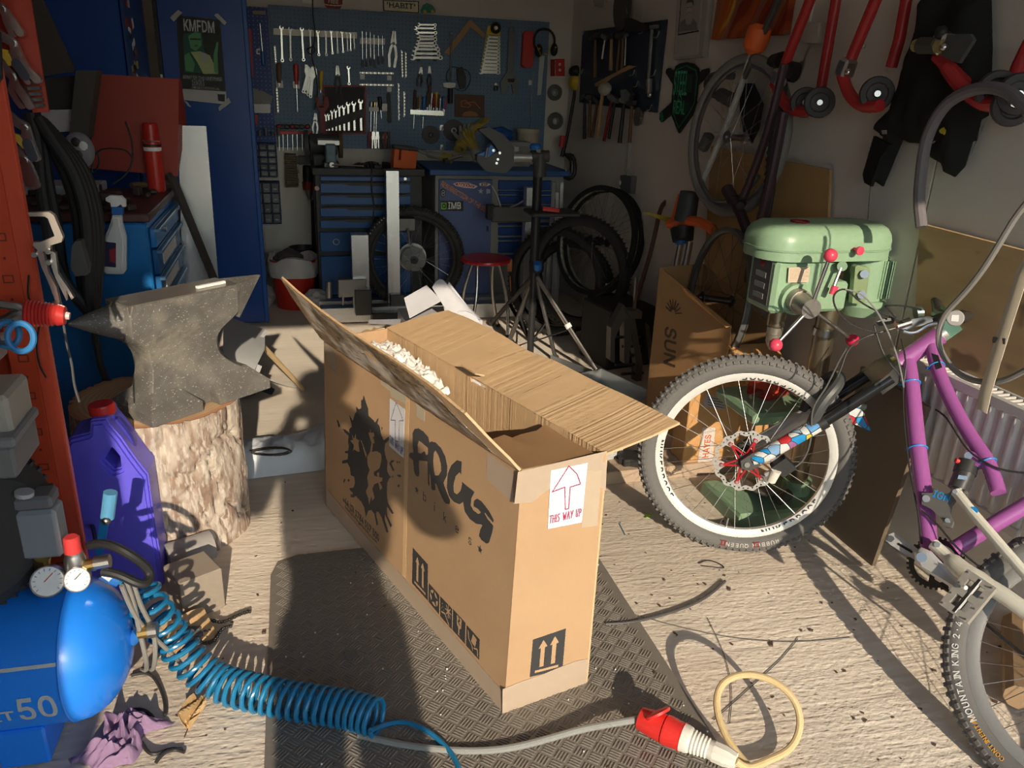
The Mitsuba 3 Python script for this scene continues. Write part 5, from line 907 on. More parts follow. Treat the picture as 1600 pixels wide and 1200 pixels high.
# on the cabinet top
ck = lambda x, y, Y: PY(x, y, Y)
sc2 = thing('spray_can', 'red aerosol can with a red cap standing on the blue drawer cabinet', 'spray can'); o = PZ(246, 299, ZK + .003); o = V(o[0], o[1], ZK + .003); R_ = .033
part(sc2, 'body', lathe([(0, 0), (R_ * .95, 0), (R_, .006), (R_, .185), (R_ * .8, .20), (0, .20)], o, Z_, 24), M((0.50, .03, .02), .25)); part(sc2, 'band', lathe([(R_ + .0006, .158), (R_ + .0006, .172)], o, Z_, 24), WHITE); part(sc2, 'band', lathe([(R_ + .0006, .175), (R_ + .0006, .184)], o, Z_, 24), BLACK); part(sc2, 'cap', lathe([(0, .196), (.029, .196), (.028, .255), (.024, .262), (0, .262)], o, Z_, 24), M((0.42, .02, .015), .3))
part(sc2, 'rim', ring(o + Z_ * .196, Z_, .030, .003, 24, 6), CHROME)
rsh = thing('metal_cover', 'dull red sheet-metal cover standing upright behind the clutter on the blue cabinet', 'cover'); LP = Plane((0, YK + .62, 0), X_, Z_)
part(rsh, 'sheet', LP.px([(568, 440), (1065, 470), (1058, 1050), (520, 1000), (545, 830)], .01, 0, 0, 0, 3.81), M((0.27, .035, .022), .55)); part(rsh, 'side', hull([LP.pt(*LP.uv(x / 3.81, y / 3.81), h) for x, y in ((1058, 468), (1058, 1050)) for h in (0, .01)] + [LP.pt(*LP.uv(x / 3.81, y / 3.81), -.10) for x, y in ((1095, 740), (1060, 470))]), M((0.24, .03, .02), .55))
hd = thing('grey_hood', 'dark grey sloping sheet-metal hood left of the red cover', 'hood'); HPk = Plane((0, YK + .52, 0), X_, Z_)
part(hd, 'slope', HPk.px([(30, -40), (48, -40), (116, 108), (116, 112), (62, 120), (40, 20)], .02), M((0.055, .048, .042), .7)); part(hd, 'column', HPk.px([(118, 110), (151, 110), (137, 216), (108, 214)], .10, -.05), M((0.065, .058, .05), .7)); part(hd, 'back', HPk.px([(70, 122), (118, 118), (114, 170), (73, 170)], .02, -.06), M((0.045, .042, .038), .7))
one('picture_card', HPk.px([(64, 172), (113, 171), (112, 205), (66, 208)], .004, .01), M((0.45, .42, .44), .6), 'white card standing below the dark grey hood', 'card')
prb = thing('printed_bag', 'black and white printed bag on the blue cabinet beside the hoses', 'bag'); p = PY(124, 235, YK + .12); part(prb, 'body', xf(sph((0, 0, 0), .05, .95, .6, 1.2, 3), None, p), M((0.20, .20, .22), .5))
for k, (x, y) in enumerate(((118, 222), (130, 228), (122, 242))): part(prb, 'print', sph(PY(x, y, YK + .088), .014, 1, .3, 1.1, 1), BLACK if k != 1 else WHITE)
one('cable_loop', tube(spline([PY(x, y, YK + .18) for x, y in ((196, 190), (204, 215), (207, 245), (200, 268), (188, 280), (176, 288))], 40), .003, 6), BLACK, 'thin black cable curving in front of the red cover', 'cable')
one('cable_loop', tube(spline([PY(x, y, YK + .16) for x, y in ((106, 228), (135, 228), (152, 240), (154, 258), (145, 270), (150, 240), (175, 232), (198, 236), (206, 246))], 60), .003, 6), BLACK, 'looped black cable lying on the blue cabinet', 'cable')
ct = thing('cabinet_clutter', 'dark jumble of cutters, rags and fittings on the blue drawer cabinet', 'tool clutter', kind='stuff'); ms = []
for k in range(40): 
    s = (rng.uniform(.02, .09), rng.uniform(.015, .04), rng.uniform(.012, .035)); ms.append(box(s, (XK - rng.uniform(.06, .52), YK + rng.uniform(.05, .52), ZK + s[2] / 2 + .004), rotz(rng.uniform(0, 3)), .004))
scene[ct] = mikit.ply(cat(ms), M((0.055, .035, .032), .5), 30)
one('white_tray', box((.30, .20, .035), (XK - .40, YK + .52, ZK + .022), bev=.004), M((0.36, .38, .42), .4), 'pale plastic tray at the back of the blue cabinet top', 'tray')
one('pipe_piece', tube([PZ(205, 290, ZK + .03), PZ(262, 285, ZK + .03)], .012, 10), M((0.12, .08, .04), .5), 'short brown rod lying behind the red aerosol can', 'rod')
# black hoses
hs = thing('hose_coil', 'coil of thick black rubber hoses hanging between the red shelving and the blue cabinet', 'hose')
HB = M((0.022, .022, .022), .55)
for k in range(8):
    o_ = k * 6.5; Yk = 2.52 + .030 * (k % 4)
    pts = [(48 + o_ * .4, 176 + k * 2), (62 + o_ * .75, 215 + k), (85 + o_ * .95, 262), (104 + o_ * 1.0, 320), (112 + o_ * .95, 380), (118 + o_ * .75, 440), (132 + o_ * .35, 478), (142, 500)]
    if k == 0: pts = [(46, 176), (58, 230), (64, 290), (72, 340), (80, 390), (96, 430), (118, 462), (140, 486)]
    if k == 1: pts = [(52, 180), (66, 230), (74, 280), (84, 330), (92, 380), (100, 430), (120, 466), (150, 500)]
    part(hs, 'loop', tube(spline([PY(x, y, Yk) for x, y in pts], 40), .0165, 10), HB)
gh = thing('cable_gland', 'grey plastic plug hanging among the black hoses', 'plug'); part(gh, 'body', Plane((0, 2.505, 0), X_, Z_).px([(112, 385), (117, 377), (126, 376), (131, 395), (138, 418), (136, 430), (118, 432), (110, 420)], .04), M((0.09, .09, .085), .6))
one('hanging_hose', tube(spline([PY(x, y, 2.78) for x, y in ((146, 505), (150, 535), (156, 565), (164, 590), (176, 608))], 30), .011, 8), HB, 'black hose end hanging in front of the blue cabinet side behind the anvil', 'hose')
# aluminium sheet and dark bar leaning
als = Plane((0, 3.62, 0), X_, Z_)
one('metal_sheet', als.px([(278, 196), (322, 197), (342, 445), (300, 470), (285, 430)], .003), M((0.62, .62, .62), .35, 1.0), 'tall bright aluminium sheet standing beside the blue cabinet', 'metal sheet')
one('metal_sheet', Plane((0, 3.74, 0), X_, Z_).px([(268, 290), (330, 300), (336, 470), (262, 480)], .003), M((0.30, .32, .35), .4, .8), 'lower grey metal sheet behind the aluminium sheet by the blue cabinet', 'metal sheet')
one('dark_bar', bar(PY(266, 270, 3.56), PY(342, 455, 3.50), .045, .012), M((0.05, .04, .035), .6), 'dark flat bar leaning across the aluminium sheet', 'bar')
# ---------------------------------------------------------------- tall blue locker with an open door
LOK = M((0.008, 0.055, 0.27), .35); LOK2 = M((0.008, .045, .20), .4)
lk = thing('locker', 'tall dark blue steel locker with an open door at the back left', 'locker')
part(lk, 'body', box((.95, .60, 1.95), (-.725 - .475, 4.60, .975), bev=.006), LOK)
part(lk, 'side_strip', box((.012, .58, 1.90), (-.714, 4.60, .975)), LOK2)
DOORP = Plane((0, 4.935, 0), X_, Z_)
(dx0, _), (dx1, _) = DOORP.tr([(250, 60), (380, 0)]); 
dk = part(lk, 'door', box((dx1 - dx0 + .012, .03, 1.93), ((dx0 + dx1) / 2 + .004, 4.952, .985), bev=.004), LOK); part(dk, 'edge', box((.025, .05, 1.93), (dx1 + .002, 4.955, .985), bev=.004), M((0.012, .08, .33), .35)); part(dk, 'gap', box((.02, .02, 1.9), (dx0 - .012, 4.945, .985)), BLACK); part(dk, 'latch', box((.012, .01, .06), (dx0 - .012, 4.93, 1.40)), STEEL)
for k in range(26):
    x = .10; z = 1.93 - .018 * k; y = 4.40 + rng.uniform(-.06, .10); w, h_ = rng.uniform(.04, .09), rng.uniform(.015, .05)
    part(lk, 'sticker', box((.002, w, h_), (-.7075, y + .02, 1.40 + rng.uniform(0, .5)), rotax(X_, rng.uniform(-.4, .4))), (WHITE, DRED, BLACK, GREY, M((.10, .12, .2), .5), M((.35, .3, .1), .5))[k % 6])
po = thing('poster', 'dark band poster with green artwork and white headline taped on the blue locker door', 'poster'); DS = Plane((0, 4.935, 0), X_, Z_); z1 = dict(ox=0, oy=0, k=3.81)
part(po, 'sheet', DS.px([(1050, 90), (1310, 120), (1350, 620), (1080, 590)], .0012, .003, **z1), M((0.012, .014, .012), .5))
part(po, 'foot_strip', DS.px([(1083, 528), (1345, 545), (1350, 622), (1088, 595)], .0006, .0045, **z1), M((0.50, .50, .50), .6))
part(po, 'lettering', DS.text('KMFDM', 1185 / 3.81, 155 / 3.81, .055, .0043, True, width=.155, rot=-.03), M((0.55, .55, .56), .6))
for t_, x, y, hh, w in (('ARMY OF THE UNIVERSE', 1205, 465, .018, .20), ('16VOLT', 1180, 492, .028, .065), ('DRAGON FACTION LAB', 1225, 525, .012, .14)):
    part(po, 'lettering', DS.text(t_, x / 3.81, y / 3.81, hh, .0043, False, width=w, rot=-.03), M((0.45, .46, .45), .6))
GR1, GR2, GR3 = M((0.10, .30, .13), .6), M((0.42, .46, .22), .6), M((0.02, .10, .07), .6)
for pts, m, h in (([(1090, 200), (1200, 190), (1215, 300), (1300, 440), (1100, 430), (1095, 330)], GR3, .0043), ([(1120, 215), (1160, 190), (1195, 200), (1200, 270), (1165, 305), (1135, 285)], GR1, .0048), ([(1135, 310), (1190, 305), (1250, 330), (1300, 440), (1210, 440), (1180, 380)], GR2, .0048), ([(1270, 330), (1290, 250), (1300, 250), (1295, 330), (1300, 440), (1275, 430)], GR1, .0050), ([(1098, 330), (1125, 310), (1160, 380), (1150, 430), (1105, 420)], GR1, .0050), ([(1190, 320), (1225, 315), (1235, 360), (1210, 380)], M((.4, .42, .42), .6), .0053), ([(1130, 228), (1195, 230), (1195, 238), (1130, 238)], BLACK, .0053), ([(1155, 270), (1180, 268), (1176, 276), (1158, 277)], GR3, .0053)):
    part(po, 'artwork', DS.px(pts, .0004, h, **z1), m)
part(po, 'emblem', DS.px([(1295, 560), (1338, 562), (1338, 605), (1298, 600)], .0004, .0053, **z1), BLACK)
for pts in ([(1012, 105), (1060, 58), (1085, 75), (1035, 130)], [(1275, 90), (1295, 78), (1350, 135), (1335, 150)], [(1095, 600), (1115, 605), (1140, 638), (1120, 632)], [(1300, 640), (1360, 580), (1375, 610), (1305, 662)]): part(po, 'tape', DS.px(pts, .0006, .0055, **z1), M((0.42, .42, .40), .5))
# ---------------------------------------------------------------- stump and anvil
def fn_bark(p, n, uv):
    a = dr.atan2(p.y - 2.57, p.x + .465); v = fbm(a * 9, p.z * 10, 2, octaves=4); g = fbm(a * 38, p.z * 36, 5)
    c = mix((0.27, 0.185, 0.14), (0.48, 0.40, 0.33), smoothstep(.3, .65, v)); return mix(c, (0.62, 0.57, 0.50), .6 * smoothstep(.5, .7, g))
MP('m_bark', fn_bark, .9, bump=lambda p, n, uv: fbm(p.x * 60, p.z * 60, p.y * 60, octaves=3), scale=.008)
def fn_end(p, n, uv):
    r = dr.sqrt(dr.square(p.x + .465) + dr.square(p.y - 2.57)); w = fbm(p.x * 7, p.y * 7, 1)
    c = mix((0.50, .33, .18), (0.60, .42, .25), .5 + .5 * dr.sin(r * 420 + w * 9)); c = mix(c, (0.46, .20, .10), .8 * smoothstep(.215, .245, r)); return mix(c, (.30, .20, .13), .6 * smoothstep(.5, .7, fbm(p.x * 5 + 2, p.y * 5, 3)))
MP('m_endgrain', fn_end, .75)
SR, SH, SO = .252, .47, V(-.465, 2.57, 0)
sk = thing('tree_stump', 'thick sawn tree stump with flaky bark carrying the anvil', 'stump')
na, nh = 160, 46; v = []
for j in range(nh):
    z = SH * j / (nh - 1)
    for i in range(na):
        a = 2 * math.pi * i / na; ca, sa = math.cos(a), math.sin(a)
        pl_ = meshkit.fbm([ca * 4.2, sa * 4.2, z * 5.5], 3, 2); cr = abs(meshkit.fbm([ca * 5, sa * 5, z * 4.5 + 9], 2, 8) - .5)
        cr2 = abs(meshkit.fbm([ca * 9, sa * 9, z * 12 + 3], 2, 18) - .5)
        r = SR + .020 * (pl_ - .5) - .024 * max(0, 1 - cr / .03) - .007 * max(0, 1 - cr2 / .03) + .03 * max(0, .12 - z)
        v.append(SO + V(ca * r, sa * r, z))
v = np.array(v).reshape(nh, na, 3); gg = np.concatenate([v, v[:, :1]], 1)
part(sk, 'bark', sheet(gg[:, ::-1]), 'm_bark', True)
rim_ = v[-1]; part(sk, 'top', trimesh.Trimesh(np.vstack([SO + Z_ * (SH + .001), rim_ * V(1, 1, 0) + Z_ * (SH + .001)]), [[0, 1 + i, 1 + (i + 1) % na] for i in range(na)], process=False), 'm_endgrain', False)
def fn_anvil(p, n, uv):
    c = mix((0.09, 0.085, 0.08), (0.19, 0.178, 0.163), fbm(p.x * 14, p.y * 14, p.z * 14, octaves=3)); c = mix(c, (0.27, .245, .20), .6 * smoothstep(.52, .72, fbm(p.x * 9 + 4, p.y * 9, p.z * 9)))
    return mix(c, (0.55, .53, .48), smoothstep(.76, .9, noise(p.x * 230, p.y * 230, p.z * 230)) * .45)
MP('m_anvil', fn_anvil, .5, .08, bump=lambda p, n, uv: fbm(p.x * 60, p.y * 60, p.z * 60), scale=.004)
an = thing('anvil', 'large worn blacksmith anvil with one round and one square horn on the stump', 'anvil')
HL, HR = V(-.612, 2.30, 0), V(-.128, 2.715, 0); ex_a = nz(HR - HL); AP = Plane(HL, ex_a, Z_)
ew = np.cross(ex_a, Z_)      # towards the viewer
am = lambda pts: AP.tr(pts, 90, 420, 4.8)
lv = [ # left and right outline of the side, with half width
 ((545, 1015), (1290, 985), .062), ((590, 900), (1420, 838), .058), ((610, 800), (1270, 730), .050), ((622, 720), (1175, 620), .045), ((605, 630), (1150, 530), .046), ((540, 555), (1185, 420), .052), ((470, 500), (1240, 370), .060), ((438, 440), (1290, 310), .062), ((440, 260), (1275, 100), .062)]
fr_ = []
for (l, r, w) in lv:
    (ul, vl), (ur, vr) = am([l, r]); z = (vl + vr) / 2; fr_.append((ul, ur, max(z, SH + .003), w))
zs = [f[2] for f in fr_]; fr_[0] = (fr_[0][0], fr_[0][1], SH + .004, fr_[0][3])
zt_ = fr_[-1][2]
def loft(fr, n=6):
    rings = []
    for ul, ur, z, w in fr:
        c = min(.012, w * .3); q = [(ul + c, -w), (ur - c, -w), (ur, -w + c), (ur, w - c), (ur - c, w), (ul + c, w), (ul, w - c), (ul, -w + c)]
        rings.append([HL + ex_a * a + ew * -b + Z_ * z for a, b in q])
    k = 8; v = np.array(rings).reshape(-1, 3); f = []
    for j in range(len(rings) - 1):
        for i in range(k): f += [[j * k + i, j * k + (i + 1) % k, (j + 1) * k + (i + 1) % k], [j * k + i, (j + 1) * k + (i + 1) % k, (j + 1) * k + i]]
    f += [[0, i + 1, i] for i in range(1, k - 1)]; b = (len(rings) - 1) * k; f += [[b, b + i, b + i + 1] for i in range(1, k - 1)]
    return trimesh.Trimesh(v, f, process=False)
from scipy.interpolate import PchipInterpolator
o_ = np.argsort(zs); FR = np.array([fr_[i] for i in o_]); FR[:, 2] = np.maximum.accumulate(FR[:, 2] + np.arange(len(FR)) * 1e-5)
zq = np.linspace(FR[0, 2], FR[-1, 2], 26); fi = [PchipInterpolator(FR[:, 2], FR[:, c])(zq) for c in (0, 1, 3)]
part(an, 'body', loft(list(zip(fi[0], fi[1], zq, fi[2]))), 'm_anvil', 40)
ub0, ub1 = am([(545, 1050), (1430, 860)]); fl_, frr = ub0[0], ub1[0]
for s0, s1 in ((fl_ - .0, fl_ + .17), (frr - .19, frr + .005)):
    part(an, 'foot', hull([HL + ex_a * a + ew * b + Z_ * z for a in (s0, s1) for b in (-.108, .108) for z in (SH + .004, SH + .036)] + [HL + ex_a * a + ew * b + Z_ * (SH + .085) for a in (s0 + .045, s1 - .045) for b in (-.05, .05)]), 'm_anvil', 30)
part(an, 'face_plate', hull([HL + ex_a * a + ew * b + Z_ * z for a in (fi[0][-1] + .002, fi[1][-1] - .002) for b in (-.060, .060) for z in (zt_ - .02, zt_ + .004)]), M((0.38, .35, .31), .35, .8), 20)
uL = am([(438, 350)])[0]; hz_ = zt_ - .052
h0 = HL + ex_a * (fi[0][-1] + .02) + Z_ * hz_; tipL = HL + Z_ * (zt_ - .028)
part(an, 'round_horn', tube([h0 + (tipL - h0) * t for t in np.linspace(0, 1, 12)], [.054 * (1 - t ** 1.25) + .004 for t in np.linspace(0, 1, 12)], 20), 'm_anvil', 50)
uR = fi[1][-1]; tR = HL + ex_a * np.linalg.norm(HR - HL) + Z_ * (zt_ + .002)
part(an, 'square_horn', hull([HL + ex_a * (uR - .01) + ew * b + Z_ * z for b in (-.060, .060) for z in (zt_, zt_ - .105)] + [tR + ew * b for b in (-.006, .006)] + [tR - Z_ * .008]), 'm_anvil', 20)
one('chalk_stub', hull([HL + ex_a * (uR - .13 + a) + ew * (.02 + b) + Z_ * (zt_ + .005 + c) for a in (0, .10) for b in (0, .012) for c in (0, .008)]), WHITE, 'short white stick lying on the anvil face', 'chalk')
# ---------------------------------------------------------------- blue plastic can
BPL = M((0.12, 0.10, 0.66), .36, spec=.5)
cn = thing('jerry_can', 'tall blue-violet plastic canister with a red screw cap standing before the stump', 'canister'); CPl = Plane((0, 2.20, 0), X_, Z_)
prof = CPl.tr([(105, 690), (112, 682), (140, 675), (142, 655), (168, 652), (172, 662), (190, 683), (205, 705), (222, 728), (232, 740), (240, 800), (258, 912), (150, 935), (118, 890), (106, 760)])
g = Polygon(prof).buffer(-.008).buffer(.012).buffer(-.004)
hole_ = Polygon(CPl.tr([(176, 700), (186, 712), (188, 728), (180, 730), (166, 716)])).buffer(.003)
g = g.difference(hole_) if g.contains(hole_) else g
part(cn, 'body', cat(*[CPl.prism(g.buffer(-b) if b else g, h2 - h1, h1) for b, h1, h2 in ((.012, -.14, -.125), (.004, -.125, -.11), (0, -.11, .0), (.004, .0, .012), (.012, .012, .022))]), BPL, 25)
c = CPl.pt(*CPl.uv(155, 656), -.05); ax_ = nz(V(-.06, 0, 1)); part(cn, 'cap', lathe([(0, 0), (.034, 0), (.035, .022), (.032, .028), (0, .028)], c, ax_, 24), M((0.50, .025, .02), .35)); part(cn, 'neck', lathe([(.028, -.03), (.030, .002)], c, ax_, 20), BPL)
part(cn, 'handle', tube(spline([CPl.pt(*CPl.uv(x, y), -.05) for x, y in ((170, 668), (188, 690), (198, 712), (196, 740), (186, 752))], 20), .018, 10), M((0.045, .04, .32), .4))
# ---------------------------------------------------------------- compressor
TB = M((0.012, 0.22, 0.86), .24, clearcoat=.6)
cp = thing('air_compressor', 'blue air compressor with pale lettering, two gauges, a red knob and hose couplings', 'compressor')
TR_ = .155; tc = PZ(128, 1010, .235); tt = PZ(207, 1001, .235); tax = nz((tt - tc) * V(1, 1, 0)); 
pr = [(0, -.75), (TR_, -.72), (TR_, 0)] + [(TR_ * math.cos(a), .105 * math.sin(a)) for a in np.linspace(0.06, math.pi / 2, 10)]
part(cp, 'tank', lathe(pr[:3] + [(TR_, .0)], tc, tax, 48, Z_), TB, 50); part(cp, 'tank_end', lathe([(TR_ + .002, -.004)] + pr[3:], tc, tax, 48, Z_), TB, 60); part(cp, 'weld_seam', ring(tc - tax * .004, tax, TR_ + .0005, .003, 48, 6), TB)
tside = nz(np.cross(tax, Z_))     # towards the viewer
part(cp, 'foot', box((.10, .20, .10), tc - tax * .12 - Z_ * (TR_ + .02) , np.column_stack([tax, np.cross(Z_, tax), Z_]), .005), TB)
part(cp, 'foot', box((.10, .20, .10), tc - tax * .60 - Z_ * (TR_ + .02) , np.column_stack([tax, np.cross(Z_, tax), Z_]), .005), TB)
# lettering wrapped on the tank
def wrap(m, a0): # mesh in (u along axis, v round the tank, h) -> on the tank
    v = np.array(m.vertices); a = a0 + v[:, 1] / TR_; r = TR_ + .0004 + v[:, 2]; m = m.copy()
    m.vertices = tc + np.outer(v[:, 0], tax) + (r * np.cos(a))[:, None] * tside + (r * np.sin(a))[:, None] * Z_; return m
sub_ = lambda m: m.subdivide_to_size(.012) if hasattr(m, 'subdivide_to_size') else m
def I3(o): return (o, X_, Y_)
LGR = M((0.45, .47, .50), .45)
part(cp, 'lettering', wrap(sub_(text('50', .062, (-.052, 0, 0), X_, Y_, True, width=.072)), -.18), LGR); part(cp, 'lettering', wrap(sub_(text('LT', .030, (-.120, -.012, 0), X_, Y_, True)), -.18), LGR)
for k in range(6): part(cp, 'stripe', wrap(sub_(prism([(-.155 - .022 * k, -.028), (-.140 - .022 * k, -.028), (-.130 - .022 * k, .04), (-.145 - .022 * k, .04)], .0006)), -.18), BLACK)
part(cp, 'stripe', wrap(sub_(prism(sbox(-.6, 0, -.0, .008), .0006)), .42), LGR)
tz = lambda x, y, d=0.0: PP(x, y, tc + tside * d, tside)
ps_ = part(cp, 'pressure_switch', xf(box((.080, .062, .115), (0, 0, 0), None, .008), np.column_stack([tax, -tside, Z_]), tz(66, 826, -.02)), M((0.20, .22, .25), .5)); part(ps_, 'top', xf(box((.076, .058, .03), (0, 0, 0), None, .006), np.column_stack([tax, -tside, Z_]), tz(55, 778, -.02)), M((0.13, .13, .14), .5)); part(ps_, 'knob', cat(cyl(tz(38, 774, .01), tz(38, 768, .01), .018, n=14)), M((.4, .4, .42), .4))
part(cp, 'riser', tube([tz(66, 870), tz(66, 930, -.03)], .016, 10), BRASS); part(cp, 'manifold', tube([tz(60, 893, -.01), tz(150, 885, -.01)], .010, 10), STEEL)
for x, y, r in ((75, 908, .033), (121, 905, .026)):
    o = tz(x, y, .03); vd = nz(CAM - o) * .55 + tside * .45; vd = nz(vd + Z_ * .1); gk = part(cp, 'gauge', lathe([(0, -.02), (r, -.02), (r * 1.04, .0), (r, .008), (r * .9, .004)], o, vd, 28), STEEL); part(gk, 'dial', lathe([(0, .005), (r * .92, .005)], o, vd, 28), WHITE)
    bxx, byy, _ = basis(vd, X_); part(gk, 'needle', bar(o + vd * .006 - bxx * r * .2, o + vd * .006 + (bxx * .3 + byy * .5) * r, .002, .001), RED if r > .03 else BLACK)
    part(gk, 'scale', cat([bar(o + vd * .0058 + (bxx * math.cos(a) + byy * math.sin(a)) * r * .68, o + vd * .0058 + (bxx * math.cos(a) + byy * math.sin(a)) * r * .84, .0015, .0006) for a in np.linspace(-.7, 3.84, 12)]), M((.15, .15, .3), .5), kind='stuff')
o = tz(118, 880, .0); part(cp, 'regulator', lathe([(0, -.03), (.020, -.03), (.022, .01), (.018, .022), (.018, .03), (0, .03)], o, Z_, 20), ALU); part(cp, 'regulator_knob', lathe([(0, 0), (.0175, 0), (.0165, .034), (.013, .038), (0, .038)], o + Z_ * .028, Z_, 20), M((0.62, .05, .05), .4))
part(cp, 'coupling', tube([tz(132, 884, .005), tz(150, 880, .005)], .013, 12), BRASS); part(cp, 'coupling', tube([tz(148, 880, .005), tz(172, 876, .005)], .015, 12), STEEL)
part(cp, 'outlet_plug', tube([tt + tax * -.002 + Z_ * .0, tz(217, 988, .0)], .014, 12), BLUE); oq = tz(232, 985); part(cp, 'coupling', tube([tz(216, 988), oq], .016, 12), BRASS); part(cp, 'coupling', tube([oq, tz(246, 983)], .018, 12), STEEL)
part(cp, 'air_pipe', tube(spline([tz(140, 852, -.04), tz(165, 850, -.02), tz(205, 868, .0), tz(234, 898, .0), tz(226, 912, .02), tz(190, 900, .02), tz(160, 893, .01)], 50), .010, 10), BLACK)
for k, q in enumerate(([(196, 905), (208, 940), (218, 985), (228, 1030), (222, 1045)], [(205, 900), (222, 950), (240, 990), (242, 1030), (232, 1042)], [(190, 915), (215, 968), (245, 1000), (275, 1028), (290, 1050)])):
    one('cable_run', tube(spline([PP(x, y, tc + tax * .13, tside * .6 + tax * .8) for x, y in q[:-1]] + [PZ(*q[-1], .012)], 30), .0055, 8), M((0.22, .21, .19), .6), ('grey cable looping down behind the tank end of the compressor', 'second grey cable bent at the floor by the compressor', 'longest grey cable trailing from the compressor towards the spiral hose')[k], 'cable')
# coiled hose
SPB = M((0.012, .16, .33), .25, clearcoat=.5)
ch_ = thing('spiral_hose', 'translucent blue spiral air hose stretching from the compressor across the mat', 'hose')
cl_px = [(215, 918, .33), (235, 950, .27), (262, 985, .19), (295, 1030, .11), (340, 1065, .055), (400, 1083, .05), (470, 1097, .05), (540, 1108, .05), (592, 1122, .05)]
axp = spline([PZ(x, y, z) for x, y, z in cl_px], 400); tl = np.r_[0, np.cumsum(np.linalg.norm(np.diff(axp, axis=0), axis=1))]; ts = tl / tl[-1]
NT = 31; pts = [PP(183, 908, tc, tside), PP(195, 912, tc, tside)]
tg = np.gradient(axp, axis=0); tg /= np.linalg.norm(tg, axis=1, keepdims=True); e1 = np.cross(tg, Z_); e1 /= np.linalg.norm(e1, axis=1, keepdims=True); e2 = np.cross(e1, tg)
S_ = np.linspace(0, 1, NT * 22); ph_ = 2 * math.pi * NT * (S_ ** 1.35); 
for s, a in zip(S_, ph_):
    i = min(int(s * 399), 399); pts.append(axp[i] + .041 * (math.cos(a) * e1[i] + math.sin(a) * e2[i]))
part(ch_, 'coil', tube(np.array(pts), .0062, 8), SPB)
tail = spline([pts[-1]] + [PZ(x, y, .014) for x, y in ((600, 1133), (625, 1128), (660, 1138), (690, 1160), (710, 1185), (725, 1225))], 50); part(ch_, 'tail', tube(tail, .0062, 8), SPB)
part(ch_, 'fitting', tube([PP(170, 903, tc, tside), PP(186, 909, tc, tside)], .012, 10), BLUE); part(ch_, 'fitting', tube([PP(160, 896, tc, tside), PP(172, 904, tc, tside)], .013, 8), CHROME)
# blue scraper
bs = thing('scraper', 'pale blue hand tool with a round handle stuck upright in front of the canister', 'hand tool'); q = Plane(tc + V(0, .24, 0), X_, Z_)
part(bs, 'blade', q.px([(158, 800), (172, 808), (160, 868), (148, 866)], .006), M((0.02, .24, .52), .4)); part(bs, 'handle', tube([q.pt(*q.uv(174, 766), .01), q.pt(*q.uv(169, 806), .01)], .016, 12), M((0.10, .30, .50), .45)); part(bs, 'pin', sph(q.pt(*q.uv(169, 806), .024), .010), STEEL)
part(bs, 'shank', tube([q.pt(*q.uv(154, 860), .0), PZ(150, 915, .0) * V(1, 1, 0) + V(0, .06, .20)], .006, 6), DSTEEL)
# ribbed fan housing of the pump, on top of the tank
o = PY(-45, 835, 1.62); bx, by, bz = basis(nz(V(.75, -.6, 0)), Z_); fh = part(cp, 'fan_housing', lathe([(.0, -.05), (.125, -.055), (.165, -.03), (.180, 0), (.165, .03), (.125, .055), (0, .05)], o, bz, 44, Z_), RUBBER, label='black ribbed pump housing'); ms = []
for k in range(44):
    for s in (-1, 1):
        a = k * 2 * math.pi / 44; r0 = bx * math.cos(a) + by * math.sin(a); t0 = -bx * math.sin(a) + by * math.cos(a); ms.append(bar(o + r0 * .181 + bz * s * .002, o + r0 * .168 + bz * s * .030 + t0 * .02, .006, .008, r0))
part(fh, 'ribs', cat(ms), RUBBER, kind='stuff')
# ================================================================ right wall
RW = Plane((XR, 0, 0), -Y_, Z_)
def rw(name, pts, th, h, m, label, cat_, group=None, ox=0, oy=0, k=1.0): return one(name, RW.px(pts, th, h, ox, oy, k), m, label, cat_, group)
Z4 = dict(ox=840, oy=0, k=5.0); Z5 = dict(ox=1020, oy=0, k=6.667); Z6 = dict(ox=1200, oy=0, k=4.0); Z7 = dict(ox=960, oy=200, k=5.0)
RB = M((0.018, 0.03, 0.075), .5)
rw('pegboard', [(350, 245), (1005, 152), (925, 880), (325, 800)], .010, .003, M((0.02, .032, .06), .5), 'dark blue tool board of hammers on the right wall near the corner', 'pegboard', **Z4)
HT = dict(ox=880, oy=0, k=8.0)
def hammer(x0, y0, x1, y1, hw, hh, mh, mm, label, r=.011, v=HT, d=.035):
    """head at the first point, handle hanging to the second"""
    a, b = [RW.pt(*t, d) for t in RW.tr([(x0, y0), (x1, y1)], **v, h=d)]; h = thing('hammer', label, 'hammer'); ax = nz(b - a); s = nz(np.cross(ax, RW.n))
    part(h, 'handle', tube([a, a * .5 + b * .5, b], [r * .8, r, r * 1.1], 8), mh); part(h, 'head', cat(bar(a - s * hw / 2, a + s * hw / 2, hh, hh, ax, .004), tube([a + s * hw * .42, a + s * hw * .55], hh * .6, 10)), mm)
hammer(400, 465, 398, 970, .10, .035, DWOOD, DSTEEL, 'hammer with a brown handle hanging leftmost in the upper row of the dark tool board')
hammer(525, 470, 485, 735, .08, .025, CHROME, STEEL, 'bright slim hammer, second in the upper row of the dark tool board', .007)
hammer(605, 460, 595, 880, .09, .03, WOOD, DSTEEL, 'hammer with a light wooden handle in the upper row of the dark tool board')
hammer(710, 450, 672, 890, .08, .03, DWOOD, DSTEEL, 'hammer with a long thin brown handle in the upper row of the dark tool board', .008)
hammer(750, 440, 735, 870, .08, .03, DWOOD, DSTEEL, 'dark-handled hammer, last of the wooden ones in the upper row of the dark tool board', .009)
hammer(785, 440, 770, 820, .05, .02, STEEL, STEEL, 'thin steel-shafted hammer at the right of the upper row on the dark tool board', .005)
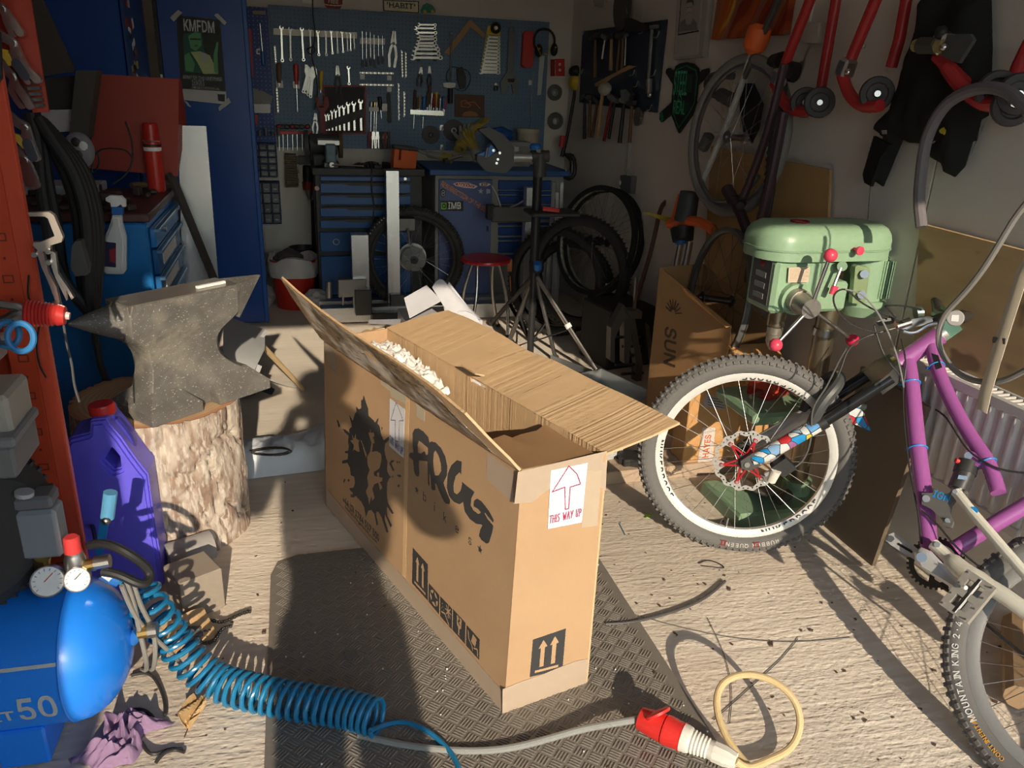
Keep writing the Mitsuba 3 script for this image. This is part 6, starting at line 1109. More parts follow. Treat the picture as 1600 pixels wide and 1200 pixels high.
ml = thing('mallet', 'white-headed mallet hanging lowest in the middle of the dark tool board', 'mallet'); a, b = RW.tr([(500, 1170), (420, 1700)], **HT, h=.055); part(ml, 'handle', tube([RW.pt(*a, .06), RW.pt(*b, .05)], [.012, .014], 8), WOOD); c = RW.pt(*RW.tr([(520, 1110)], **HT, h=.06)[0], .06); part(ml, 'head', sph(c, .048, .8, 1.25, .85), M((0.45, .42, .36), .5))
stt = thing('wooden_straightedge', 'flat wooden stick hanging aslant across the dark tool board', 'stick'); part(stt, 'blade', RW.px([(390, 1045), (820, 815), (890, 828), (610, 960), (520, 1030), (400, 1085)], .012, .075, **HT), WOOD)
for k, (x0, y0, x1, y1, m1, m2, lb) in enumerate([(270, 1210, 265, 1735, BLACK, DSTEEL, 'black-gripped hammer leftmost in the lower row of the dark tool board'), (340, 1220, 325, 1720, DWOOD, DSTEEL, 'brown-handled hammer, second in the lower row of the dark tool board'), (430, 1260, 360, 1715, DWOOD, DSTEEL, 'reddish-handled hammer, third in the lower row of the dark tool board'), (610, 1230, 512, 1760, DRED, STEEL, 'dark red handled hammer in the lower row of the dark tool board'), (650, 1240, 570, 1730, BLACK, STEEL, 'steel hammer with a black grip beside the dark red one'), (765, 1260, 705, 1785, BLACK, STEEL, 'black-gripped claw hammer in the lower row of the dark tool board'), (860, 1290, 830, 1785, DWOOD, DSTEEL, 'brown wooden-handled hammer rightmost in the lower row of the dark tool board')]):
    hammer(x0, y0, x1, y1, .085, .03, m1, m2, lb, .011 if k != 5 else .013)
bc2 = thing('steel_bracket', 'grey steel bracket with two holes hung low on the dark tool board', 'bracket'); part(bc2, 'plate', RW.prism(Polygon(RW.tr([(830, 1130), (905, 1120), (960, 1180), (925, 1270), (840, 1230)], **HT)).difference(Point(RW.tr([(895, 1175)], **HT)[0]).buffer(.006)), .03, .03), STEEL)
rk2 = thing('round_gear', 'greyish round plate with a hole hanging under the dark tool board', 'disc'); part(rk2, 'plate', RW.prism(Point(RW.tr([(970, 1460)], **HT)[0]).buffer(.05).difference(Point(RW.tr([(920, 1435)], **HT)[0]).buffer(.010)), .012, .012), M((0.13, .11, .10), .5)); part(rk2, 'rivet', cyl(RW.pt(*RW.tr([(1020, 1470)], **HT)[0], .02), RW.pt(*RW.tr([(1020, 1470)], **HT)[0], .03), .008, n=8), CHROME)
lb_ = thing('long_wrench', 'long pale steel bar wrench hanging at the right of the dark tool board', 'wrench'); a, b = RW.tr([(1110, 360), (1060, 1060)], **HT, h=.03); part(lb_, 'shaft', bar(RW.pt(*a, .03), RW.pt(*b, .03), .018, .010, RW.n), M((0.45, .46, .42), .35, .8)); part(lb_, 'head', box((.02, .09, .02), RW.pt(*RW.tr([(1135, 340)], **HT, h=.03)[0], .03), bev=.003), STEEL); a, b = RW.tr([(1080, 990), (1075, 1170)], **HT, h=.03); part(lb_, 'eye', tube([RW.pt(*a, .03), RW.pt(*b, .03)], [.022, .018], 10), CHROME); part(lb_, 'ball', sph(RW.pt(*RW.tr([(1085, 1185)], **HT, h=.03)[0], .03), .016), CHROME)
for k, (x, y) in enumerate([(285, 400), (1030, 380), (1225, 430), (915, 910), (1180, 910), (960, 1050), (265, 890), (1130, 1340)]):
    u = RW.tr([(x, y)], **HT)[0]; one('peg_hook', tube([RW.pt(u[0], u[1] + .015, .013), RW.pt(u[0], u[1] - .015, .022), RW.pt(u[0], u[1] - .018, .04)], .0035, 6), CHROME, ('bright peg hook beside the leftmost upper hammer', 'bright peg hook left of the long bar wrench', 'bright peg hook at the top right of the dark tool board', 'bright peg hook in the bare middle of the dark tool board', 'bright peg hook right of the long bar wrench', 'bright peg hook above the grey steel bracket', 'bright peg hook at the left edge of the dark tool board', 'bright peg hook at the bottom right of the dark tool board')[k], 'hook', 'peg hooks on the dark tool board')
bl = thing('round_plate', 'dark round plate hanging on the wall above the dark tool board', 'disc'); u = RW.tr([(690, 45)], **Z4)[0]; part(bl, 'plate', RW.prism(Point(u).buffer(.135, 24), .006, .02), M((0.055, .05, .045), .45)); part(bl, 'hook', RW.tube([(695, 65), (700, 105)], .004, .03, **Z4), CHROME)
rw('triangular_cloth', [(675, 140), (710, 140), (835, 195), (840, 240), (680, 250)], .02, .03, BLACK, 'black wedge of leather hanging over the top edge of the dark tool board', 'leather', **Z4)
rw('wall_plaque', [(370, -20), (520, -20), (510, 70), (480, 98), (390, 80)], .008, .004, M((0.40, .38, .36), .5), 'small pale plaque high on the right wall by the corner', 'plaque', **HT)
# framed drawing
fr = thing('framed_picture', 'pale deep frame with a pencil portrait drawing on the right wall', 'picture'); Z5a = [(255, -40), (580, -40), (515, 590), (215, 625)]
part(fr, 'frame', RW.px(Z5a, .03, .002, **Z5), M((0.36, .33, .32), .6)); part(fr, 'mount', RW.px([(262, -40), (520, -40), (475, 565), (222, 600)], .001, .033, **Z5), M((0.44, .41, .40), .6)); part(fr, 'drawing_sheet', RW.px([(295, -40), (500, -40), (472, 325), (265, 365)], .001, .0345, **Z5), M((0.36, .33, .33), .6)); part(fr, 'drawing_edge', RW.line([(295, -40), (265, 362), (474, 322)], .003, .001, .0352, **Z5), BLACK)
DK, DK2 = M((0.10, .085, .09), .7), M((0.20, .18, .18), .7)
part(fr, 'drawn_hair', RW.px([(345, 40), (365, -20), (420, -20), (425, 60), (405, 20), (360, 30)], .0008, .036, **Z5), DK); part(fr, 'drawn_coat', RW.px([(275, 330), (285, 235), (335, 195), (350, 260), (395, 250), (420, 190), (455, 240), (462, 312)], .0008, .036, **Z5), DK2); part(fr, 'drawn_face', RW.px([(352, 40), (405, 35), (408, 110), (380, 165), (355, 120)], .0008, .036, **Z5), M((0.42, .39, .39), .6)); part(fr, 'drawn_features', cat(RW.px([(358, 75), (372, 72), (372, 80), (358, 82)], .0008, .037, **Z5), RW.px([(385, 72), (400, 70), (400, 78), (385, 80)], .0008, .037, **Z5), RW.px([(368, 128), (388, 126), (388, 133), (368, 134)], .0008, .037, **Z5)), DK, kind='stuff')
part(fr, 'drawn_lines', cat([RW.line([(245 + k * 14, 420 - k * 2), (238 + k * 14, 560 - k * 2)], .0012, .0006, .0342, **Z5) for k in range(16)]), M((0.37, .34, .335), .6), kind='stuff')
# flame painting
def fn_flame(p, n, uv):
    w = p.y * 14 + 1.6 * fbm(p.y * 7, p.z * 4, 3) + 1.2 * dr.sin(p.z * 11); s = fbm(w, p.z * 2.2, 1, octaves=3)
    c = mix((0.23, 0.025, 0.008), (0.46, 0.10, 0.015), smoothstep(.3, .6, s)); c = mix(c, (0.62, 0.42, 0.06), smoothstep(.60, .70, s)); return mix(c, (.30, .16, .12), smoothstep(.86, .9, dr.abs(dr.sin(w * 1.3))) * .6)
MP('m_flame', fn_flame, .6)
pt = thing('painting', 'canvas painted with orange and yellow flames on the right wall', 'painting'); part(pt, 'canvas', RW.px([(680, -60), (1425, -60), (1360, 355), (605, 412)], .03, .002, **Z5), 'm_flame')
# STEEL IS REAL sign
sg = thing('wall_sign', 'black and green wooden sign reading STEEL IS REAL on the right wall', 'sign'); BKG, GRN = M((0.012, .014, .013), .5), M((0.015, .14, .07), .5)
part(sg, 'board', RW.px([(1062, 560), (1075, 520), (1110, 495), (1160, 485), (1210, 497), (1245, 530), (1255, 580), (1285, 545), (1325, 533), (1332, 560), (1310, 600), (1242, 665), (1228, 795), (1290, 850), (1230, 925), (1205, 890), (1100, 1040), (1040, 890), (965, 955), (950, 930), (955, 880), (1045, 800), (1055, 660), (1000, 570), (1005, 540), (1025, 530)], .012, .004, **Z4), BKG)
part(sg, 'border', RW.line([(1072, 600), (1085, 545), (1160, 512), (1235, 550), (1245, 600), (1225, 800), (1190, 870), (1100, 1000), (1058, 880), (1070, 620)], .004, .002, .016, **Z4), GRN); part(sg, 'tip', RW.px([(950, 885), (975, 875), (985, 935), (965, 955)], .002, .016, **Z4), GRN); part(sg, 'panel', RW.px([(1078, 585), (1210, 580), (1205, 720), (1070, 720)], .001, .016, **Z4), M((0.010, .05, .03), .5)); part(sg, 'panel', RW.px([(1068, 810), (1185, 800), (1180, 865), (1130, 885), (1062, 870)], .001, .016, **Z4), M((0.010, .05, .03), .5))
for t_, y, w, hh in (('STEEL', 650, .155, .115), ('IS', 755, .045, .058), ('REAL', 840, .135, .065)):
    ms = text(t_, hh, RW.pt(*RW.tr([(1142 - (y - 650) * .06, y)], **Z4)[0], .0172), RW.ex, RW.ey, False, .001, width=w); part(sg, 'lettering', ms, M((0.06, .42, .22), .5))
# outlet and cable
ol = thing('wall_socket', 'grey socket box with a white button low on the right wall by the corner', 'socket'); part(ol, 'box', RW.px([(503, 248), (585, 255), (573, 382), (498, 375)], .035, 0, 860, 220, 4.612), M((0.10, .105, .11), .5)); u = RW.tr([(541, 302)], 860, 220, 4.612)[0]; part(ol, 'button', cyl(RW.pt(*u, .035), RW.pt(*u, .042), .016, n=14), WHITE); u = RW.tr([(539, 342)], 860, 220, 4.612)[0]; part(ol, 'button', cyl(RW.pt(*u, .035), RW.pt(*u, .040), .008, n=8), WHITE)
one('socket_cable', RW.tube([(560, 20), (555, 120), (550, 215), (548, 250)], .004, .006, 860, 220, 4.612), M((0.30, .28, .26), .5), 'pale cable running up the wall from the grey socket box', 'cable'); one('extension_lead', cat(RW.tube([(545, 900), (540, 1000), (530, 1080)], .004, .01, 860, 220, 4.612)), M((0.30, .28, .26), .5), 'pale cable running down the corner wall to a white plug strip', 'cable')
p = PX(961, 453, 1.84); one('plug_strip', box((.10, .16, .04), p, rotz(.3) @ rotax(Y_, .35), .004), WHITE, 'white plug strip on the dark heap by the back right wheels', 'plug strip'); one('dark_crate', box((.20, .40, p[2] - .04), (1.83, p[1] - .03, (p[2] - .04) / 2), bev=.006), M((0.02, .02, .022), .7), 'black crate in the back right corner under the wheels', 'crate')
# pair of wheels and tyres near the corner
for k, (cx, cy, X, R_, lb) in enumerate([(941, 378, 1.79, .325, 'spoked wheel with a pale green rim leaning on the back right wall, nearer the wall'), (930, 376, 1.70, .32, 'spoked wheel with a pale green rim leaning on the back right wall, nearer the tyres')]):
    h = thing('bicycle_wheel', lb, 'wheel'); o = PX(cx, cy, X); ax_ = nz(V(-1, -.42, .22)); wheel(h, o, ax_, R_, rim=BLACK, has_tyre=False, nsp=24, spoke=DSTEEL, rimw=.03, rimh=.03, n=56); part(h, 'rim_tape', lathe([(R_ - .030, -.010), (R_ - .030, .010)], o, ax_, 56), M((0.40, .42, .28), .5))
for k, (cx, cy, Y, R_, r_, ax_, lb) in enumerate([(905, 425, 4.35, .33, .034, (-.75, -.66, .1), 'fat black tyre standing upright beside the repair stand'), (868, 440, 4.52, .33, .03, (-.72, -.68, .14), 'black tyre leaning behind the fat tyre and the repair stand'), (890, 450, 4.72, .31, .03, (-.72, -.66, .16), 'black tyre half hidden behind the two others by the repair stand')]):
    h = thing('bicycle_tyre', lb, 'tyre'); o = PY(cx, cy, Y); part(h, 'carcass', lathe([(R_ - r_ + r_ * math.cos(a), r_ * math.sin(a)) for a in np.linspace(-2.5, 2.5, 13)], o, nz(V(*ax_)), 56), M((0.024, .023, .023), .7), 50); bx, by, bz = basis(nz(V(*ax_)))
    part(h, 'tread', cat([bar(o + (bx * math.cos(a) + by * math.sin(a)) * (R_ + .002) - bz * .016, o + (bx * math.cos(a) + by * math.sin(a)) * (R_ + .002) + bz * .016, .007, .008, bx * math.cos(a) + by * math.sin(a)) for a in np.linspace(0, 2 * math.pi, 70, endpoint=False)]), RUBBER, False, kind='stuff')
one('bent_tube', tube(spline([PY(x, y, YY) for x, y, YY in ((1045, 312, 4.0), (1036, 320, 4.0), (1028, 345, 3.95), (1015, 400, 3.9), (1000, 450, 3.85), (985, 500, 3.8), (972, 560, 3.75))], 40), .012, 8), M((0.10, .05, .045), .45), 'dark bent tube leaning against the right wall by the strimmer', 'tube')
st2 = thing('strap', 'yellow strap end sticking out beside the bent tube', 'strap'); part(st2, 'band', hull([PY(x, y, 3.75 + d) for x, y in ((1003, 331), (1008, 331), (1050, 340), (1050, 351)) for d in (0, .006)]), M((0.40, .31, .04), .5))
# aluminium fixture
fx = thing('forged_fixture', 'grey metal A-shaped fixture with an upright bar behind the cardboard boxes', 'fixture'); FPk = Plane((0, 3.50, 0), nz(V(1, .1, 0)), Z_); Z8 = dict(ox=930, oy=430, k=4.139); GAL = M((0.17, .155, .14), .45, .7)
part(fx, 'frame', FPk.prism(Polygon(FPk.tr([(85, 330), (165, 180), (210, 240), (240, 270), (290, 560), (270, 800), (240, 800), (250, 560), (220, 360), (200, 560), (170, 560), (170, 270), (110, 400), (110, 560), (80, 540)], **Z8)).buffer(0), .05, -.02), GAL); part(fx, 'head', FPk.px([(200, 232), (305, 235), (300, 282), (240, 282)], .08, -.02, **Z8), STEEL); part(fx, 'bar', FPk.tube([(268, 10), (252, 215)], .010, .02, **Z8), CHROME); part(fx, 'leg', FPk.px([(320, 300), (350, 330), (380, 560), (350, 580)], .03, -.15, **Z8), GAL)
for k in range(5): part(fx, 'pin', FPk.tube([(130 + 40 * (k % 3), 400 + 60 * k), (290 + 5 * k, 400 + 58 * k)], .008, .01, **Z8), DSTEEL)
one('dark_bin', box((.30, .30, .34), (1.72, 4.00, .17), rotz(.2), .01), M((0.03, .028, .027), .7), 'dark crate standing between the A-shaped fixture and the tyres', 'crate')
# metal trays on the floor
ty = thing('metal_tray', 'grey galvanised steel tray lying behind the folded-out flap of the cardboard box', 'tray'); GV = M((0.42, .44, .45), .4, .8); o = (PZ(930, 610, .10) + PZ(955, 600, .1)) / 2; Rz = rotz(.35)
for s, d in (((.34, .42, .006), (0, 0, .004)), ((.34, .006, .10), (0, -.21, .05)), ((.34, .006, .10), (0, .21, .05)), ((.006, .42, .10), (-.17, 0, .05)), ((.006, .42, .10), (.17, 0, .05))): part(ty, 'panel', xf(box(s, d), Rz, o * V(1, 1, 0)), GV)
one('metal_tray', xf(cat(box((.16, .30, .006), (0, 0, .004)), box((.16, .006, .07), (0, -.15, .035)), box((.006, .30, .07), (.08, 0, .035)), box((.006, .30, .07), (-.08, 0, .035))), rotz(.5), PZ(875, 590)), GV, 'small galvanised tray behind the repair stand leg', 'tray')
# ---------------------------------------------------------------- orange strimmer leaning on the wall
sm_ = thing('strimmer', 'orange and grey grass strimmer standing head up against the right wall', 'strimmer'); sp_ = lambda x, y, X=None: PX(x, y, 1.80 + .05 * (400 - y) / 400)
part(sm_, 'shaft', tube([sp_(1090, 300), sp_(1140, 185), sp_(1175, 85)], .014, 10), M((0.42, .41, .40), .35)); part(sm_, 'shaft', tube([sp_(1150, 150), sp_(1185, 70), sp_(1225, -20)], .013, 10), M((0.06, .058, .055), .5)); part(sm_, 'orange_grip', tube([sp_(1174, 84), sp_(1178, 74), sp_(1184, 58), sp_(1188, 44), sp_(1190, 38)], [.022, .046, .050, .046, .024], 14), ORANGE)
part(sm_, 'handle_loop', tube(spline([sp_(x, y) for x, y in ((1130, 150), (1112, 146), (1104, 132), (1108, 122), (1124, 118), (1146, 119))], 24), .015, 8), M((0.06, .06, .06), .55)); part(sm_, 'clamp', tube([sp_(1126, 148), sp_(1146, 158)], .03, 10), M((0.06, .06, .06), .55)); part(sm_, 'joint', tube([sp_(1098, 232), sp_(1108, 212)], .026, 10), DGREY)
part(sm_, 'motor', tube([sp_(1070, 345), sp_(1078, 300)], [.052, .046], 14), M((0.05, .055, .06), .5)); part(sm_, 'side_stripe', tube([sp_(1054, 340), sp_(1064, 305)], .016, 8), ORANGE); part(sm_, 'skirt', tube(spline([sp_(x, y) for x, y in ((1046, 350), (1075, 345), (1100, 350), (1116, 360))], 20), .024, 8), ORANGE)
part(sm_, 'spool', tube([sp_(1066, 357), sp_(1067, 376)], [.058, .050], 16), BLACK); part(sm_, 'spool_button', tube([sp_(1064, 373), sp_(1064, 381)], .026, 12), BLUE); part(sm_, 'guard', tube(spline([sp_(1105, 352), sp_(1118, 358), sp_(1112, 372)], 10), .012, 6), M((0.28, .12, .02), .5))
for k, x in enumerate((1056, 1070)): one('chrome_tube', tube([PX(x + 8, 378, 1.82), PX(x - 4, 440, 1.78)], .016, 10), CHROME, ('left', 'right')[k] + ' of two chrome tubes in the tall cardboard box under the strimmer', 'tube', 'chrome tubes under the strimmer')
# wheel hanging on the wall
wq = thing('bicycle_wheel', 'old spoked wheel with a worn grey tyre hanging on the right wall behind the strimmer', 'wheel'); o = PX(1150, 215, 1.83); wheel(wq, o, nz(V(-1, -.12, .05)), .335, .022, rim=STEEL, tyre=M((0.17, .16, .15), .6), nsp=24, knobs=False, rimw=.02, rimh=.018, n=56, hub=STEEL)
rw('black_flag', [(235, 400), (300, 400), (345, 500), (325, 620), (290, 690), (250, 640), (232, 520)], .004, .04, BLACK, 'black cloth hanging behind the spokes of the wall wheel', 'cloth', ox=1080, oy=0, k=3.077)
# bare bicycle frame leaning on the wall
bf2 = thing('bicycle_frame', 'bare dark plum bicycle frame with a tyre standing upright against the right wall', 'bicycle frame'); PLM = M((0.055, .03, .04), .35, .3, clearcoat=.5); fp_ = lambda x, y, X=1.76: PX(x, y, X)
for q, r in (([(1225, 100), (1196, 215), (1160, 312)], .016), ([(1225, 175), (1200, 300), (1180, 375)], .018), ([(1137, 298), (1150, 320), (1162, 345), (1178, 395)], .021), ([(1180, 375), (1170, 440)], .02)): part(bf2, 'frame_tube', tube(spline([fp_(*t) for t in q], 16), r, 10), PLM)
part(bf2, 'head_tube', tube([fp_(1136, 295), fp_(1145, 312)], .026, 12), PLM); part(bf2, 'seat_lug', tube([fp_(1157, 322, 1.74), fp_(1160, 316, 1.76)], .018, 12), BLACK); part(bf2, 'mudguard', tube(spline([fp_(x, y, 1.80) for x, y in ((1086, 285), (1100, 305), (1120, 314), (1140, 313), (1165, 300), (1186, 275))], 30), .009, 8), M((0.16, .155, .15), .4, .6))
h = thing('bicycle_tyre', 'narrow black knobbly tyre hanging behind the bare plum frame', 'tyre'); tp2 = spline([fp_(x, y, 1.84) for x, y in ((1222, 130), (1216, 180), (1208, 240), (1202, 300), (1195, 340), (1190, 380), (1188, 430))], 60); part(h, 'carcass', tube(tp2, .022, 10), RUBBER); part(h, 'tread', cat([sph(p_ + V(-.018, .010 * (-1) ** k, 0), .008, sub=0) for k, p_ in enumerate(tp2)]), RUBBER, False, kind='stuff')
rm = thing('bicycle_wheel', 'spoked wheel with a bare grey rim standing in the tall cardboard box', 'wheel'); o = PX(1120, 468, 1.69); wheel(rm, o, nz(V(-1, .12, .12)), .30, rim=M((0.14, .145, .145), .4, .5), has_tyre=False, nsp=24, spoke=DSTEEL, rimw=.03, rimh=.022, hub=DSTEEL, hubw=.07, n=56)
# wooden boards
MP('m_board', lambda p, n, uv: mix((0.36, 0.22, 0.09), (0.44, 0.28, 0.125), fbm(p.y * 9, p.z * 9, 2, octaves=4)), .6)
one('hardboard_sheet', hull([RW.pt(*RW.uv(x, y), h) for x, y in ((1118, 228), (1305, 265), (1296, 480), (1105, 460)) for h in (.012, .024)]), 'm_board', 'upright tan board leaning on the right wall behind the bare frame', 'board', smooth=False)
def fn_ply(p, n, uv): c = mix((0.42, 0.275, 0.135), (0.52, 0.36, 0.19), fbm(p.y * 5, p.z * 22, 2, octaves=3)); return mix(c, (0.10, .055, .03), smoothstep(.66, .76, fbm(p.y * 6 + 3, p.z * 11, 5)) * .7)
MP('m_ply', fn_ply, .6)
one('plywood_sheet', hull([RW.pt(*RW.uv(x, y), h) for x, y in ((1448, 349), (1700, 414), (1660, 720), (1438, 568)) for h in (.012, .028)]), 'm_ply', 'large stained plywood sheet leaning on the right wall above the radiator', 'board', smooth=False)
one('dark_board', hull([V(1.80, 1.86, .0), V(1.80, 2.12, .0), V(1.80, 1.79, .60), V(1.80, 2.10, .62), V(1.785, 1.86, .0), V(1.785, 2.12, .0), V(1.785, 1.79, .60), V(1.785, 2.10, .62)]), M((0.14, .105, .075), .6), 'dark brown board standing in front of the left end of the radiator', 'board', smooth=False)
# radiator
ra = thing('radiator', 'white ribbed panel radiator on the right wall behind the purple bicycle', 'radiator'); RA = M((0.55, .525, .50), .4); x0, ya, yb, za, zb = 1.835, 1.44, 2.05, .345, .70
ys_r = np.arange(ya, yb, .004); prof = [(x0 + .006 + .004 * math.tanh(2.5 * math.cos((y - ya) * 2 * math.pi / .0415)), y) for y in ys_r]
part(ra, 'front_panel', sheet([[V(px_, y, z) for px_, y in prof] for z in (za + .035, zb - .035)], .0015), RA, 40); part(ra, 'top_band', box((.014, yb - ya, .036), (x0 + .008, (ya + yb) / 2, zb - .018), bev=.005), RA); part(ra, 'bottom_band', box((.014, yb - ya, .036), (x0 + .008, (ya + yb) / 2, za + .018), bev=.005), RA)
part(ra, 'rear_panel', box((.012, yb - ya, zb - za), (x0 + .075, (ya + yb) / 2, (za + zb) / 2), bev=.004), RA); part(ra, 'grille', cat([box((.05, .006, .012), (x0 + .04, y, zb - .010)) for y in np.arange(ya + .02, yb, .022)]), RA, kind='stuff'); part(ra, 'convector_dimples', cat([sph((x0 + .004, y, zb - .045), .013, .35, .5, 1, 1) for y in np.arange(ya + .02, yb, .0415)]), RA, kind='stuff')
# ---------------------------------------------------------------- red folding hooks with castors, jacket, inner tube
WR = M((0.40, .028, .03), .35)
def redhook(label, long_, elbow, bend, wheel_at, two=True, v=Z6, back=None):
    h = thing('tube_hanger', label, 'tube frame'); q = lambda p, d: RW.at(v['ox'] + p[0] / v['k'], v['oy'] + p[1] / v['k'], d)
    part(h, 'arm', tube([q(p, .10) for p in long_], .019, 12), WR); part(h, 'curve', tube(spline([q(p, .12) for p in bend], 20), .020, 12), WR); part(h, 'hinge', box((.05, .05, .06), q(elbow, .115), rotax(X_, .3), .008), CHROME); part(h, 'hinge_bolt', sph(q((elbow[0] + 10, elbow[1] + 25), .15), .011), CHROME)
    if back: part(h, 'arm', tube([q(p, .05) for p in back], .018, 12), WR)
    for k, w_ in enumerate(wheel_at):
        c = q(w_, .10); ax_ = nz(V(-.5, -.85, 0)); a = part(h, 'castor', lathe([(.0, -.013), (.030, -.013), (.035, -.016), (.050, -.014), (.054, 0), (.050, .014), (.035, .016), (.030, .010), (0, .010)], c, ax_, 26), M((0.05, .045, .045), .6)); part(a, 'hub', lathe([(0, .010), (.014, .012), (.010, .018), (0, .018)], c, ax_, 12), CHROME)
    return h
redhook('leftmost red tube frame with two small castors hanging on the right wall', [(275, -30), (90, 445)], (72, 485), [(40, 520), (75, 600), (110, 650), (165, 690), (260, 690)], [(232, 640), (322, 640)], back=[(430, -30), (400, 150), (330, 565)])
redhook('second red tube frame with a castor, partly behind the black jacket', [(690, -40), (510, 390)], (490, 425), [(465, 470), (500, 570), (545, 630), (610, 665), (700, 660)], [(680, 585)], back=[(870, -30), (820, 250), (770, 420)])
redhook('right-hand red tube frame ending in castors behind the grey inner tube', [(1060, 350), (1130, 420), (1230, 520)], (1090, 270), [(1120, 420), (1200, 530), (1290, 610), (1370, 650), (1440, 645)], [(1430, 570), (1560, 590), (1530, 660)], back=[(1640, 260), (1570, 400), (1530, 500)])
hk = thing('shackle', 'dark rubber-wrapped grip with a grey flap on the upper end of the right-hand red frame', 'grip'); q = lambda x, y, d=.13: RW.at(1200 + x / 4, y / 4, d); part(hk, 'grip', tube([q(955, 285), q(1060, 285)], .024, 10), M((0.06, .055, .05), .6)); part(hk, 'collar', tube([q(920, 285), q(955, 285)], .018, 10), M((0.30, .24, .10), .5)); part(hk, 'collar', tube([q(1062, 290), q(1100, 290)], .020, 10), M((0.30, .24, .10), .5)); part(hk, 'flap', RW.px([(1120, 215), (1260, 212), (1282, 250), (1190, 395), (1080, 350)], .012, .125, **Z6), M((0.075, .075, .072), .6)); part(hk, 'knot', sph(q(1085, 205), .02, sub=1), BLACK)
JK = M((0.010, .010, .010), .85)
jo = [(920, -60), (1300, -60), (1308, 300), (1300, 560), (1285, 720), (1240, 745), (1210, 880), (1190, 880), (1140, 1040), (1080, 1105), (1010, 1070), (1000, 1020), (930, 980), (930, 920), (980, 870), (900, 895), (800, 890), (760, 870), (640, 1165), (600, 1140), (588, 1100), (650, 900), (660, 855), (625, 845), (620, 790), (720, 640), (740, 560), (800, 330), (880, 150)]
import shapely
def pillow(poly_, h0, top, amp, seed, m, parent, name):
    g = Polygon(RW.tr(poly_, **Z6, h=h0 + top * .7)).buffer(0).segmentize(.02); b = g.bounds; st = .016
    gx, gy = np.meshgrid(np.arange(b[0], b[2], st), np.arange(b[1], b[3], st)); pts = np.column_stack([gx.ravel(), gy.ravel()]) + nrng.uniform(-.004, .004, (gx.size, 2))
    pts = pts[shapely.contains_xy(g.buffer(-.006), pts[:, 0], pts[:, 1])]; ring_ = np.array(g.exterior.coords)[:-1]; P2 = np.vstack([ring_, pts])
    from scipy.spatial import Delaunay
    t = Delaunay(P2).simplices; c = P2[t].mean(1); t = t[shapely.contains_xy(g.buffer(.0015), c[:, 0], c[:, 1])]
    d = np.array([g.exterior.distance(Point(*q)) for q in P2]); f3 = np.column_stack([P2 * V(13, 4), np.zeros(len(P2))])
    hh = h0 + top * (1 - np.exp(-d / .035)) + amp * (meshkit.fbm(f3 + seed, 4, seed) - .5) * np.clip(d / .03, 0, 1)
    v1 = np.array([RW.pt(u, w, h) for (u, w), h in zip(P2, hh)]); v0 = np.array([RW.pt(u, w, h0 - .004) for u, w in P2]); n = len(P2); a = P2[t]
    ccw = ((a[:, 1] - a[:, 0])[:, 0] * (a[:, 2] - a[:, 0])[:, 1] - (a[:, 1] - a[:, 0])[:, 1] * (a[:, 2] - a[:, 0])[:, 0]) > 0; t = np.where(ccw[:, None], t, t[:, ::-1])
    r = np.arange(len(ring_)); r2_ = np.roll(r, -1); mm = trimesh.Trimesh(np.vstack([v1, v0]), np.vstack([t, t[:, ::-1] + n, np.column_stack([r, r + n, r2_ + n]), np.column_stack([r, r2_ + n, r2_])]), process=False); return part(parent, name, mm, m, 60)
jk = thing('jacket', 'black padded jacket with straps hanging on the right wall', 'jacket'); pillow(jo, .03, .07, .09, 4, JK, jk, 'body')
part(jk, 'strap', RW.px([(660, 850), (760, 905), (700, 990), (640, 1165), (600, 1140), (590, 1090)], .012, .06, **Z6), M((0.006, .006, .007), .6)); part(jk, 'badge', RW.px([(1068, 815), (1095, 795), (1108, 815), (1100, 842), (1075, 832)], .003, .082, **Z6), M((0.50, .40, .03), .5)); part(jk, 'buckle', RW.px([(708, 815), (735, 812), (738, 838), (712, 838)], .004, .075, **Z6), GREY)
it = thing('inner_tube', 'grey inner tube looped over the right-hand red frame on the wall', 'inner tube'); part(it, 'tube', tube(spline([q(x, y, .155) for x, y in ((960, 1420), (945, 1250), (955, 1100), (985, 900), (1040, 760), (1120, 650), (1230, 580), (1340, 550), (1440, 555), (1520, 590), (1600, 660), (1680, 760))], 60), .0165, 10), M((0.14, .125, .135), .6))
wt_ = thing('white_adaptor', 'white power adaptor hanging between the arms of the leftmost red frame', 'adaptor'); part(wt_, 'body', RW.px([(232, 138), (318, 142), (300, 268), (215, 270), (188, 258)], .04, .01, **Z6), M((0.42, .39, .34), .5)); part(wt_, 'lead', tube([q(285, 20, .03), q(262, 135, .03)], .005, 6), WHITE)
for x0_, y0_, x1_, y1_ in ((265, 290, 185, 490), (295, 240, 300, 140)): pass
one('fork_end', tube(spline([q(262, 290, .03), q(225, 390, .03), q(190, 490, .03), q(180, 480, .03), q(215, 380, .03)], 24), .006, 6), CHROME, 'bright hairpin of bent wire hanging below the white adaptor', 'hook')
one('bar_end_grip', tube([q(40, 395, .06), q(90, 380, .06)], .035, 12), BLACK, 'black rubber grip left of the elbow of the leftmost red frame', 'grip'); one('bar_end_grip', tube([q(110, 440, .09), q(175, 455, .07)], .037, 12), BLACK, 'open black rubber grip right of the elbow of the leftmost red frame', 'grip')
one('picture_hook', tube([q(600, 290, .0), q(590, 285, .04)], .008, 6), STEEL, 'small screw hook in the wall between the red frames', 'hook'); one('string', tube([q(640, 1165, .03), q(628, 1300, .01), q(622, 1400, .01)], .0015, 4), M((0.1, .1, .1), .6), 'thin string hanging below the jacket strap', 'string')
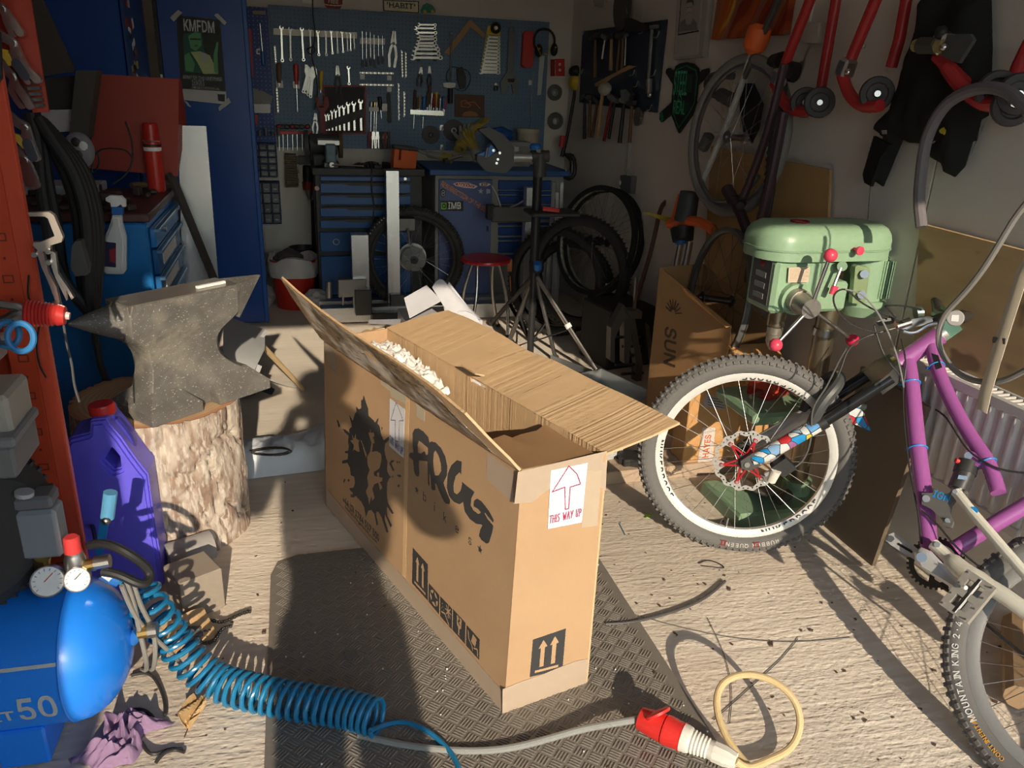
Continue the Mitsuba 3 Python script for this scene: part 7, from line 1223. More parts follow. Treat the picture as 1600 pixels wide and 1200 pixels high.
# hanging strap and cable at the right edge
hs2 = thing('webbing_strap', 'pale webbing strap hanging from above at the right edge of the scene', 'strap'); SPX = 1.60; sq_ = [(1612, 400), (1596, 430), (1572, 505), (1555, 560), (1540, 610), (1533, 642)]; g = []
for x, y in sq_: p = PX(x, y, SPX + .04 * (642 - y) / 240); g.append([p + V(0, .016, 0), p + V(-.004, 0, .003), p - V(0, .018, 0)])
g.insert(0, [g[0][0] + Z_ * .5, g[0][1] + Z_ * .5, g[0][2] + Z_ * .5]); g.insert(0, [g[0][0] + Z_ * .85, g[0][1] + Z_ * .85, g[0][2] + Z_ * .85]); part(hs2, 'webbing', sheet(g, .002), M((0.52, .45, .34), .7)); m = g[-3][1]; part(hs2, 'stripe', box((.006, .036, .014), PX(1562, 532, SPX + .018), rotax(X_, -.2)), M((0.10, .09, .085), .7))
hc = one('hanging_cable', tube(spline([PX(x, y, 1.62) for x, y in ((1660, 250), (1600, 322), (1580, 350), (1540, 415), (1500, 465), (1478, 490), (1468, 515), (1468, 540), (1480, 565), (1505, 588), (1540, 597), (1575, 592), (1610, 575), (1660, 560)) ], 80), .0075, 8), M((0.20, .19, .18), .5), 'thick grey cable looping down in front of the plywood sheet', 'cable')
# ---------------------------------------------------------------- drill press
GRD = M((0.235, .36, .235), .38, clearcoat=.3); GRD2 = M((0.20, .31, .20), .45); PNK = M((0.62, .06, .11), .3); dn = 2.19
dp = thing('drill_press', 'pale green bench drill press with red-knobbed levers standing on the floor behind the bicycle', 'drill press'); DPn = Plane((0, dn, 0), X_, Z_); D = lambda x, y, Y=dn: PY(x, y, Y)
xa, xb = D(1196, 392)[0] + .012, 1.925; zlo, zmid, zhi = D(1290, 408)[2], D(1290, 393)[2], 1.045
def stad(ins, x0=xa, x1=xb, y0=dn - .015, y1=dn + .225): return sbox(x0 + .10, y0 + .10, x1 - .10, y1 - .10).buffer(.10 - ins, 12)
part(dp, 'cover', cat(prism(stad(.002), zmid - zlo, (0, 0, zlo)), ), GRD, 30); lay = [(0, 0), (.0, .025), (.006, .045), (.018, .062), (.040, .074)]
part(dp, 'lid', cat(*[prism(stad(a[0]), b[1] - a[1] + .0005, (0, 0, zmid + .004 + a[1])) for a, b in zip(lay, lay[1:])]) if False else trimesh.convex.convex_hull(np.vstack([np.column_stack([np.array(stad(i_).exterior.coords), np.full(len(stad(i_).exterior.coords), zmid + .004 + h_)]) for i_, h_ in lay])), GRD, 35)
part(dp, 'cover_lip', prism(stad(-.003), .006, (0, 0, zmid - .001)), GRD2); part(dp, 'emblem', ring((D(1283, 355)[0] - .01, dn + .10, zmid + .080), Z_, .028, .0035, 20, 6), DRED)
bx0, bx1 = D(1212, 440)[0], D(1312, 440)[0]; zb_ = D(1230, 491)[2]
part(dp, 'head', box((bx1 - bx0, .16, zlo - zb_), ((bx0 + bx1) / 2, dn + .085, (zlo + zb_) / 2), bev=.012), GRD); part(dp, 'head_rear', box((.10, .16, .10), (bx1 + .0, dn + .09, zb_ + .05), bev=.01), GRD)
part(dp, 'instruction_plate', DPn.px([(415, 445), (605, 440), (590, 578), (405, 580)], .001, .0045, 1160, 340, 5.714), M((0.50, .42, .32), .5)); part(dp, 'plate_lines', cat([DPn.px([(425, 462 + 14 * k), (592, 458 + 14 * k), (591, 462 + 14 * k), (425, 466 + 14 * k)], .0006, .0056, 1160, 340, 5.714) for k in range(8)]), M((0.45, .30, .22), .5), kind='stuff')
pf = Plane((bx0, 0, 0), -Y_, Z_); part(dp, 'name_plate', box((.003, .11, .15), (bx0 - .001, dn + .085, (zlo + zb_) / 2 + .01)), M((0.07, .065, .065), .4)); part(dp, 'plate_badge', sph((bx0 - .003, dn + .085, (zlo + zb_) / 2 + .065), .014, .2, 1, .7), DRED); part(dp, 'plate_print', cat([box((.002, .06, .018), (bx0 - .003, dn + .085, (zlo + zb_) / 2 + .03 - .035 * k)) for k in range(3)]), GREY, kind='stuff')
fd = nz(V(-.10, -1, -.05)); hc_ = D(1268, 483, dn - .115) - fd * .075; part(dp, 'feed_boss', tube([hc_ + fd * -.06, hc_ + fd * -.02], .052, 24), GRD); part(dp, 'depth_dial', tube([hc_ + fd * -.02, hc_ + fd * .01], .040, 24), M((0.30, .28, .24), .4, .5)); part(dp, 'feed_hub', tube([hc_ + fd * .0, hc_ + fd * .075], [.036, .032], 24), M((0.40, .38, .35), .35, .8)); hub_o = hc_ + fd * .068
part(dp, 'dial_label', DPn.px([(370, 715), (438, 708), (430, 820), (362, 832)], .002, .005, 1160, 340, 5.714), M((0.5, .5, .55), .4))
for x, y, kx, ky, m_ in ((1294, 408, 1296, 403, PNK), (1222, 530, 1215, 536, PNK), (1318, 524, 1329, 529, M((0.45, .02, .06), .2))):
    e = PP(kx, ky, hub_o + fd * .005, fd); lv_ = part(dp, 'feed_lever', tube([hub_o, e], .0065, 10), CHROME); part(lv_, 'knob', sph(e + nz(e - hub_o) * .008, .021, sub=3), m_)
part(dp, 'lock_lever', tube([D(1314, 418, dn - .03), D(1303, 447, dn - .035)], .006, 8), CHROME); part(dp, 'lock_boss', tube([D(1316, 416, dn + .01), D(1316, 416, dn - .035)], .016, 14), GRD2); part(dp, 'lock_grip', tube([D(1305, 447, dn - .035), D(1300, 460, dn - .036)], .011, 10), PNK); part(dp, 'cover_knob', lathe([(0, 0), (.006, 0), (.006, .022), (.014, .026), (.014, .034), (0, .036)], D(1334, 389, dn - .015), -Y_, 14), PNK)
# motor
mcx = D(1383, 440)[0] - .01; mc = V(mcx, dn + .09, 0); mz0, mz1 = D(1380, 474)[2], zlo; part(dp, 'motor', cyl(mc + Z_ * mz0, mc + Z_ * mz1, .068, n=30), GRD)
part(dp, 'motor_fin', cat([box((.006, .14, mz1 - mz0 - .02), mc + V(.035 + .010 * k - .02, 0, (mz0 + mz1) / 2)) for k in range(5)]), GRD2, kind='stuff'); part(dp, 'motor_base', hull([mc + V(.085 * math.cos(a), .085 * math.sin(a), z) for a in np.linspace(0, 2 * math.pi, 20) for z in (mz0, mz0 - .02)] + [mc + V(.06 * math.cos(a), .06 * math.sin(a), mz0 - .06) for a in np.linspace(0, 2 * math.pi, 16)]), GRD)
part(dp, 'motor_mount', DPn.px([(1008, 440), (1030, 425), (1130, 445), (1140, 465), (1095, 775), (980, 765)], .02, -.01, 1160, 340, 5.714), M((0.27, .36, .20), .35, .3)); 
for y in (505, 690): part(dp, 'mount_bolt', tube([D(1160 + (1150 - y * .12) / 5.714, 340 + y / 5.714, dn - .01), D(1160 + (1150 - y * .12) / 5.714, 340 + y / 5.714, dn - .03)], .014, 8), CHROME)
colx = D(1288, 520, dn + .10)[0]; COL = V(colx, dn + .10, 0); PLT = M((0.33, .28, .20), .3, .9)
part(dp, 'column', cyl(COL + Z_ * .04, COL + Z_ * (zb_ + .02), .036, n=24), PLT); part(dp, 'column_clamp', cyl(COL + Z_ * (D(1285, 538)[2]), COL + Z_ * (D(1285, 532)[2] + .012), .041, n=24), CHROME)
qx = D(1212, 505, dn + .085)[0]; QO = V(qx, dn + .085, 0); zq1, zq2, zq3 = zb_, D(1212, 508, dn + .085)[2], D(1212, 545, dn + .085)[2]; part(dp, 'quill', cyl(QO + Z_ * zq2, QO + Z_ * (zq1 + .01), .030, n=20), PLT); part(dp, 'chuck', lathe([(0, 0), (.010, .004), (.020, .02), (.025, .035), (.025, .06), (.027, .062), (.027, .085), (.012, .09), (.012, .11), (0, .11)], QO + Z_ * (zq3 - .005), Z_, 20), M((0.36, .32, .27), .35, .7))
tz_ = .42; tbl = box((.26, .28, .045), (1.615, 2.345, tz_ - .022), bev=.012); part(dp, 'table', tbl, GRD2); part(dp, 'table_arm', bar((1.70, 2.33, tz_ - .03), COL + Z_ * (tz_ - .03), .10, .05, bev=.01), GRD2); part(dp, 'table_collar', cyl(COL + Z_ * (tz_ - .08), COL + Z_ * (tz_ + .02), .052, n=20), GRD2)
part(dp, 'base', hull([V(x, y, z) for z, i_ in ((0, 0), (.045, .004), (.055, .014)) for x in (1.455 + i_, 1.86 - i_) for y in (2.16 + i_, 2.44 - i_)]), GRD2); part(dp, 'base_collar', cyl(COL + Z_ * .055, COL + Z_ * .11, .052, n=20), GRD2)
vs_ = thing('machine_vise', 'small red machine vise lying on the drill press table', 'vise'); part(vs_, 'body', box((.12, .10, .04), (1.64, 2.38, tz_ + .021), rotz(.4), .005), M((0.40, .03, .02), .5)); part(vs_, 'jaw', box((.03, .11, .045), (1.60, 2.35, tz_ + .055), rotz(.4), .004), M((0.45, .05, .03), .5)); part(vs_, 'screw', tube([(1.60, 2.34, tz_ + .03), (1.52, 2.30, tz_ + .03)], .008, 8), STEEL)
one('grey_plate', box((.13, .16, .012), (1.60, 2.30, .085), rotz(.5) @ rotax(Y_, .25), .003), M((0.14, .13, .125), .5, .4), 'dull grey metal plate resting on the drill press base', 'plate'); one('bottle_top', tube([(1.70, 2.24, .075), (1.64, 2.21, .07)], [.022, .018], 10), M((0.08, .075, .06), .5), 'short dark bottle lying on the drill press base', 'bottle')
# ---------------------------------------------------------------- cardboard boxes behind the front wheel
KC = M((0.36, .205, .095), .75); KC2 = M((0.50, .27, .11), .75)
sn = thing('tall_cardboard_box', 'tall open brown cardboard box with printed sun rays standing behind the front wheel', 'cardboard box'); a, b = V(1.545, 3.18, 0), V(1.62, 2.66, 0)
def panel4(p, th=.006, m=KC): return hull(list(p) + [q_ + V(th, .002, 0) for q_ in p])
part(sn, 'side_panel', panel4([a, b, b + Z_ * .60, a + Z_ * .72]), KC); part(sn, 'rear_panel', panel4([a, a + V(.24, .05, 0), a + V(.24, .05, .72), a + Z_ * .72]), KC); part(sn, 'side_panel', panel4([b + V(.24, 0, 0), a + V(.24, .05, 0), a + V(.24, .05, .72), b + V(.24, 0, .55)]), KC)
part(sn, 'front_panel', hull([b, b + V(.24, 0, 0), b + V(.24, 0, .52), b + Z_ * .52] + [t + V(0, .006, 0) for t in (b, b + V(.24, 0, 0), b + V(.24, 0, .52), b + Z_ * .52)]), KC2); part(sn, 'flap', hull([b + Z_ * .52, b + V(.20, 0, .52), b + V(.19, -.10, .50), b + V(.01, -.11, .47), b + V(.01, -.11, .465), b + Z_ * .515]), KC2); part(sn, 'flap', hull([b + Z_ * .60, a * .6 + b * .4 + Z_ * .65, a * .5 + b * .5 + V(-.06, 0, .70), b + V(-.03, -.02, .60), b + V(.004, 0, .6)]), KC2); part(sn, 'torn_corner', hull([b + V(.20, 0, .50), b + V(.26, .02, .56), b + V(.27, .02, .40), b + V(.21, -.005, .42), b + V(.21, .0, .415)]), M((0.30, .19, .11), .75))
SPn = Plane(a, nz(b - a), Z_); SPn = SPn if SPn.n[0] < 0 else Plane(a, nz(a - b), Z_); INKB = M((0.07, .045, .03), .6); u = SPn.uv(1048, 535)
part(sn, 'lettering', text('SUN', .085, SPn.pt(u[0], u[1] - .02, .001), SPn.ey * -1 if False else SPn.ex * .12 + SPn.ey * -.99, nz(np.cross(SPn.n, SPn.ex * .12 + SPn.ey * -.99)), True, width=.17), INKB); u2 = SPn.uv(1052, 490)
part(sn, 'printed_rays', cat([SPn.prism(LineString([V(*u2) + .02 * V(math.cos(t), math.sin(t)), V(*u2) + .06 * V(math.cos(t), math.sin(t))]).buffer(.003), .001, .001) for t in np.linspace(.3, 2.9, 8)]), INKB, kind='stuff')
hy = thing('cardboard_box', 'orange-brown cardboard box with a white and orange label seen through the front wheel', 'cardboard box'); o = PZ(1066, 724, .056); w_ = PZ(1150, 720, .056)[0] - o[0]
part(hy, 'body', box((w_, .11, .34), (o[0] + w_ / 2, o[1] + .055, .226), bev=.003), KC2); HYP = Plane((0, o[1], 0), X_, Z_); part(hy, 'label', HYP.px([(1098, 668), (1118, 668), (1113, 724), (1090, 723)], .001, .0005), M((0.55, .48, .45), .6)); part(hy, 'lettering', text('HAYES', .026, HYP.pt(*HYP.uv(1104, 697), .0018), Z_, -X_, True, width=.10), M((0.55, .12, .04), .6)); part(hy, 'paper_label', HYP.px([(1104, 616), (1138, 623), (1132, 640), (1098, 634)], .001, .0005), M((0.36, .33, .34), .6)); part(hy, 'label_lines', cat([HYP.px([(1106, 620 + 4 * k), (1132, 625 + 4 * k), (1132, 626 + 4 * k), (1106, 621 + 4 * k)], .0006, .0016) for k in range(4)]), DGREY, kind='stuff')
one('timber_batten', box((.62, .15, .055), (1.38, o[1] + .06, .0275), rotz(.02), .003), M((0.40, .30, .22), .7), 'pale timber batten on the floor under the orange-brown cardboard box', 'batten'); one('small_carton', box((.12, .10, .10), (1.16, 2.72, .05), rotz(.2), .003), M((0.42, .42, .43), .6), 'small pale carton beside the front wheel behind the box flap', 'carton')
one('parts_heap', cat([box((.05 + .02 * (k % 3), .04, .03), (1.22 + .035 * (k % 4), o[1] + .03 + .025 * (k // 4), .071), rotz(k), .004) for k in range(10)]), M((0.05, .05, .05), .5, .5), 'small heap of dark metal parts on the timber batten', 'metal parts', kind='stuff')
# ================================================================ purple mountain bike leaning on the radiator
def rxyz(z, x, y):
    cz, sz, cx, sx, cy, sy = math.cos(z), math.sin(z), math.cos(x), math.sin(x), math.cos(y), math.sin(y)
    return np.array([[cz, -sz, 0], [sz, cz, 0], [0, 0, 1]]) @ np.array([[1, 0, 0], [0, cx, -sx], [0, sx, cx]]) @ np.array([[cy, 0, sy], [0, 1, 0], [-sy, 0, cy]])
BO, BR = V(1.386, 1.404, .019), rxyz(1.877, .655, -.055); HA = math.radians(67); WRD = .345
bs_ = V(-math.cos(HA), 0, math.sin(HA)); bn_ = V(math.sin(HA), 0, math.cos(HA)); FH = V(.677, 0, WRD); AX0 = FH - .045 * bn_; ST = rotax(bs_, .976)
W_ = lambda v: BO + BR @ np.asarray(v, float)
SF = lambda v: W_(AX0 + ST @ (np.asarray(v, float) - AX0))
bX, bY, bZ = BR[:, 0], BR[:, 1], BR[:, 2]; sS = BR @ bs_; sF = BR @ (ST @ V(1, 0, 0)); sF = nz(sF - sS * (sF @ sS)); sL = nz(np.cross(sS, sF)); sL = sL if sL @ (BR @ (ST @ V(0, 1, 0))) > 0 else -sL
BPb = Plane(W_((0, 0, 0)), -bX, bZ); HUB = SF(FH); FPb = Plane(HUB, -sF, sS); PUR = M((0.30, .085, .29), .3, clearcoat=.7); SILV = M((0.50, .50, .49), .32, .6); CRM = M((0.60, .58, .50), .35, clearcoat=.4)
bk2 = thing('mountain_bike', 'purple full-suspension mountain bike leaning on the radiator with its front wheel turned', 'bicycle')
P_ = lambda x, y, h=0.0: BPb.at(x, y, h)
# front wheel
TYR = M((0.125, .12, .117), .8); RIMW = M((0.66, .66, .64), .3, .25)
def wheel2(o, ax_, up, nm):
    """wheel as one part with its tyre, rim, hub and spokes as sub-parts"""
    w_ = f'{bk2}__{nm}'; n0 = set(scene); wheel(w_, o, ax_, WRD, .030, rim=RIMW, tyre=TYR, nsp=32, up=up, rimw=.030, rimh=.026, hubw=.05, n=96, spoke=STEEL)
    for k in [k for k in scene if k not in n0 and k.count('__') > 2]: nk = numbered(w_ + '__tread'); scene[nk] = scene.pop(k); labels[nk] = labels.pop(k)
    return w_
fw_ = wheel2(HUB, sL, sS, 'front_wheel')
RP2 = WRD - .056
def fang(x, y): q = FPb.at(x, y, .012) - HUB; return math.atan2(q @ nz(np.cross(sL, sS)), q @ sS)
part(fw_, 'rim_lettering', cat([arctext('NUKEPROOF', .021, HUB + sL * .0138, sL, RP2 - .012, fang(*q), sS, flip=-1, gap=1.25) for q in ((1268, 607), (1029, 690), (1196, 836))]), M((0.03, .03, .03), .5))
part(fw_, 'tyre_lettering', cat(arctext('RUBBER QUEEN', .014, HUB + sL * .0305, sL, WRD - .034, -1.9, sS)), M((0.40, .38, .36), .6)); part(fw_, 'tyre_mark', cat([arctext(c, .018, HUB + sL * .0308, sL, WRD - .036, a, sS) for c, a in (('II', -2.1), ('II', -2.45))]), DRED)
# wavy rotor with red spider
rg = Point(0, 0).buffer(.1); w1 = Polygon([((.1035 + .0035 * math.cos(14 * t)) * math.cos(t), (.1035 + .0035 * math.cos(14 * t)) * math.sin(t)) for t in np.linspace(0, 2 * math.pi, 150)[:-1]]); w2 = Polygon([((.089 + .004 * math.cos(14 * t)) * math.cos(t), (.089 + .004 * math.cos(14 * t)) * math.sin(t)) for t in np.linspace(0, 2 * math.pi, 150)[:-1]])
ro_ = w1.difference(w2); tabs = unary_union([Polygon([(.093 * math.cos(t - .22), .093 * math.sin(t - .22)), (.093 * math.cos(t + .22), .093 * math.sin(t + .22)), (.068 * math.cos(t + .1), .068 * math.sin(t + .1)), (.068 * math.cos(t - .1), .068 * math.sin(t - .1))]) for t in np.arange(6) * math.pi / 3]); ro_ = ro_.union(tabs)
holes_ = unary_union([Point(.096 * math.cos(t), .096 * math.sin(t)).buffer(.0028, 4) for t in np.linspace(0, 2 * math.pi, 42, endpoint=False)]); ro_ = ro_.difference(holes_)
ei, ej = -sF, sS; rk_ = part(fw_, 'rotor', prism(ro_, .002, HUB + sL * .040, ei, ej), SILV); sp2 = unary_union([LineString([(.02 * math.cos(t + o), .02 * math.sin(t + o)), (.077 * math.cos(t), .077 * math.sin(t))]).buffer(.0028) for t in np.arange(6) * math.pi / 3 for o in (-.6, .6)] + [Point(.077 * math.cos(t), .077 * math.sin(t)).buffer(.007) for t in np.arange(6) * math.pi / 3] + [Point(0, 0).buffer(.026)])
part(fw_, 'rotor_spider', prism(sp2, .004, HUB + sL * .043, ei, ej), M((0.45, .02, .03), .3, .4)); part(fw_, 'rotor_rivets', cat([lathe([(0, 0), (.006, 0), (.005, .003), (0, .003)], HUB + sL * .046 + .077 * (math.cos(t) * ei + math.sin(t) * ej), sL, 10) for t in np.arange(6) * math.pi / 3]), CHROME, kind='stuff')
a_ = -2.25; part(fw_, 'valve', tube([HUB + (sF * math.cos(a_) + sS * math.sin(a_)) * (RP2 - .02), HUB + (sF * math.cos(a_) + sS * math.sin(a_)) * (RP2 - .06)], .003, 8), CHROME)
# fork
def fn_stk(p, n, uv):
    a, b = p.x * 30 + p.z * 20, p.y * 30 + p.z * 26; d1, d2, r = voronoi(a, b); c = mix((0.55, .56, .56), (0.02, .24, .55), smoothstep(.45, .5, r)); c = mix(c, (0.50, .03, .04), smoothstep(.68, .70, r)); c = mix(c, (.60, .48, .06), smoothstep(.86, .88, r)); return mix((.03, .03, .03), c, smoothstep(.03, .09, d2 - d1))
MP('m_stickers', fn_stk, .35)
fk = f'{bk2}__fork'; AXp = HUB - sF * .045
for s in (1, -1):
    b0 = HUB + sL * s * .062; leg_dir = sS; off = -sF * .012
    part(fk, 'lower_leg', tube([b0 + leg_dir * .02 + off * .2, b0 + leg_dir * .06 + off, b0 + leg_dir * .25 + off * 2.6], [.016, .0225, .0235], 16), 'm_stickers' if s > 0 else M((0.45, .42, .40), .4))
    part(fk, 'dropout', hull([b0 + sF * x + sS * y + sL * h for x, y in ((-.03, .03), (.02, .04), (.022, -.008), (0, -.022), (-.022, -.008)) for h in (-.009, .009)]), M((0.06, .06, .06), .4)); part(fk, 'seal', tube([b0 + leg_dir * .25 + off * 2.6, b0 + leg_dir * .275 + off * 2.8], .0245, 16), BLACK)
    part(fk, 'stanchion', tube([b0 + leg_dir * .26 + off * 2.7, b0 + leg_dir * .50 + off * 3.6], .020, 16), M((0.02, .02, .021), .15, .3))
c0 = HUB + sS * .50 - sF * .044; part(fk, 'crown', hull([c0 + sL * y + sS * z + sF * x for y, z in ((-.076, 0), (.076, 0), (.05, .045), (-.05, .045), (.078, -.05), (-.078, -.05)) for x in (-.021, .021)]), M((0.015, .015, .016), .3)); part(fk, 'crown_race', tube([c0 + sS * .04, c0 + sS * .058], .027, 16), M((0.40, .36, .16), .3, .8))
arch = spline([HUB + sL * y + sS * z + sF * x for y, z, x in ((.062, .235, -.02), (.066, .30, .018), (.04, .37, .03), (0, .385, .032), (-.04, .37, .03), (-.066, .30, .018), (-.062, .235, -.02))], 30); part(fk, 'arch', tube(arch, [.019] * 30, 10), M((0.055, .056, .058), .4))
part(fk, 'axle_cap', tube([HUB + sL * .062, HUB + sL * .076], .009, 14), STEEL); cq = FPb.at(1222, 727, .06)
cal = part(bk2, 'front_caliper', hull([cq + ei * x + ej * y + sL * h for x, y in ((-.02, -.03), (.03, -.02), (.03, .03), (-.02, .025)) for h in (-.02, .018)]), BLACK); part(cal, 'piston', tube([FPb.at(1205, 752, .075), FPb.at(1213, 735, .08)], [.014, .017], 12), M((0.62, .58, .52), .35)); part(cal, 'bracket', tube([FPb.at(1195, 742, .07), FPb.at(1225, 728, .07)], .008, 8), SILV)
part(bk2, 'brake_hose', tube(spline([FPb.at(x, y, h) for x, y, h in ((1232, 735, .07), (1252, 722, .07), (1266, 690, .075), (1268, 660, .08), (1272, 635, .085), (1290, 606, .09), (1308, 570, .10), (1322, 545, .12))], 40), .0028, 6), M((0.10, .10, .10), .45))
part(bk2, 'mudguard', hull([FPb.at(x, y, h) for x, y in ((1300, 648), (1332, 625), (1350, 645), (1361, 674), (1335, 662)) for h in (-.012, -.010)]), 'm_stickers', label='small flat mudguard covered with colourful stickers'); part(bk2, 'mudguard_peg', tube([FPb.at(1326, 628, -.05), FPb.at(1352, 637, -.05)], [.009, .011], 10), M((0.28, .27, .22), .4))
# frame
hb_, ht_ = AXp + sS * .548, AXp + sS * .685; part(bk2, 'head_tube', tube([hb_, hb_ + sS * .012, (hb_ + ht_) / 2, ht_ - sS * .012, ht_], [.031, .029, .027, .029, .031], 20), PUR); part(bk2, 'headset', tube([ht_, ht_ + sS * .018], .027, 18), SILV); part(bk2, 'headset', tube([hb_ - sS * .012, hb_], .028, 18), M((0.42, .37, .15), .3, .9))
jd, jt = AXp + sS * .575, AXp + sS * .655
dt = [jd, P_(1424, 600), P_(1433, 690), P_(1446, 790), P_(1452, 862)]; part(bk2, 'down_tube', tube(spline(dt, 24), .0225, 18), PUR); tt_ = [jt, P_(1470, 590), P_(1522, 690), P_(1543, 722), P_(1560, 770)]; part(bk2, 'top_tube', tube(spline(tt_, 24), .0195, 18), PUR)
part(bk2, 'seat_tube', tube([P_(1492, 858), P_(1560, 815), P_(1640, 768), P_(1700, 730)], .0205, 18), PUR); part(bk2, 'bottom_bracket_shell', tube([P_(1464, 872, -.036), P_(1464, 872, .036)], .024, 16), PUR); part(bk2, 'shock_mount', BPb.px([(1508, 700), (1534, 712), (1540, 724), (1520, 728)], .03, -.015), PUR); part(bk2, 'top_tube_mark', BPb.px([(1456, 552), (1466, 555), (1472, 574), (1463, 577)], .001, .0198), BLACK)
bolts = lambda par, x, y, h, r=.010: part(par, 'bolt', tube([P_(x, y, h), P_(x, y, h + .006)], r * .75, 12), STEEL)
rkz = part(bk2, 'rocker', BPb.px([(1440, 770), (1456, 770), (1480, 772), (1490, 765), (1497, 772), (1492, 782), (1486, 790), (1484, 800), (1490, 815), (1486, 824), (1475, 822), (1472, 812), (1455, 795), (1440, 788)], .012, .028), M((0.22, .215, .21), .4, .5)); part(rkz, 'lettering', BPb.text('IGN', 1471, 775, .020, .0408, True, width=.045, rot=.15), M((0.03, .25, .60), .4)); bolts(rkz, 1447, 779, .04, .013); bolts(rkz, 1480, 813, .04, .008)
shk = part(bk2, 'shock', tube([P_(1494, 775), P_(1500, 752)], .016, 16), STEEL); part(shk, 'air_can', tube([P_(1497, 765), P_(1509, 735)], .026, 18), M((0.10, .10, .10), .3, .6)); part(shk, 'collar', tube([P_(1507, 740), P_(1512, 722)], .029, 18), M((0.06, .06, .06), .35, .5)); part(shk, 'decal', BPb.px([(1498, 742), (1511, 744), (1510, 750), (1496, 748)], .0012, .026), M((0.30, .42, .62), .4)); part(shk, 'lever', tube([P_(1500, 722, .02), P_(1493, 719, .03)], .007, 8), RED); part(shk, 'eyelet', tube([P_(1513, 712, -.02), P_(1513, 712, .022)], .010, 12), CHROME)
for s in (1, -1):
    h = .040 * s; cs = part(bk2, 'chainstay', tube(spline([P_(1458, 850, h), P_(1480, 870, h), P_(1502, 890, h * 1.3), P_(1560, 925, h * 1.6), P_(1640, 985, h * 1.7)], 16), [.016] * 4 + [.024] * 5 + [.020] * 7, 12), CRM); part(bk2, 'seatstay', tube([P_(1494, 769, h * 1.1), P_(1520, 802, h * 1.4), P_(1600, 895, h * 1.7), P_(1660, 970, h * 1.7)], .0135, 12), CRM)
    if s > 0: bolts(cs, 1464, 851, .055, .010)
part(bk2, 'stay_badge', BPb.prism(Point(BPb.uv(1520, 796, .075)).buffer(.010), .002, .0655), M((0.02, .24, .60), .4)); bolts(bk2, 1492, 768, .058, .008)
# cranks, pedal, chainring
CRK = M((0.52, .52, .52), .35, .15); part(bk2, 'crank_arm', hull([P_(x, y, h) for x, y, h in ((1428, 862, .072), (1440, 855, .072), (1456, 862, .072), (1512, 922, .085), (1518, 932, .085), (1508, 932, .085), (1450, 895, .072), (1430, 880, .072), (1432, 864, .090), (1452, 866, .090), (1508, 926, .096), (1440, 885, .090))]), CRK); part(bk2, 'crank_axle', tube([P_(1440, 871, .075), P_(1440, 871, .096)], .013, 18), CHROME)
ca2 = part(bk2, 'crank_arm', hull([P_(x, y, -.020 + h) for h in (0, .018) for x, y in ((1388, 835), (1396, 832), (1450, 868), (1446, 885), (1392, 852), (1384, 845))]), CRK, label='far crank arm pointing forward with three dark strokes'); part(ca2, 'print', cat([BPb.line([(1404 + 6 * k, 850 + 3.5 * k), (1412 + 6 * k, 855 + 3.5 * k)], .003, .001, -.0015) for k in range(3)]), BLACK); part(ca2, 'bolt', tube([P_(1392, 842, -.003), P_(1392, 842, .001)], .009, 12), DSTEEL)
rgc = P_(1462, 880, -.05); part(bk2, 'chainring', prism(unary_union([Point(0, 0).buffer(.068).difference(Point(0, 0).buffer(.055))] + [affinity.rotate(sbox(-.003, .066, .003, .074), 360 / 32 * k, origin=(0, 0)) for k in range(32)] + [affinity.rotate(sbox(-.006, 0, .006, .06), 90 * k + 20, origin=(0, 0)) for k in range(4)]), .004, rgc, BPb.ex, BPb.ey), DSTEEL)
PE = M((0.33, .31, .28), .5, .3); po_ = P_(1512, 932, .125); u1, u2_ = nz(P_(1528, 905, .12) - P_(1495, 945, .12)), None; u3 = nz(np.cross(BPb.n, u1)); pg_ = sbox(-.052, -.035, .052, .035).difference(sbox(-.040, -.024, -.006, .024)).difference(sbox(.006, -.024, .040, .024))
pd2 = part(bk2, 'pedal', prism(pg_.buffer(.003), .016, po_ - BPb.n * .01, u1, u3), PE); part(pd2, 'bearing', tube([po_ - u1 * .05, po_ + u1 * .05], .008, 10), DSTEEL); part(pd2, 'cap', sph(P_(1508, 918, .145), .006), WHITE); part(pd2, 'pins', cat([tube([po_ + u1 * x + u3 * y, po_ + u1 * x + u3 * y + BPb.n * .014], .002, 5) for x in (-.048, -.016, .016, .048) for y in (-.031, .031)]), STEEL, kind='stuff')
# rear wheel
RH = W_((-.432, 0, WRD)); RIMW = M((0.20, .20, .20), .5); rw_ = wheel2(RH, bY, -bX, 'rear_wheel'); MARK = M((0.62, .62, .60), .6); OGM = M((0.62, .30, .04), .6)
aM = math.atan2((P_(1535, 1050) - RH) @ nz(np.cross(bY, -bX)), (P_(1535, 1050) - RH) @ -bX)
def side_text(s, h, x0, y0, m):
    """lettering round the near side of the rear tyre, from the pixel where it starts"""
    q = P_(x0, y0, .03) - RH; by_ = nz(np.cross(bY, -bX)); a = math.atan2(q @ by_, q @ -bX); return part(rw_, 'tyre_lettering', arctext(s, h, RH + bY * .0306, bY, WRD - .036, a, -bX), m)
side_text('MOUNTAIN KING 2.4', .0145, 1531, 1118, MARK); side_text('CONTINENTAL', .0095, 1574, 1178, OGM)
dr2 = part(bk2, 'derailleur', sph(P_(1592, 858, -.06), .035, 1, .6, 1), M((0.07, .075, .08), .5)); part(dr2, 'cage', hull([P_(x, y, -.07 + h) for h in (0, .02) for x, y in ((1560, 870), (1600, 850), (1610, 890), (1575, 905))]), M((0.06, .065, .075), .5)); part(bk2, 'cassette', lathe([(.02, -.015), (.065, -.015), (.04, .02), (.02, .02)], RH - bY * .045, bY, 30), DSTEEL)
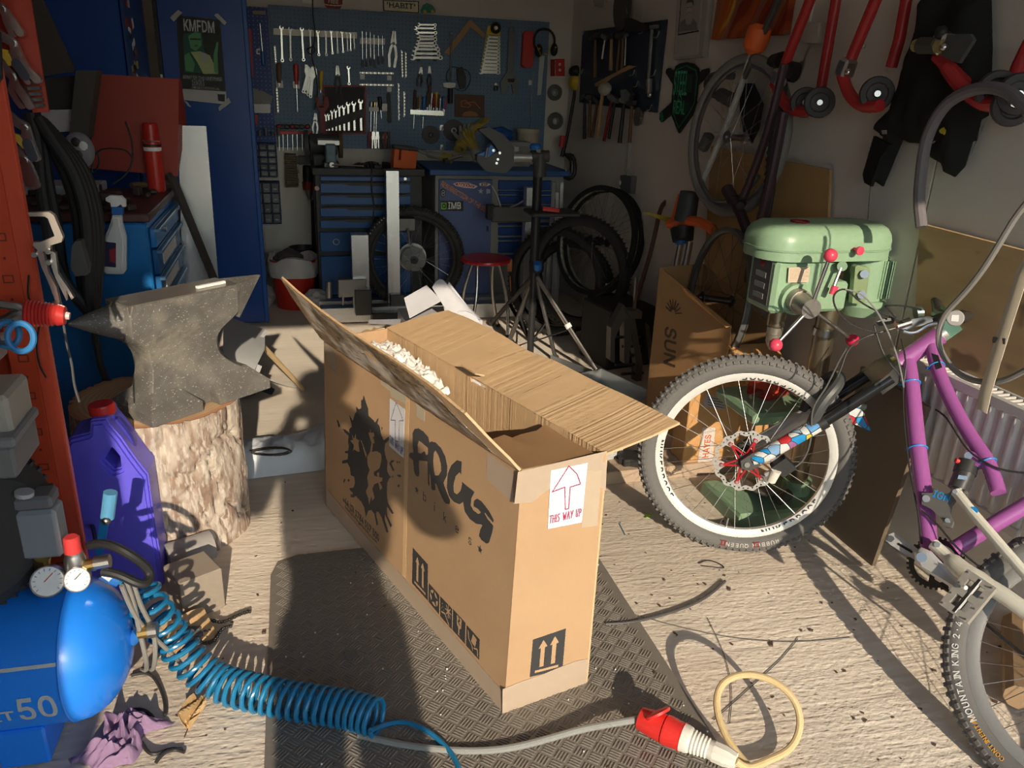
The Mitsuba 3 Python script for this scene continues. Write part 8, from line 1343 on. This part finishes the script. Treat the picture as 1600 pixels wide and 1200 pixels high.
part(bk2, 'chain', tube(spline([P_(1455, 905, -.05), P_(1490, 930, -.05), P_(1540, 975, -.05), P_(1620, 1040, -.05)], 20), .005, 6), DSTEEL)
# cables and zip ties
CB = M((0.03, .03, .03), .4)
for q in ([(1408, 530, .04), (1415, 570, .05), (1412, 600, .03), (1412, 650, .028), (1421, 730, .028), (1434, 800, .028), (1440, 850, .02)], [(1462, 640, -.03), (1480, 655, .0), (1510, 700, .022), (1528, 715, .025), (1560, 732, .025), (1620, 740, .02)], [(1440, 798, .03), (1460, 815, .03), (1480, 838, .03), (1500, 860, .03), (1530, 885, .03)]): part(bk2, 'cable', tube(spline([P_(*t) for t in q], 40), .0026, 6), CB)
TIE = M((0.03, .24, .62), .4)
for (x, y), tb_, r in (((1414, 600), dt, .0235), ((1433, 702), dt, .0235), ((1453, 574), tt_, .0205), ((1546, 723), tt_, .0205)):
    c = P_(x + (10 if tb_ is dt else 0), y); sp3 = spline(tb_, 60); i = int(np.argmin(np.linalg.norm(sp3 - c, axis=1))); i = min(max(i, 1), 58); d3 = nz(sp3[i + 1] - sp3[i - 1]); tk = part(bk2, 'zip_tie', ring(sp3[i], d3, r + .001, .0022, 26, 6), TIE); xx = nz(np.cross(d3, BPb.n)); xx = xx if xx @ (P_(x - 20, y) - P_(x, y)) > 0 else -xx; part(tk, 'head', box((.007, .007, .006), sp3[i] + xx * (r + .004) + BPb.n * .006), TIE)
# stem, bars, levers
top_ = AXp + sS * .705; part(bk2, 'steerer_spacer', tube([ht_ + sS * .015, top_ + sS * .02], .019, 16), STEEL); stc = top_ + sF * .05 + sS * .02; OIL = M((0.22, .42, .30), .2, .9); sq2 = part(bk2, 'stem', hull([top_ + sL * y + sS * z + sF * x for x, y, z in ((-.02, -.022, -.015), (-.02, .022, -.015), (-.02, .022, .035), (-.02, -.022, .035), (.06, -.026, 0), (.06, .026, 0), (.06, .026, .04), (.06, -.026, .04))]), OIL, label='oil-slick green stem'); part(sq2, 'bolt', tube([top_ + sS * .03, top_ + sS * .04], .014, 12), CHROME)
EL = PP(1493, 497, stc + sL * .30, sL); gl = nz(EL - (stc + sL * .12 + sS * .03)); er = stc - sL * .215 + sS * .035; hbp = spline([er, stc - sL * .13 + sS * .03, stc - sL * .04 + sS * .004, stc + sL * .04 + sS * .004, stc + sL * .12 + sS * .03, EL], 40); part(bk2, 'handlebar', tube(hbp, .0145, 14), M((0.03, .03, .03), .3)); g0 = EL - gl * .125; part(bk2, 'grip', lathe([(.0145, 0), (.019, .002)] + [(.0165 + .0015 * (k % 2), .006 + .006 * k) for k in range(19)] + [(.017, .122)], g0, gl, 18), BLACK)
gp2 = part(bk2, 'grip_end', lathe([(0, .119), (.020, .119), (.0215, .128), (.019, .134), (0, .134)], g0, gl, 24), M((0.45, .44, .43), .35, .3), label='pale grey grip end with a white square'); bx3, by3, bz3 = basis(gl, sS); part(gp2, 'square', xf(box((.017, .017, .001), (0, 0, 0)), np.column_stack([(bx3 + by3) / 1.414, (by3 - bx3) / 1.414, bz3]), g0 + gl * .1348), WHITE)
LV = M((0.30, .28, .28), .25, .8); gq = lambda x, y, d=0: PP(x, y, stc + sL * (.10 + d), sL * .6 - _f * .8)
bl_ = part(bk2, 'brake_lever', hull([gq(x, y, d) for d in (0, .014) for x, y in ((1398, 512), (1410, 503), (1428, 498), (1450, 494), (1462, 497), (1455, 505), (1430, 511), (1404, 518))]), LV); part(bl_, 'reservoir', tube([gq(1400, 509, .02), gq(1422, 502, .02)], .013, 12), CHROME); part(bl_, 'blade', tube(spline([gq(1412, 517, .03), gq(1430, 519, .04), gq(1450, 508, .05), gq(1465, 505, .06)], 14), .006, 8), CHROME); part(bl_, 'clamp', tube([gq(1462, 494), gq(1466, 504)], .022, 14), BLACK)
part(bk2, 'shifter', cat(tube([gq(1430, 489, .0), gq(1440, 487, .0)], .019, 14)), M((0.25, .33, .27), .3, .8)); part(bk2, 'brake_lever', hull([gq(x, y, -.10 + d) for d in (0, .014) for x, y in ((1368, 503), (1384, 497), (1400, 497), (1396, 505), (1374, 510))]), M((0.04, .04, .04), .4))
for q in ([(1400, 512, .02), (1380, 518, .02), (1350, 528, .03), (1325, 548, .05), (1316, 570, .06), (1308, 590, .07)], [(1412, 505, .03), (1390, 495, .04), (1340, 468, .07), (1318, 452, .08), (1304, 460, .08), (1308, 485, .07), (1340, 512, .05), (1375, 520, .03)], [(1320, 452, .085), (1345, 460, .08), (1372, 490, .07), (1392, 530, .05), (1405, 570, .03), (1412, 605, .02)], [(1372, 520, .03), (1366, 508, .03), (1372, 530, .03), (1385, 560, .03), (1408, 588, .02)], [(1400, 497, -.05), (1385, 480, -.03), (1384, 478, -.02), (1410, 478, 0), (1440, 484, .02)]): part(bk2, 'cable', tube(spline([gq(*t) for t in q], 50), .0026, 6), CB if q[0][0] != 1320 else M((0.20, .20, .20), .35))
# ================================================================ things lying on the floor
FZ = lambda x, y, z=0.0: PZ(x, y, z)
# red industrial plug and cables
pg2 = thing('industrial_plug', 'red and white industrial power plug lying at the front edge of the mat', 'plug'); a, b = FZ(1000, 1122, .05), FZ(1150, 1189, .05); ax = nz(b - a); L = np.linalg.norm(b - a); PR = M((0.60, .03, .025), .3, clearcoat=.3); PWH = M((0.64, .61, .54), .45)
part(pg2, 'socket_body', lathe([(0, 0), (.026, 0), (.030, L * .10), (.033, L * .26), (0, L * .26)], a, ax, 28), PR); part(pg2, 'collar', lathe([(0, L * .27), (.034, L * .27), (.035, L * .30), (.032, L * .44), (.034, L * .46), (0, L * .46)], a, ax, 28), PR)
lid = a + ax * L * .19 + Z_ * .030; part(pg2, 'lid', lathe([(0, 0), (.030, 0), (.032, .006), (.026, .010), (.0, .012)], lid - np.cross(ax, Z_) * .0 + Z_ * .002, nz(V(-.25, .7, .65)), 26), PR)
pr = [(0, L * .46), (.032, L * .46), (.031, L * .52)]
for k in range(6): pr += [(.029 - .001 * k, L * (.54 + .035 * k)), (.026 - .001 * k, L * (.555 + .035 * k))]
part(pg2, 'plug_body', lathe(pr + [(.023, L * .78), (0, L * .78)], a, ax, 28), PWH); part(pg2, 'cable_nut', lathe([(0, L * .78), (.024, L * .78), (.024, L * .90), (.018, L), (0, L)], a, ax, 10), PWH)
one('grey_cable', tube(spline([FZ(560, 1148, .012), FZ(610, 1160, .010), FZ(700, 1172, .010), FZ(800, 1168, .014), FZ(900, 1142, .028), FZ(960, 1130, .045), a + ax * .004], 60), .0085, 10), M((0.24, .24, .23), .5), 'thick grey cable running across the mat into the red plug', 'cable')
CRC = M((0.56, .42, .22), .45); lp = [b, FZ(1165, 1198, .035), FZ(1200, 1188, .02), FZ(1235, 1168, .03), FZ(1250, 1130, .07), FZ(1238, 1090, .11), FZ(1205, 1063, .13), FZ(1165, 1054, .13), FZ(1130, 1068, .11), FZ(1120, 1100, .08), FZ(1132, 1145, .05), FZ(1155, 1180, .03), FZ(1185, 1215, .02), FZ(1210, 1250, .012)]
one('cream_cable', tube(spline(lp, 110), .0085, 10), CRC, 'cream power cable rising in a loop from the white end of the red plug', 'cable')
# small cables and wires
DKC = M((0.03, .028, .027), .5)
one('cable_offcut', tube(spline([FZ(x, y, .008) for x, y in ((946, 975), (985, 972), (1030, 962), (1080, 945), (1110, 928), (1133, 908))], 40), .0045, 8), M((0.07, .065, .065), .45), 'short curved length of black cable on the concrete right of the box', 'cable')
one('thin_wire', tube(spline([FZ(x, y, .003) for x, y in ((948, 947), (1000, 963), (1080, 984), (1150, 997), (1230, 1003), (1290, 1000), (1330, 996))], 50), .0011, 5), M((0.16, .15, .14), .4), 'long thin wire curving over the concrete to the right', 'wire')
one('wire_loop', tube(spline([FZ(x, y, .003) for x, y in ((1092, 880), (1105, 876), (1122, 880), (1131, 887), (1112, 886), (1096, 884))], 40), .0018, 5), DKC, 'small loop of thin dark wire below the front wheel', 'wire')
one('thin_twig', tube(spline([FZ(x, y, .003) for x, y in ((1105, 965), (1122, 1000), (1135, 1035), (1143, 1080), (1140, 1130))], 30), .0009, 5), DKC, 'thin dark twig lying straight through the cream loop', 'twig'); one('thin_twig', tube(spline([FZ(x, y, .003) for x, y in ((1247, 998), (1220, 1030), (1190, 1058), (1155, 1090), (1115, 1125))], 30), .0010, 5), DKC, 'thin dark twig slanting across the cream loop', 'twig')
# left foreground
def crumpled(o, s, m, label, cat_, seed, name, fl=1.0, R=None):
    q = trimesh.creation.icosphere(4, 1.0); v = np.array(q.vertices); v = v * (0.70 + .6 * meshkit.fbm(v * 2.6 + seed, 3, seed)[:, None]) * V(*s); v[:, 2] = np.maximum(v[:, 2], -s[2] * .45) ; q.vertices = v; return one(name, xf(q, R, np.asarray(o) + Z_ * s[2] * .45), m, label, cat_, smooth=40)
g = []; o = FZ(192, 1160)
for i in range(34):
    row = []
    for j in range(40):
        u, w = i / 33 - .5, j / 39 - .5; e_ = max(0, 1 - (2.0 * w) ** 4) * max(0, 1 - (2 * u) ** 4); f_ = meshkit.fbm([u * 6, w * 6, 2], 2); row.append(o + rotz(.95) @ V(w * .17 + .03 * (f_ - .5), u * .10 + .02 * math.sin(w * 9), 0) + Z_ * (.004 + e_ * (.012 + .10 * abs(f_ - .5) + .05 * abs(meshkit.noise([u * 9 + 4, w * 9, 7]) - .5))))
    g.append(row)
one('purple_cloth', sheet(g), M((0.27, .17, .29), .85), 'crumpled mauve cloth lying on the concrete at the bottom left', 'cloth', smooth=40)
gl_ = thing('dry_leaf', 'curled dry brown leaf lying by the blue spiral hose', 'leaf'); g = []
for i in range(14):
    t = i / 13; c = spline([FZ(312, 1092, .02), FZ(300, 1115, .03), FZ(294, 1140, .012)], 14)[i]; w = .030 * math.sin(math.pi * min(1, t * .9 + .08)) ** .7; g.append([c + V(k * w, .25 * k * w, .016 * k * k + .007 * math.sin(9 * t + 5 * k)) for k in np.linspace(-1, 1, 9)])
part(gl_, 'blade', sheet(g, .0008), M((0.50, .32, .15), .7)); part(gl_, 'stalk', tube([FZ(294, 1138, .012), FZ(288, 1152, .005)], .0015, 5), BROWN)
for k, q in enumerate(([(222, 1160), (240, 1178), (262, 1172), (285, 1170)], [(243, 1192), (258, 1176), (275, 1172), (288, 1175)], [(205, 1055), (230, 1052), (248, 1070), (258, 1100), (258, 1117)], [(200, 1110), (225, 1110), (238, 1120), (240, 1124)])):
    one('rubber_strip', tube(spline([FZ(x, y, .006 + .006 * (j == 1)) for j, (x, y) in enumerate(q)], 24), .0045, 6), DKC, ('curled black rubber strip at the bottom left by the mauve cloth', 'second black strip crossing the first near the mauve cloth', 'long curved dark strip on the concrete below the tank', 'short black strip above the mauve cloth')[k], 'rubber strip')
# chain
cn2 = thing('bicycle_chain', 'black bicycle chain lying in a small heap behind the spiral hose', 'chain'); cp_ = spline([FZ(x, y, z) for x, y, z in ((392, 955, .012), (370, 962, .012), (345, 972, .015), (322, 968, .03), (305, 985, .03), (318, 1005, .015), (335, 1000, .012), (345, 985, .02), (362, 978, .012))], 46)
for i in range(45): part(cn2, 'link', bar(cp_[i], cp_[i + 1], .007 if i % 2 else .010, .009, bev=.002), DSTEEL)
# pipe insulation and block by the stump
tb3 = thing('foam_tube', 'short grey foam tube lying against the foot of the stump', 'tube'); a, b = FZ(276, 868, .055), FZ(330, 850, .055); a = a - nz(b - a) * .03; part(tb3, 'tube', lathe([(.046, 0), (.046, np.linalg.norm(b - a)), (.018, np.linalg.norm(b - a)), (.018, 0)], a, b - a, 28, closed=True), M((0.30, .28, .27), .8))
o = FZ(303, 985); wbk = one('wood_block', xf(box((.12, .12, .13), (0, 0, .065), None, .003), rotz(.5), FZ(306, 955) + V(0, .03, 0)), M((0.30, .25, .20), .75), 'grey-brown wooden block standing behind the spiral hose', 'block')
one('torn_card', xf(sheet([[V(x, y, .006 * math.sin(9 * x * 7)) for y in np.linspace(-.05, .05, 6)] for x in np.linspace(-.06, .06, 8)], .002), rotz(.5) @ rotax(X_, .5), FZ(296, 985, .035)), M((0.52, .34, .18), .75), 'torn piece of brown card at the foot of the wooden block', 'card')
crumpled(FZ(300, 1000), (.05, .035, .03), M((0.10, .10, .10), .4), 'dark crumpled plastic scrap beside the bicycle chain', 'plastic scrap', 21, 'plastic_scrap')
# sheet metal scrap and stick behind the stump
sm2 = thing('sheet_metal_scrap', 'bent pale grey sheet-metal duct piece lying behind the anvil stump', 'sheet metal'); k8 = dict(ox=330, oy=460, k=4.0); o = FZ(420, 610); SC = M((0.40, .41, .42), .42, .15); DPz = Plane((0, 3.45, 0), nz(V(1, .12, 0)), Z_); q4 = lambda x, y, Y=3.45: PY(330 + x / 4, 460 + y / 4, Y)
part(sm2, 'plate', sheet([[q4(75 + (335 - 75) * t - 110 * max(0, (s - .45)) * t * 1.2, 130 + 90 * t + s * (330 - 60 * t), 3.5 - .35 * s - .1 * math.sin(s * 2.5)) for t in np.linspace(0, 1, 12)] for s in np.linspace(0, 1, 14)], .002), SC); part(sm2, 'lip', sheet([[q4(335 - 115 * math.sin(min(1, s * 1.1) * 1.5) + w * (18 + 40 * s), 222 + s * 270 + 8 * w, 3.44 - .36 * s) for w in (0, 1)] for s in np.linspace(0, 1, 16)], .002), M((0.60, .61, .61), .45, .3))
part(sm2, 'strip', sheet([[FZ(330 + (235 + 300 * s) / 4, 460 + (490 + 100 * math.sin(s * 1.3) - 8 * w) / 4, .004 + .04 * w) for w in (0, 1)] for s in np.linspace(0, 1, 14)], .002), M((0.60, .61, .61), .45, .3)); part(sm2, 'tab', hull([q4(x, y, Y) for x, y in ((245, 418), (318, 448), (295, 512), (238, 500)) for Y in (3.14, 3.143)]), SC); part(sm2, 'dark_piece', hull([FZ(330 + x / 4, 460 + y / 4, .06 + d) for x, y in ((100, 480), (190, 455), (400, 595), (375, 630), (200, 560)) for d in (0, .004)]), M((0.09, .09, .095), .4, .5))
one('wooden_stick', tube([PY(405, 535, 3.38), FZ(474, 608, .012)], [.013, .011], 10), M((0.56, .41, .22), .6), 'slim pale wooden stick leaning down from the sheet-metal scrap', 'stick'); one('metal_bracket', bar(FZ(352, 622, .02), FZ(398, 612, .03), .03, .02, bev=.003), M((0.07, .06, .055), .5, .5), 'rusty dark bracket on the floor right of the stump', 'bracket')
# bubble mailer
g = []; cs_ = [FZ(385, 750), FZ(508, 735), FZ(508, 690), FZ(384, 705)]
for i in range(30):
    row = []
    for j in range(20):
        s, t = i / 29, j / 19; p = cs_[0] * (1 - s) * (1 - t) + cs_[1] * s * (1 - t) + cs_[2] * s * t + cs_[3] * (1 - s) * t; z = .04 + .06 * math.sin(math.pi * min(1, t * 1.2)) ** .6 + .10 * max(0, s - .45) * t + .05 * (meshkit.fbm([s * 7, t * 4, 5], 3) - .5); z *= min(1, 6 * t + .05) ; row.append(p + Z_ * max(.003, z) + V(.012 * (meshkit.noise([s * 9, t * 5, 2]) - .5), 0, 0))
    g.append(row)
one('padded_envelope', sheet(g), M((0.60, .64, .72), .38), 'crumpled pale blue padded envelope on the floor between the stump and the box', 'envelope', smooth=45); one('wire_coil', cat(*[tube(spline([FZ(x + d, y + d * .6, .10) for x, y in ((390, 704), (410, 700), (440, 699), (452, 703), (440, 708), (410, 709), (392, 707))], 40, False), .0022, 5) for d in (0, 2, 4)]), M((0.10, .09, .085), .4, .5), 'coil of thin dark wire lying on the padded envelope', 'wire')
# white carton behind the bicycle box
wc = thing('white_carton', 'open white cardboard carton with raised flaps behind the brown bicycle box', 'carton'); WCM = M((0.44, .44, .48), .55); Yc = 3.30; w4 = lambda x, y, Y=Yc: PY(440 + x / 4, 400 + y / 4, Y)
def fl4(pts, th=.004): return hull([p for q in pts for p in (w4(*q), w4(*q) + V(.001, th, 0))])
part(wc, 'flap', fl4([(765, 262, 3.28), (905, 183, 3.32), (1003, 280, 3.34), (800, 390, 3.26)]), WCM); part(wc, 'flap', sheet([[w4(940 + 95 * t + s * (110 + 90 * t), 195 - 50 * math.sin(t * math.pi * .9) + s * (180 + 35 * t), 3.36 - .05 * s) for t in np.linspace(0, 1, 10)] for s in np.linspace(0, 1, 6)], .004), WCM); part(wc, 'flap', fl4([(1003, 285, 3.345), (1045, 160, 3.36), (1245, 420, 3.30), (1040, 430, 3.30)]), WCM); b0 = w4(1000, 430); bz = b0[2]; part(wc, 'body', box((.34, .26, bz), (b0[0] + .02, Yc + .17, bz / 2), rotz(.05), .003), WCM)
part(wc, 'far_flap', fl4([(545, 400, 3.5), (745, 395, 3.5), (740, 430, 3.4), (540, 425, 3.4)]), WCM)
one('tape_scrap', box((.034, .03, .0012), FZ(549, 1023, .0095), rotz(.15)), M((0.14, .135, .13), .5), 'small square of dark tape stuck on the rubber mat', 'tape'); one('zip_tie_offcut', tube([FZ(968, 818, .003), FZ(977, 836, .003)], .0015, 5), M((0.10, .24, .38), .5), 'tiny blue plastic offcut on the concrete beside the box', 'offcut'); one('green_sprig', cat(tube(spline([FZ(1006, 800, .004), FZ(1014, 806, .008), FZ(1022, 802, .004)], 10), .003, 5), sph(FZ(1012, 808, .006), .006, 1.4, .8, .5, 1)), M((0.22, .36, .05), .6), 'tiny green sprig on the concrete left of the front wheel', 'sprig')
one('firewood_log', tube([FZ(1592, 1090, .05), FZ(1588, 975, .05)], [.035, .038], 9), M((0.33, .22, .13), .8), 'split brown log lying behind the spokes of the rear wheel', 'log')
deb = thing('floor_debris', 'dark crumbs, grit and leaf bits scattered over the concrete floor', 'debris', kind='stuff'); ms = []
for k in range(420):
    x, y = rng.uniform(-.55, 1.9), rng.uniform(.9, 3.2)
    if -.14 < x < .91 and y < 2.3 and rng.random() < .7: continue
    if x < -.2 and y > 2.1 or abs((x - .355) * .948 + (y - 2.07) * .3175) < .16 and abs((y - 2.07) * .948 - (x - .355) * .3175) < .66: continue
    s = rng.uniform(.002, .006) * (1.6 if rng.random() < .1 else 1); z = .008 if -.14 < x < .91 and y < 2.3 else 0; ms.append(box((s * rng.uniform(1, 2.2), s, s * .6), (x, y, z + s * .3), rotz(rng.uniform(0, 3.1)) @ rotax(X_, rng.uniform(-.3, .3))))
scene[deb] = mikit.ply(cat(ms), M((0.10, .065, .05), .8)); de2 = thing('pale_crumbs', 'white packing crumbs scattered over the rubber mat', 'debris', kind='stuff'); scene[de2] = mikit.ply(cat([sph((rng.uniform(-.1, .9), rng.uniform(.9, 2.2), .0095), rng.uniform(.0015, .003), sub=0) for _ in range(90)]), WHITE)
# ================================================================ the photographer in the doorway (only the shadow is in the photograph)
def body_mesh(bones, ell=None, edge=0.012, it=12):
    m = m3.Manifold.batch_boolean([bone(*b) for b in bones], m3.OpType.Add)
    m = m.refine_to_length(edge * 2); me = m.to_mesh(); t = trimesh.Trimesh(me.vert_properties[:, :3], me.tri_verts, process=True)
    trimesh.smoothing.filter_taubin(t, iterations=it); return t
px, py = 0.058, -0.36
SK = M((0.5, 0.32, 0.24), 0.6); CLO = M((0.06, 0.07, 0.10), 0.85); TRO = M((0.05, 0.05, 0.06), 0.85)
h = thing('person', 'person standing in the open garage doorway holding up a phone with both hands', 'person')
hx = 0.05
hip = lambda s: V(px + s * 0.085, py, 0.90); kn = lambda s: V(px + s * 0.105, py + 0.02, 0.48); an = lambda s: V(px + s * 0.125, py - 0.02, 0.09)
bones = []
for s in (-1, 1):
    bones += [(hip(s), kn(s), 0.092, 0.062), (kn(s), an(s), 0.060, 0.045), (an(s) + V(0, 0, -0.03), an(s) + V(s * 0.02, 0.16, -0.055), 0.042, 0.032)]
    sh = V(px + s * 0.185, py + 0.0, 1.42); el = V(px + s * 0.255, py + 0.10, 1.20); wr = V(0.04 + s * 0.115, -0.07, 1.40)
    bones += [(sh, el, 0.058, 0.050), (el, wr, 0.050, 0.032), (V(px, py, 1.40), sh, 0.08, 0.062)]
    pal = V(0.03 + s * 0.098, -0.055, 1.435); bones += [(wr, pal, 0.030, 0.028)]
    for k in range(4):
        b = pal + V(0, 0.0, 0.028 - k * 0.018); bones += [(b, b + V(-s * 0.02, 0.018, 0.004), 0.009, 0.0085), (b + V(-s * 0.02, 0.018, 0.004), b + V(-s * 0.045, 0.004, 0.004), 0.0085, 0.008)]
    bones += [(pal + V(0, -0.01, -.01), pal + V(-s * 0.045, -0.02, 0.0), 0.011, 0.009)]
bones += [(V(px, py, 0.92), V(px, py, 1.12), 0.145, 0.13), (V(px - 0.05, py, 1.12), V(px - 0.07, py, 1.38), 0.115, 0.11), (V(px + 0.05, py, 1.12), V(px + 0.07, py, 1.38), 0.115, 0.11),
          (V(px, py, 1.42), V(hx, py + 0.02, 1.58), 0.066, 0.058), (V(hx, py + 0.02, 1.66), V(hx, py + 0.035, 1.60), 0.088, 0.062), (V(hx, py, 1.69), V(hx, py + 0.01, 1.68), 0.095, 0.092),
          (V(hx, py + 0.10, 1.645), V(hx, py + 0.115, 1.63), 0.014, 0.016)]
part(h, 'body', body_mesh(bones), CLO, True)
part(h, 'hair', sph((hx, py - 0.012, 1.70), 0.103, 0.95, 1.08, 0.95), M((0.05, 0.035, 0.025), 0.8), True)
ph = one('phone', box((0.152, 0.009, 0.074), (0.03, -0.030, 1.44), rotax(X_, -PITCH), 0.003), M((0.02, 0.02, 0.022), 0.3), 'black phone held up by the person in the doorway', 'phone')
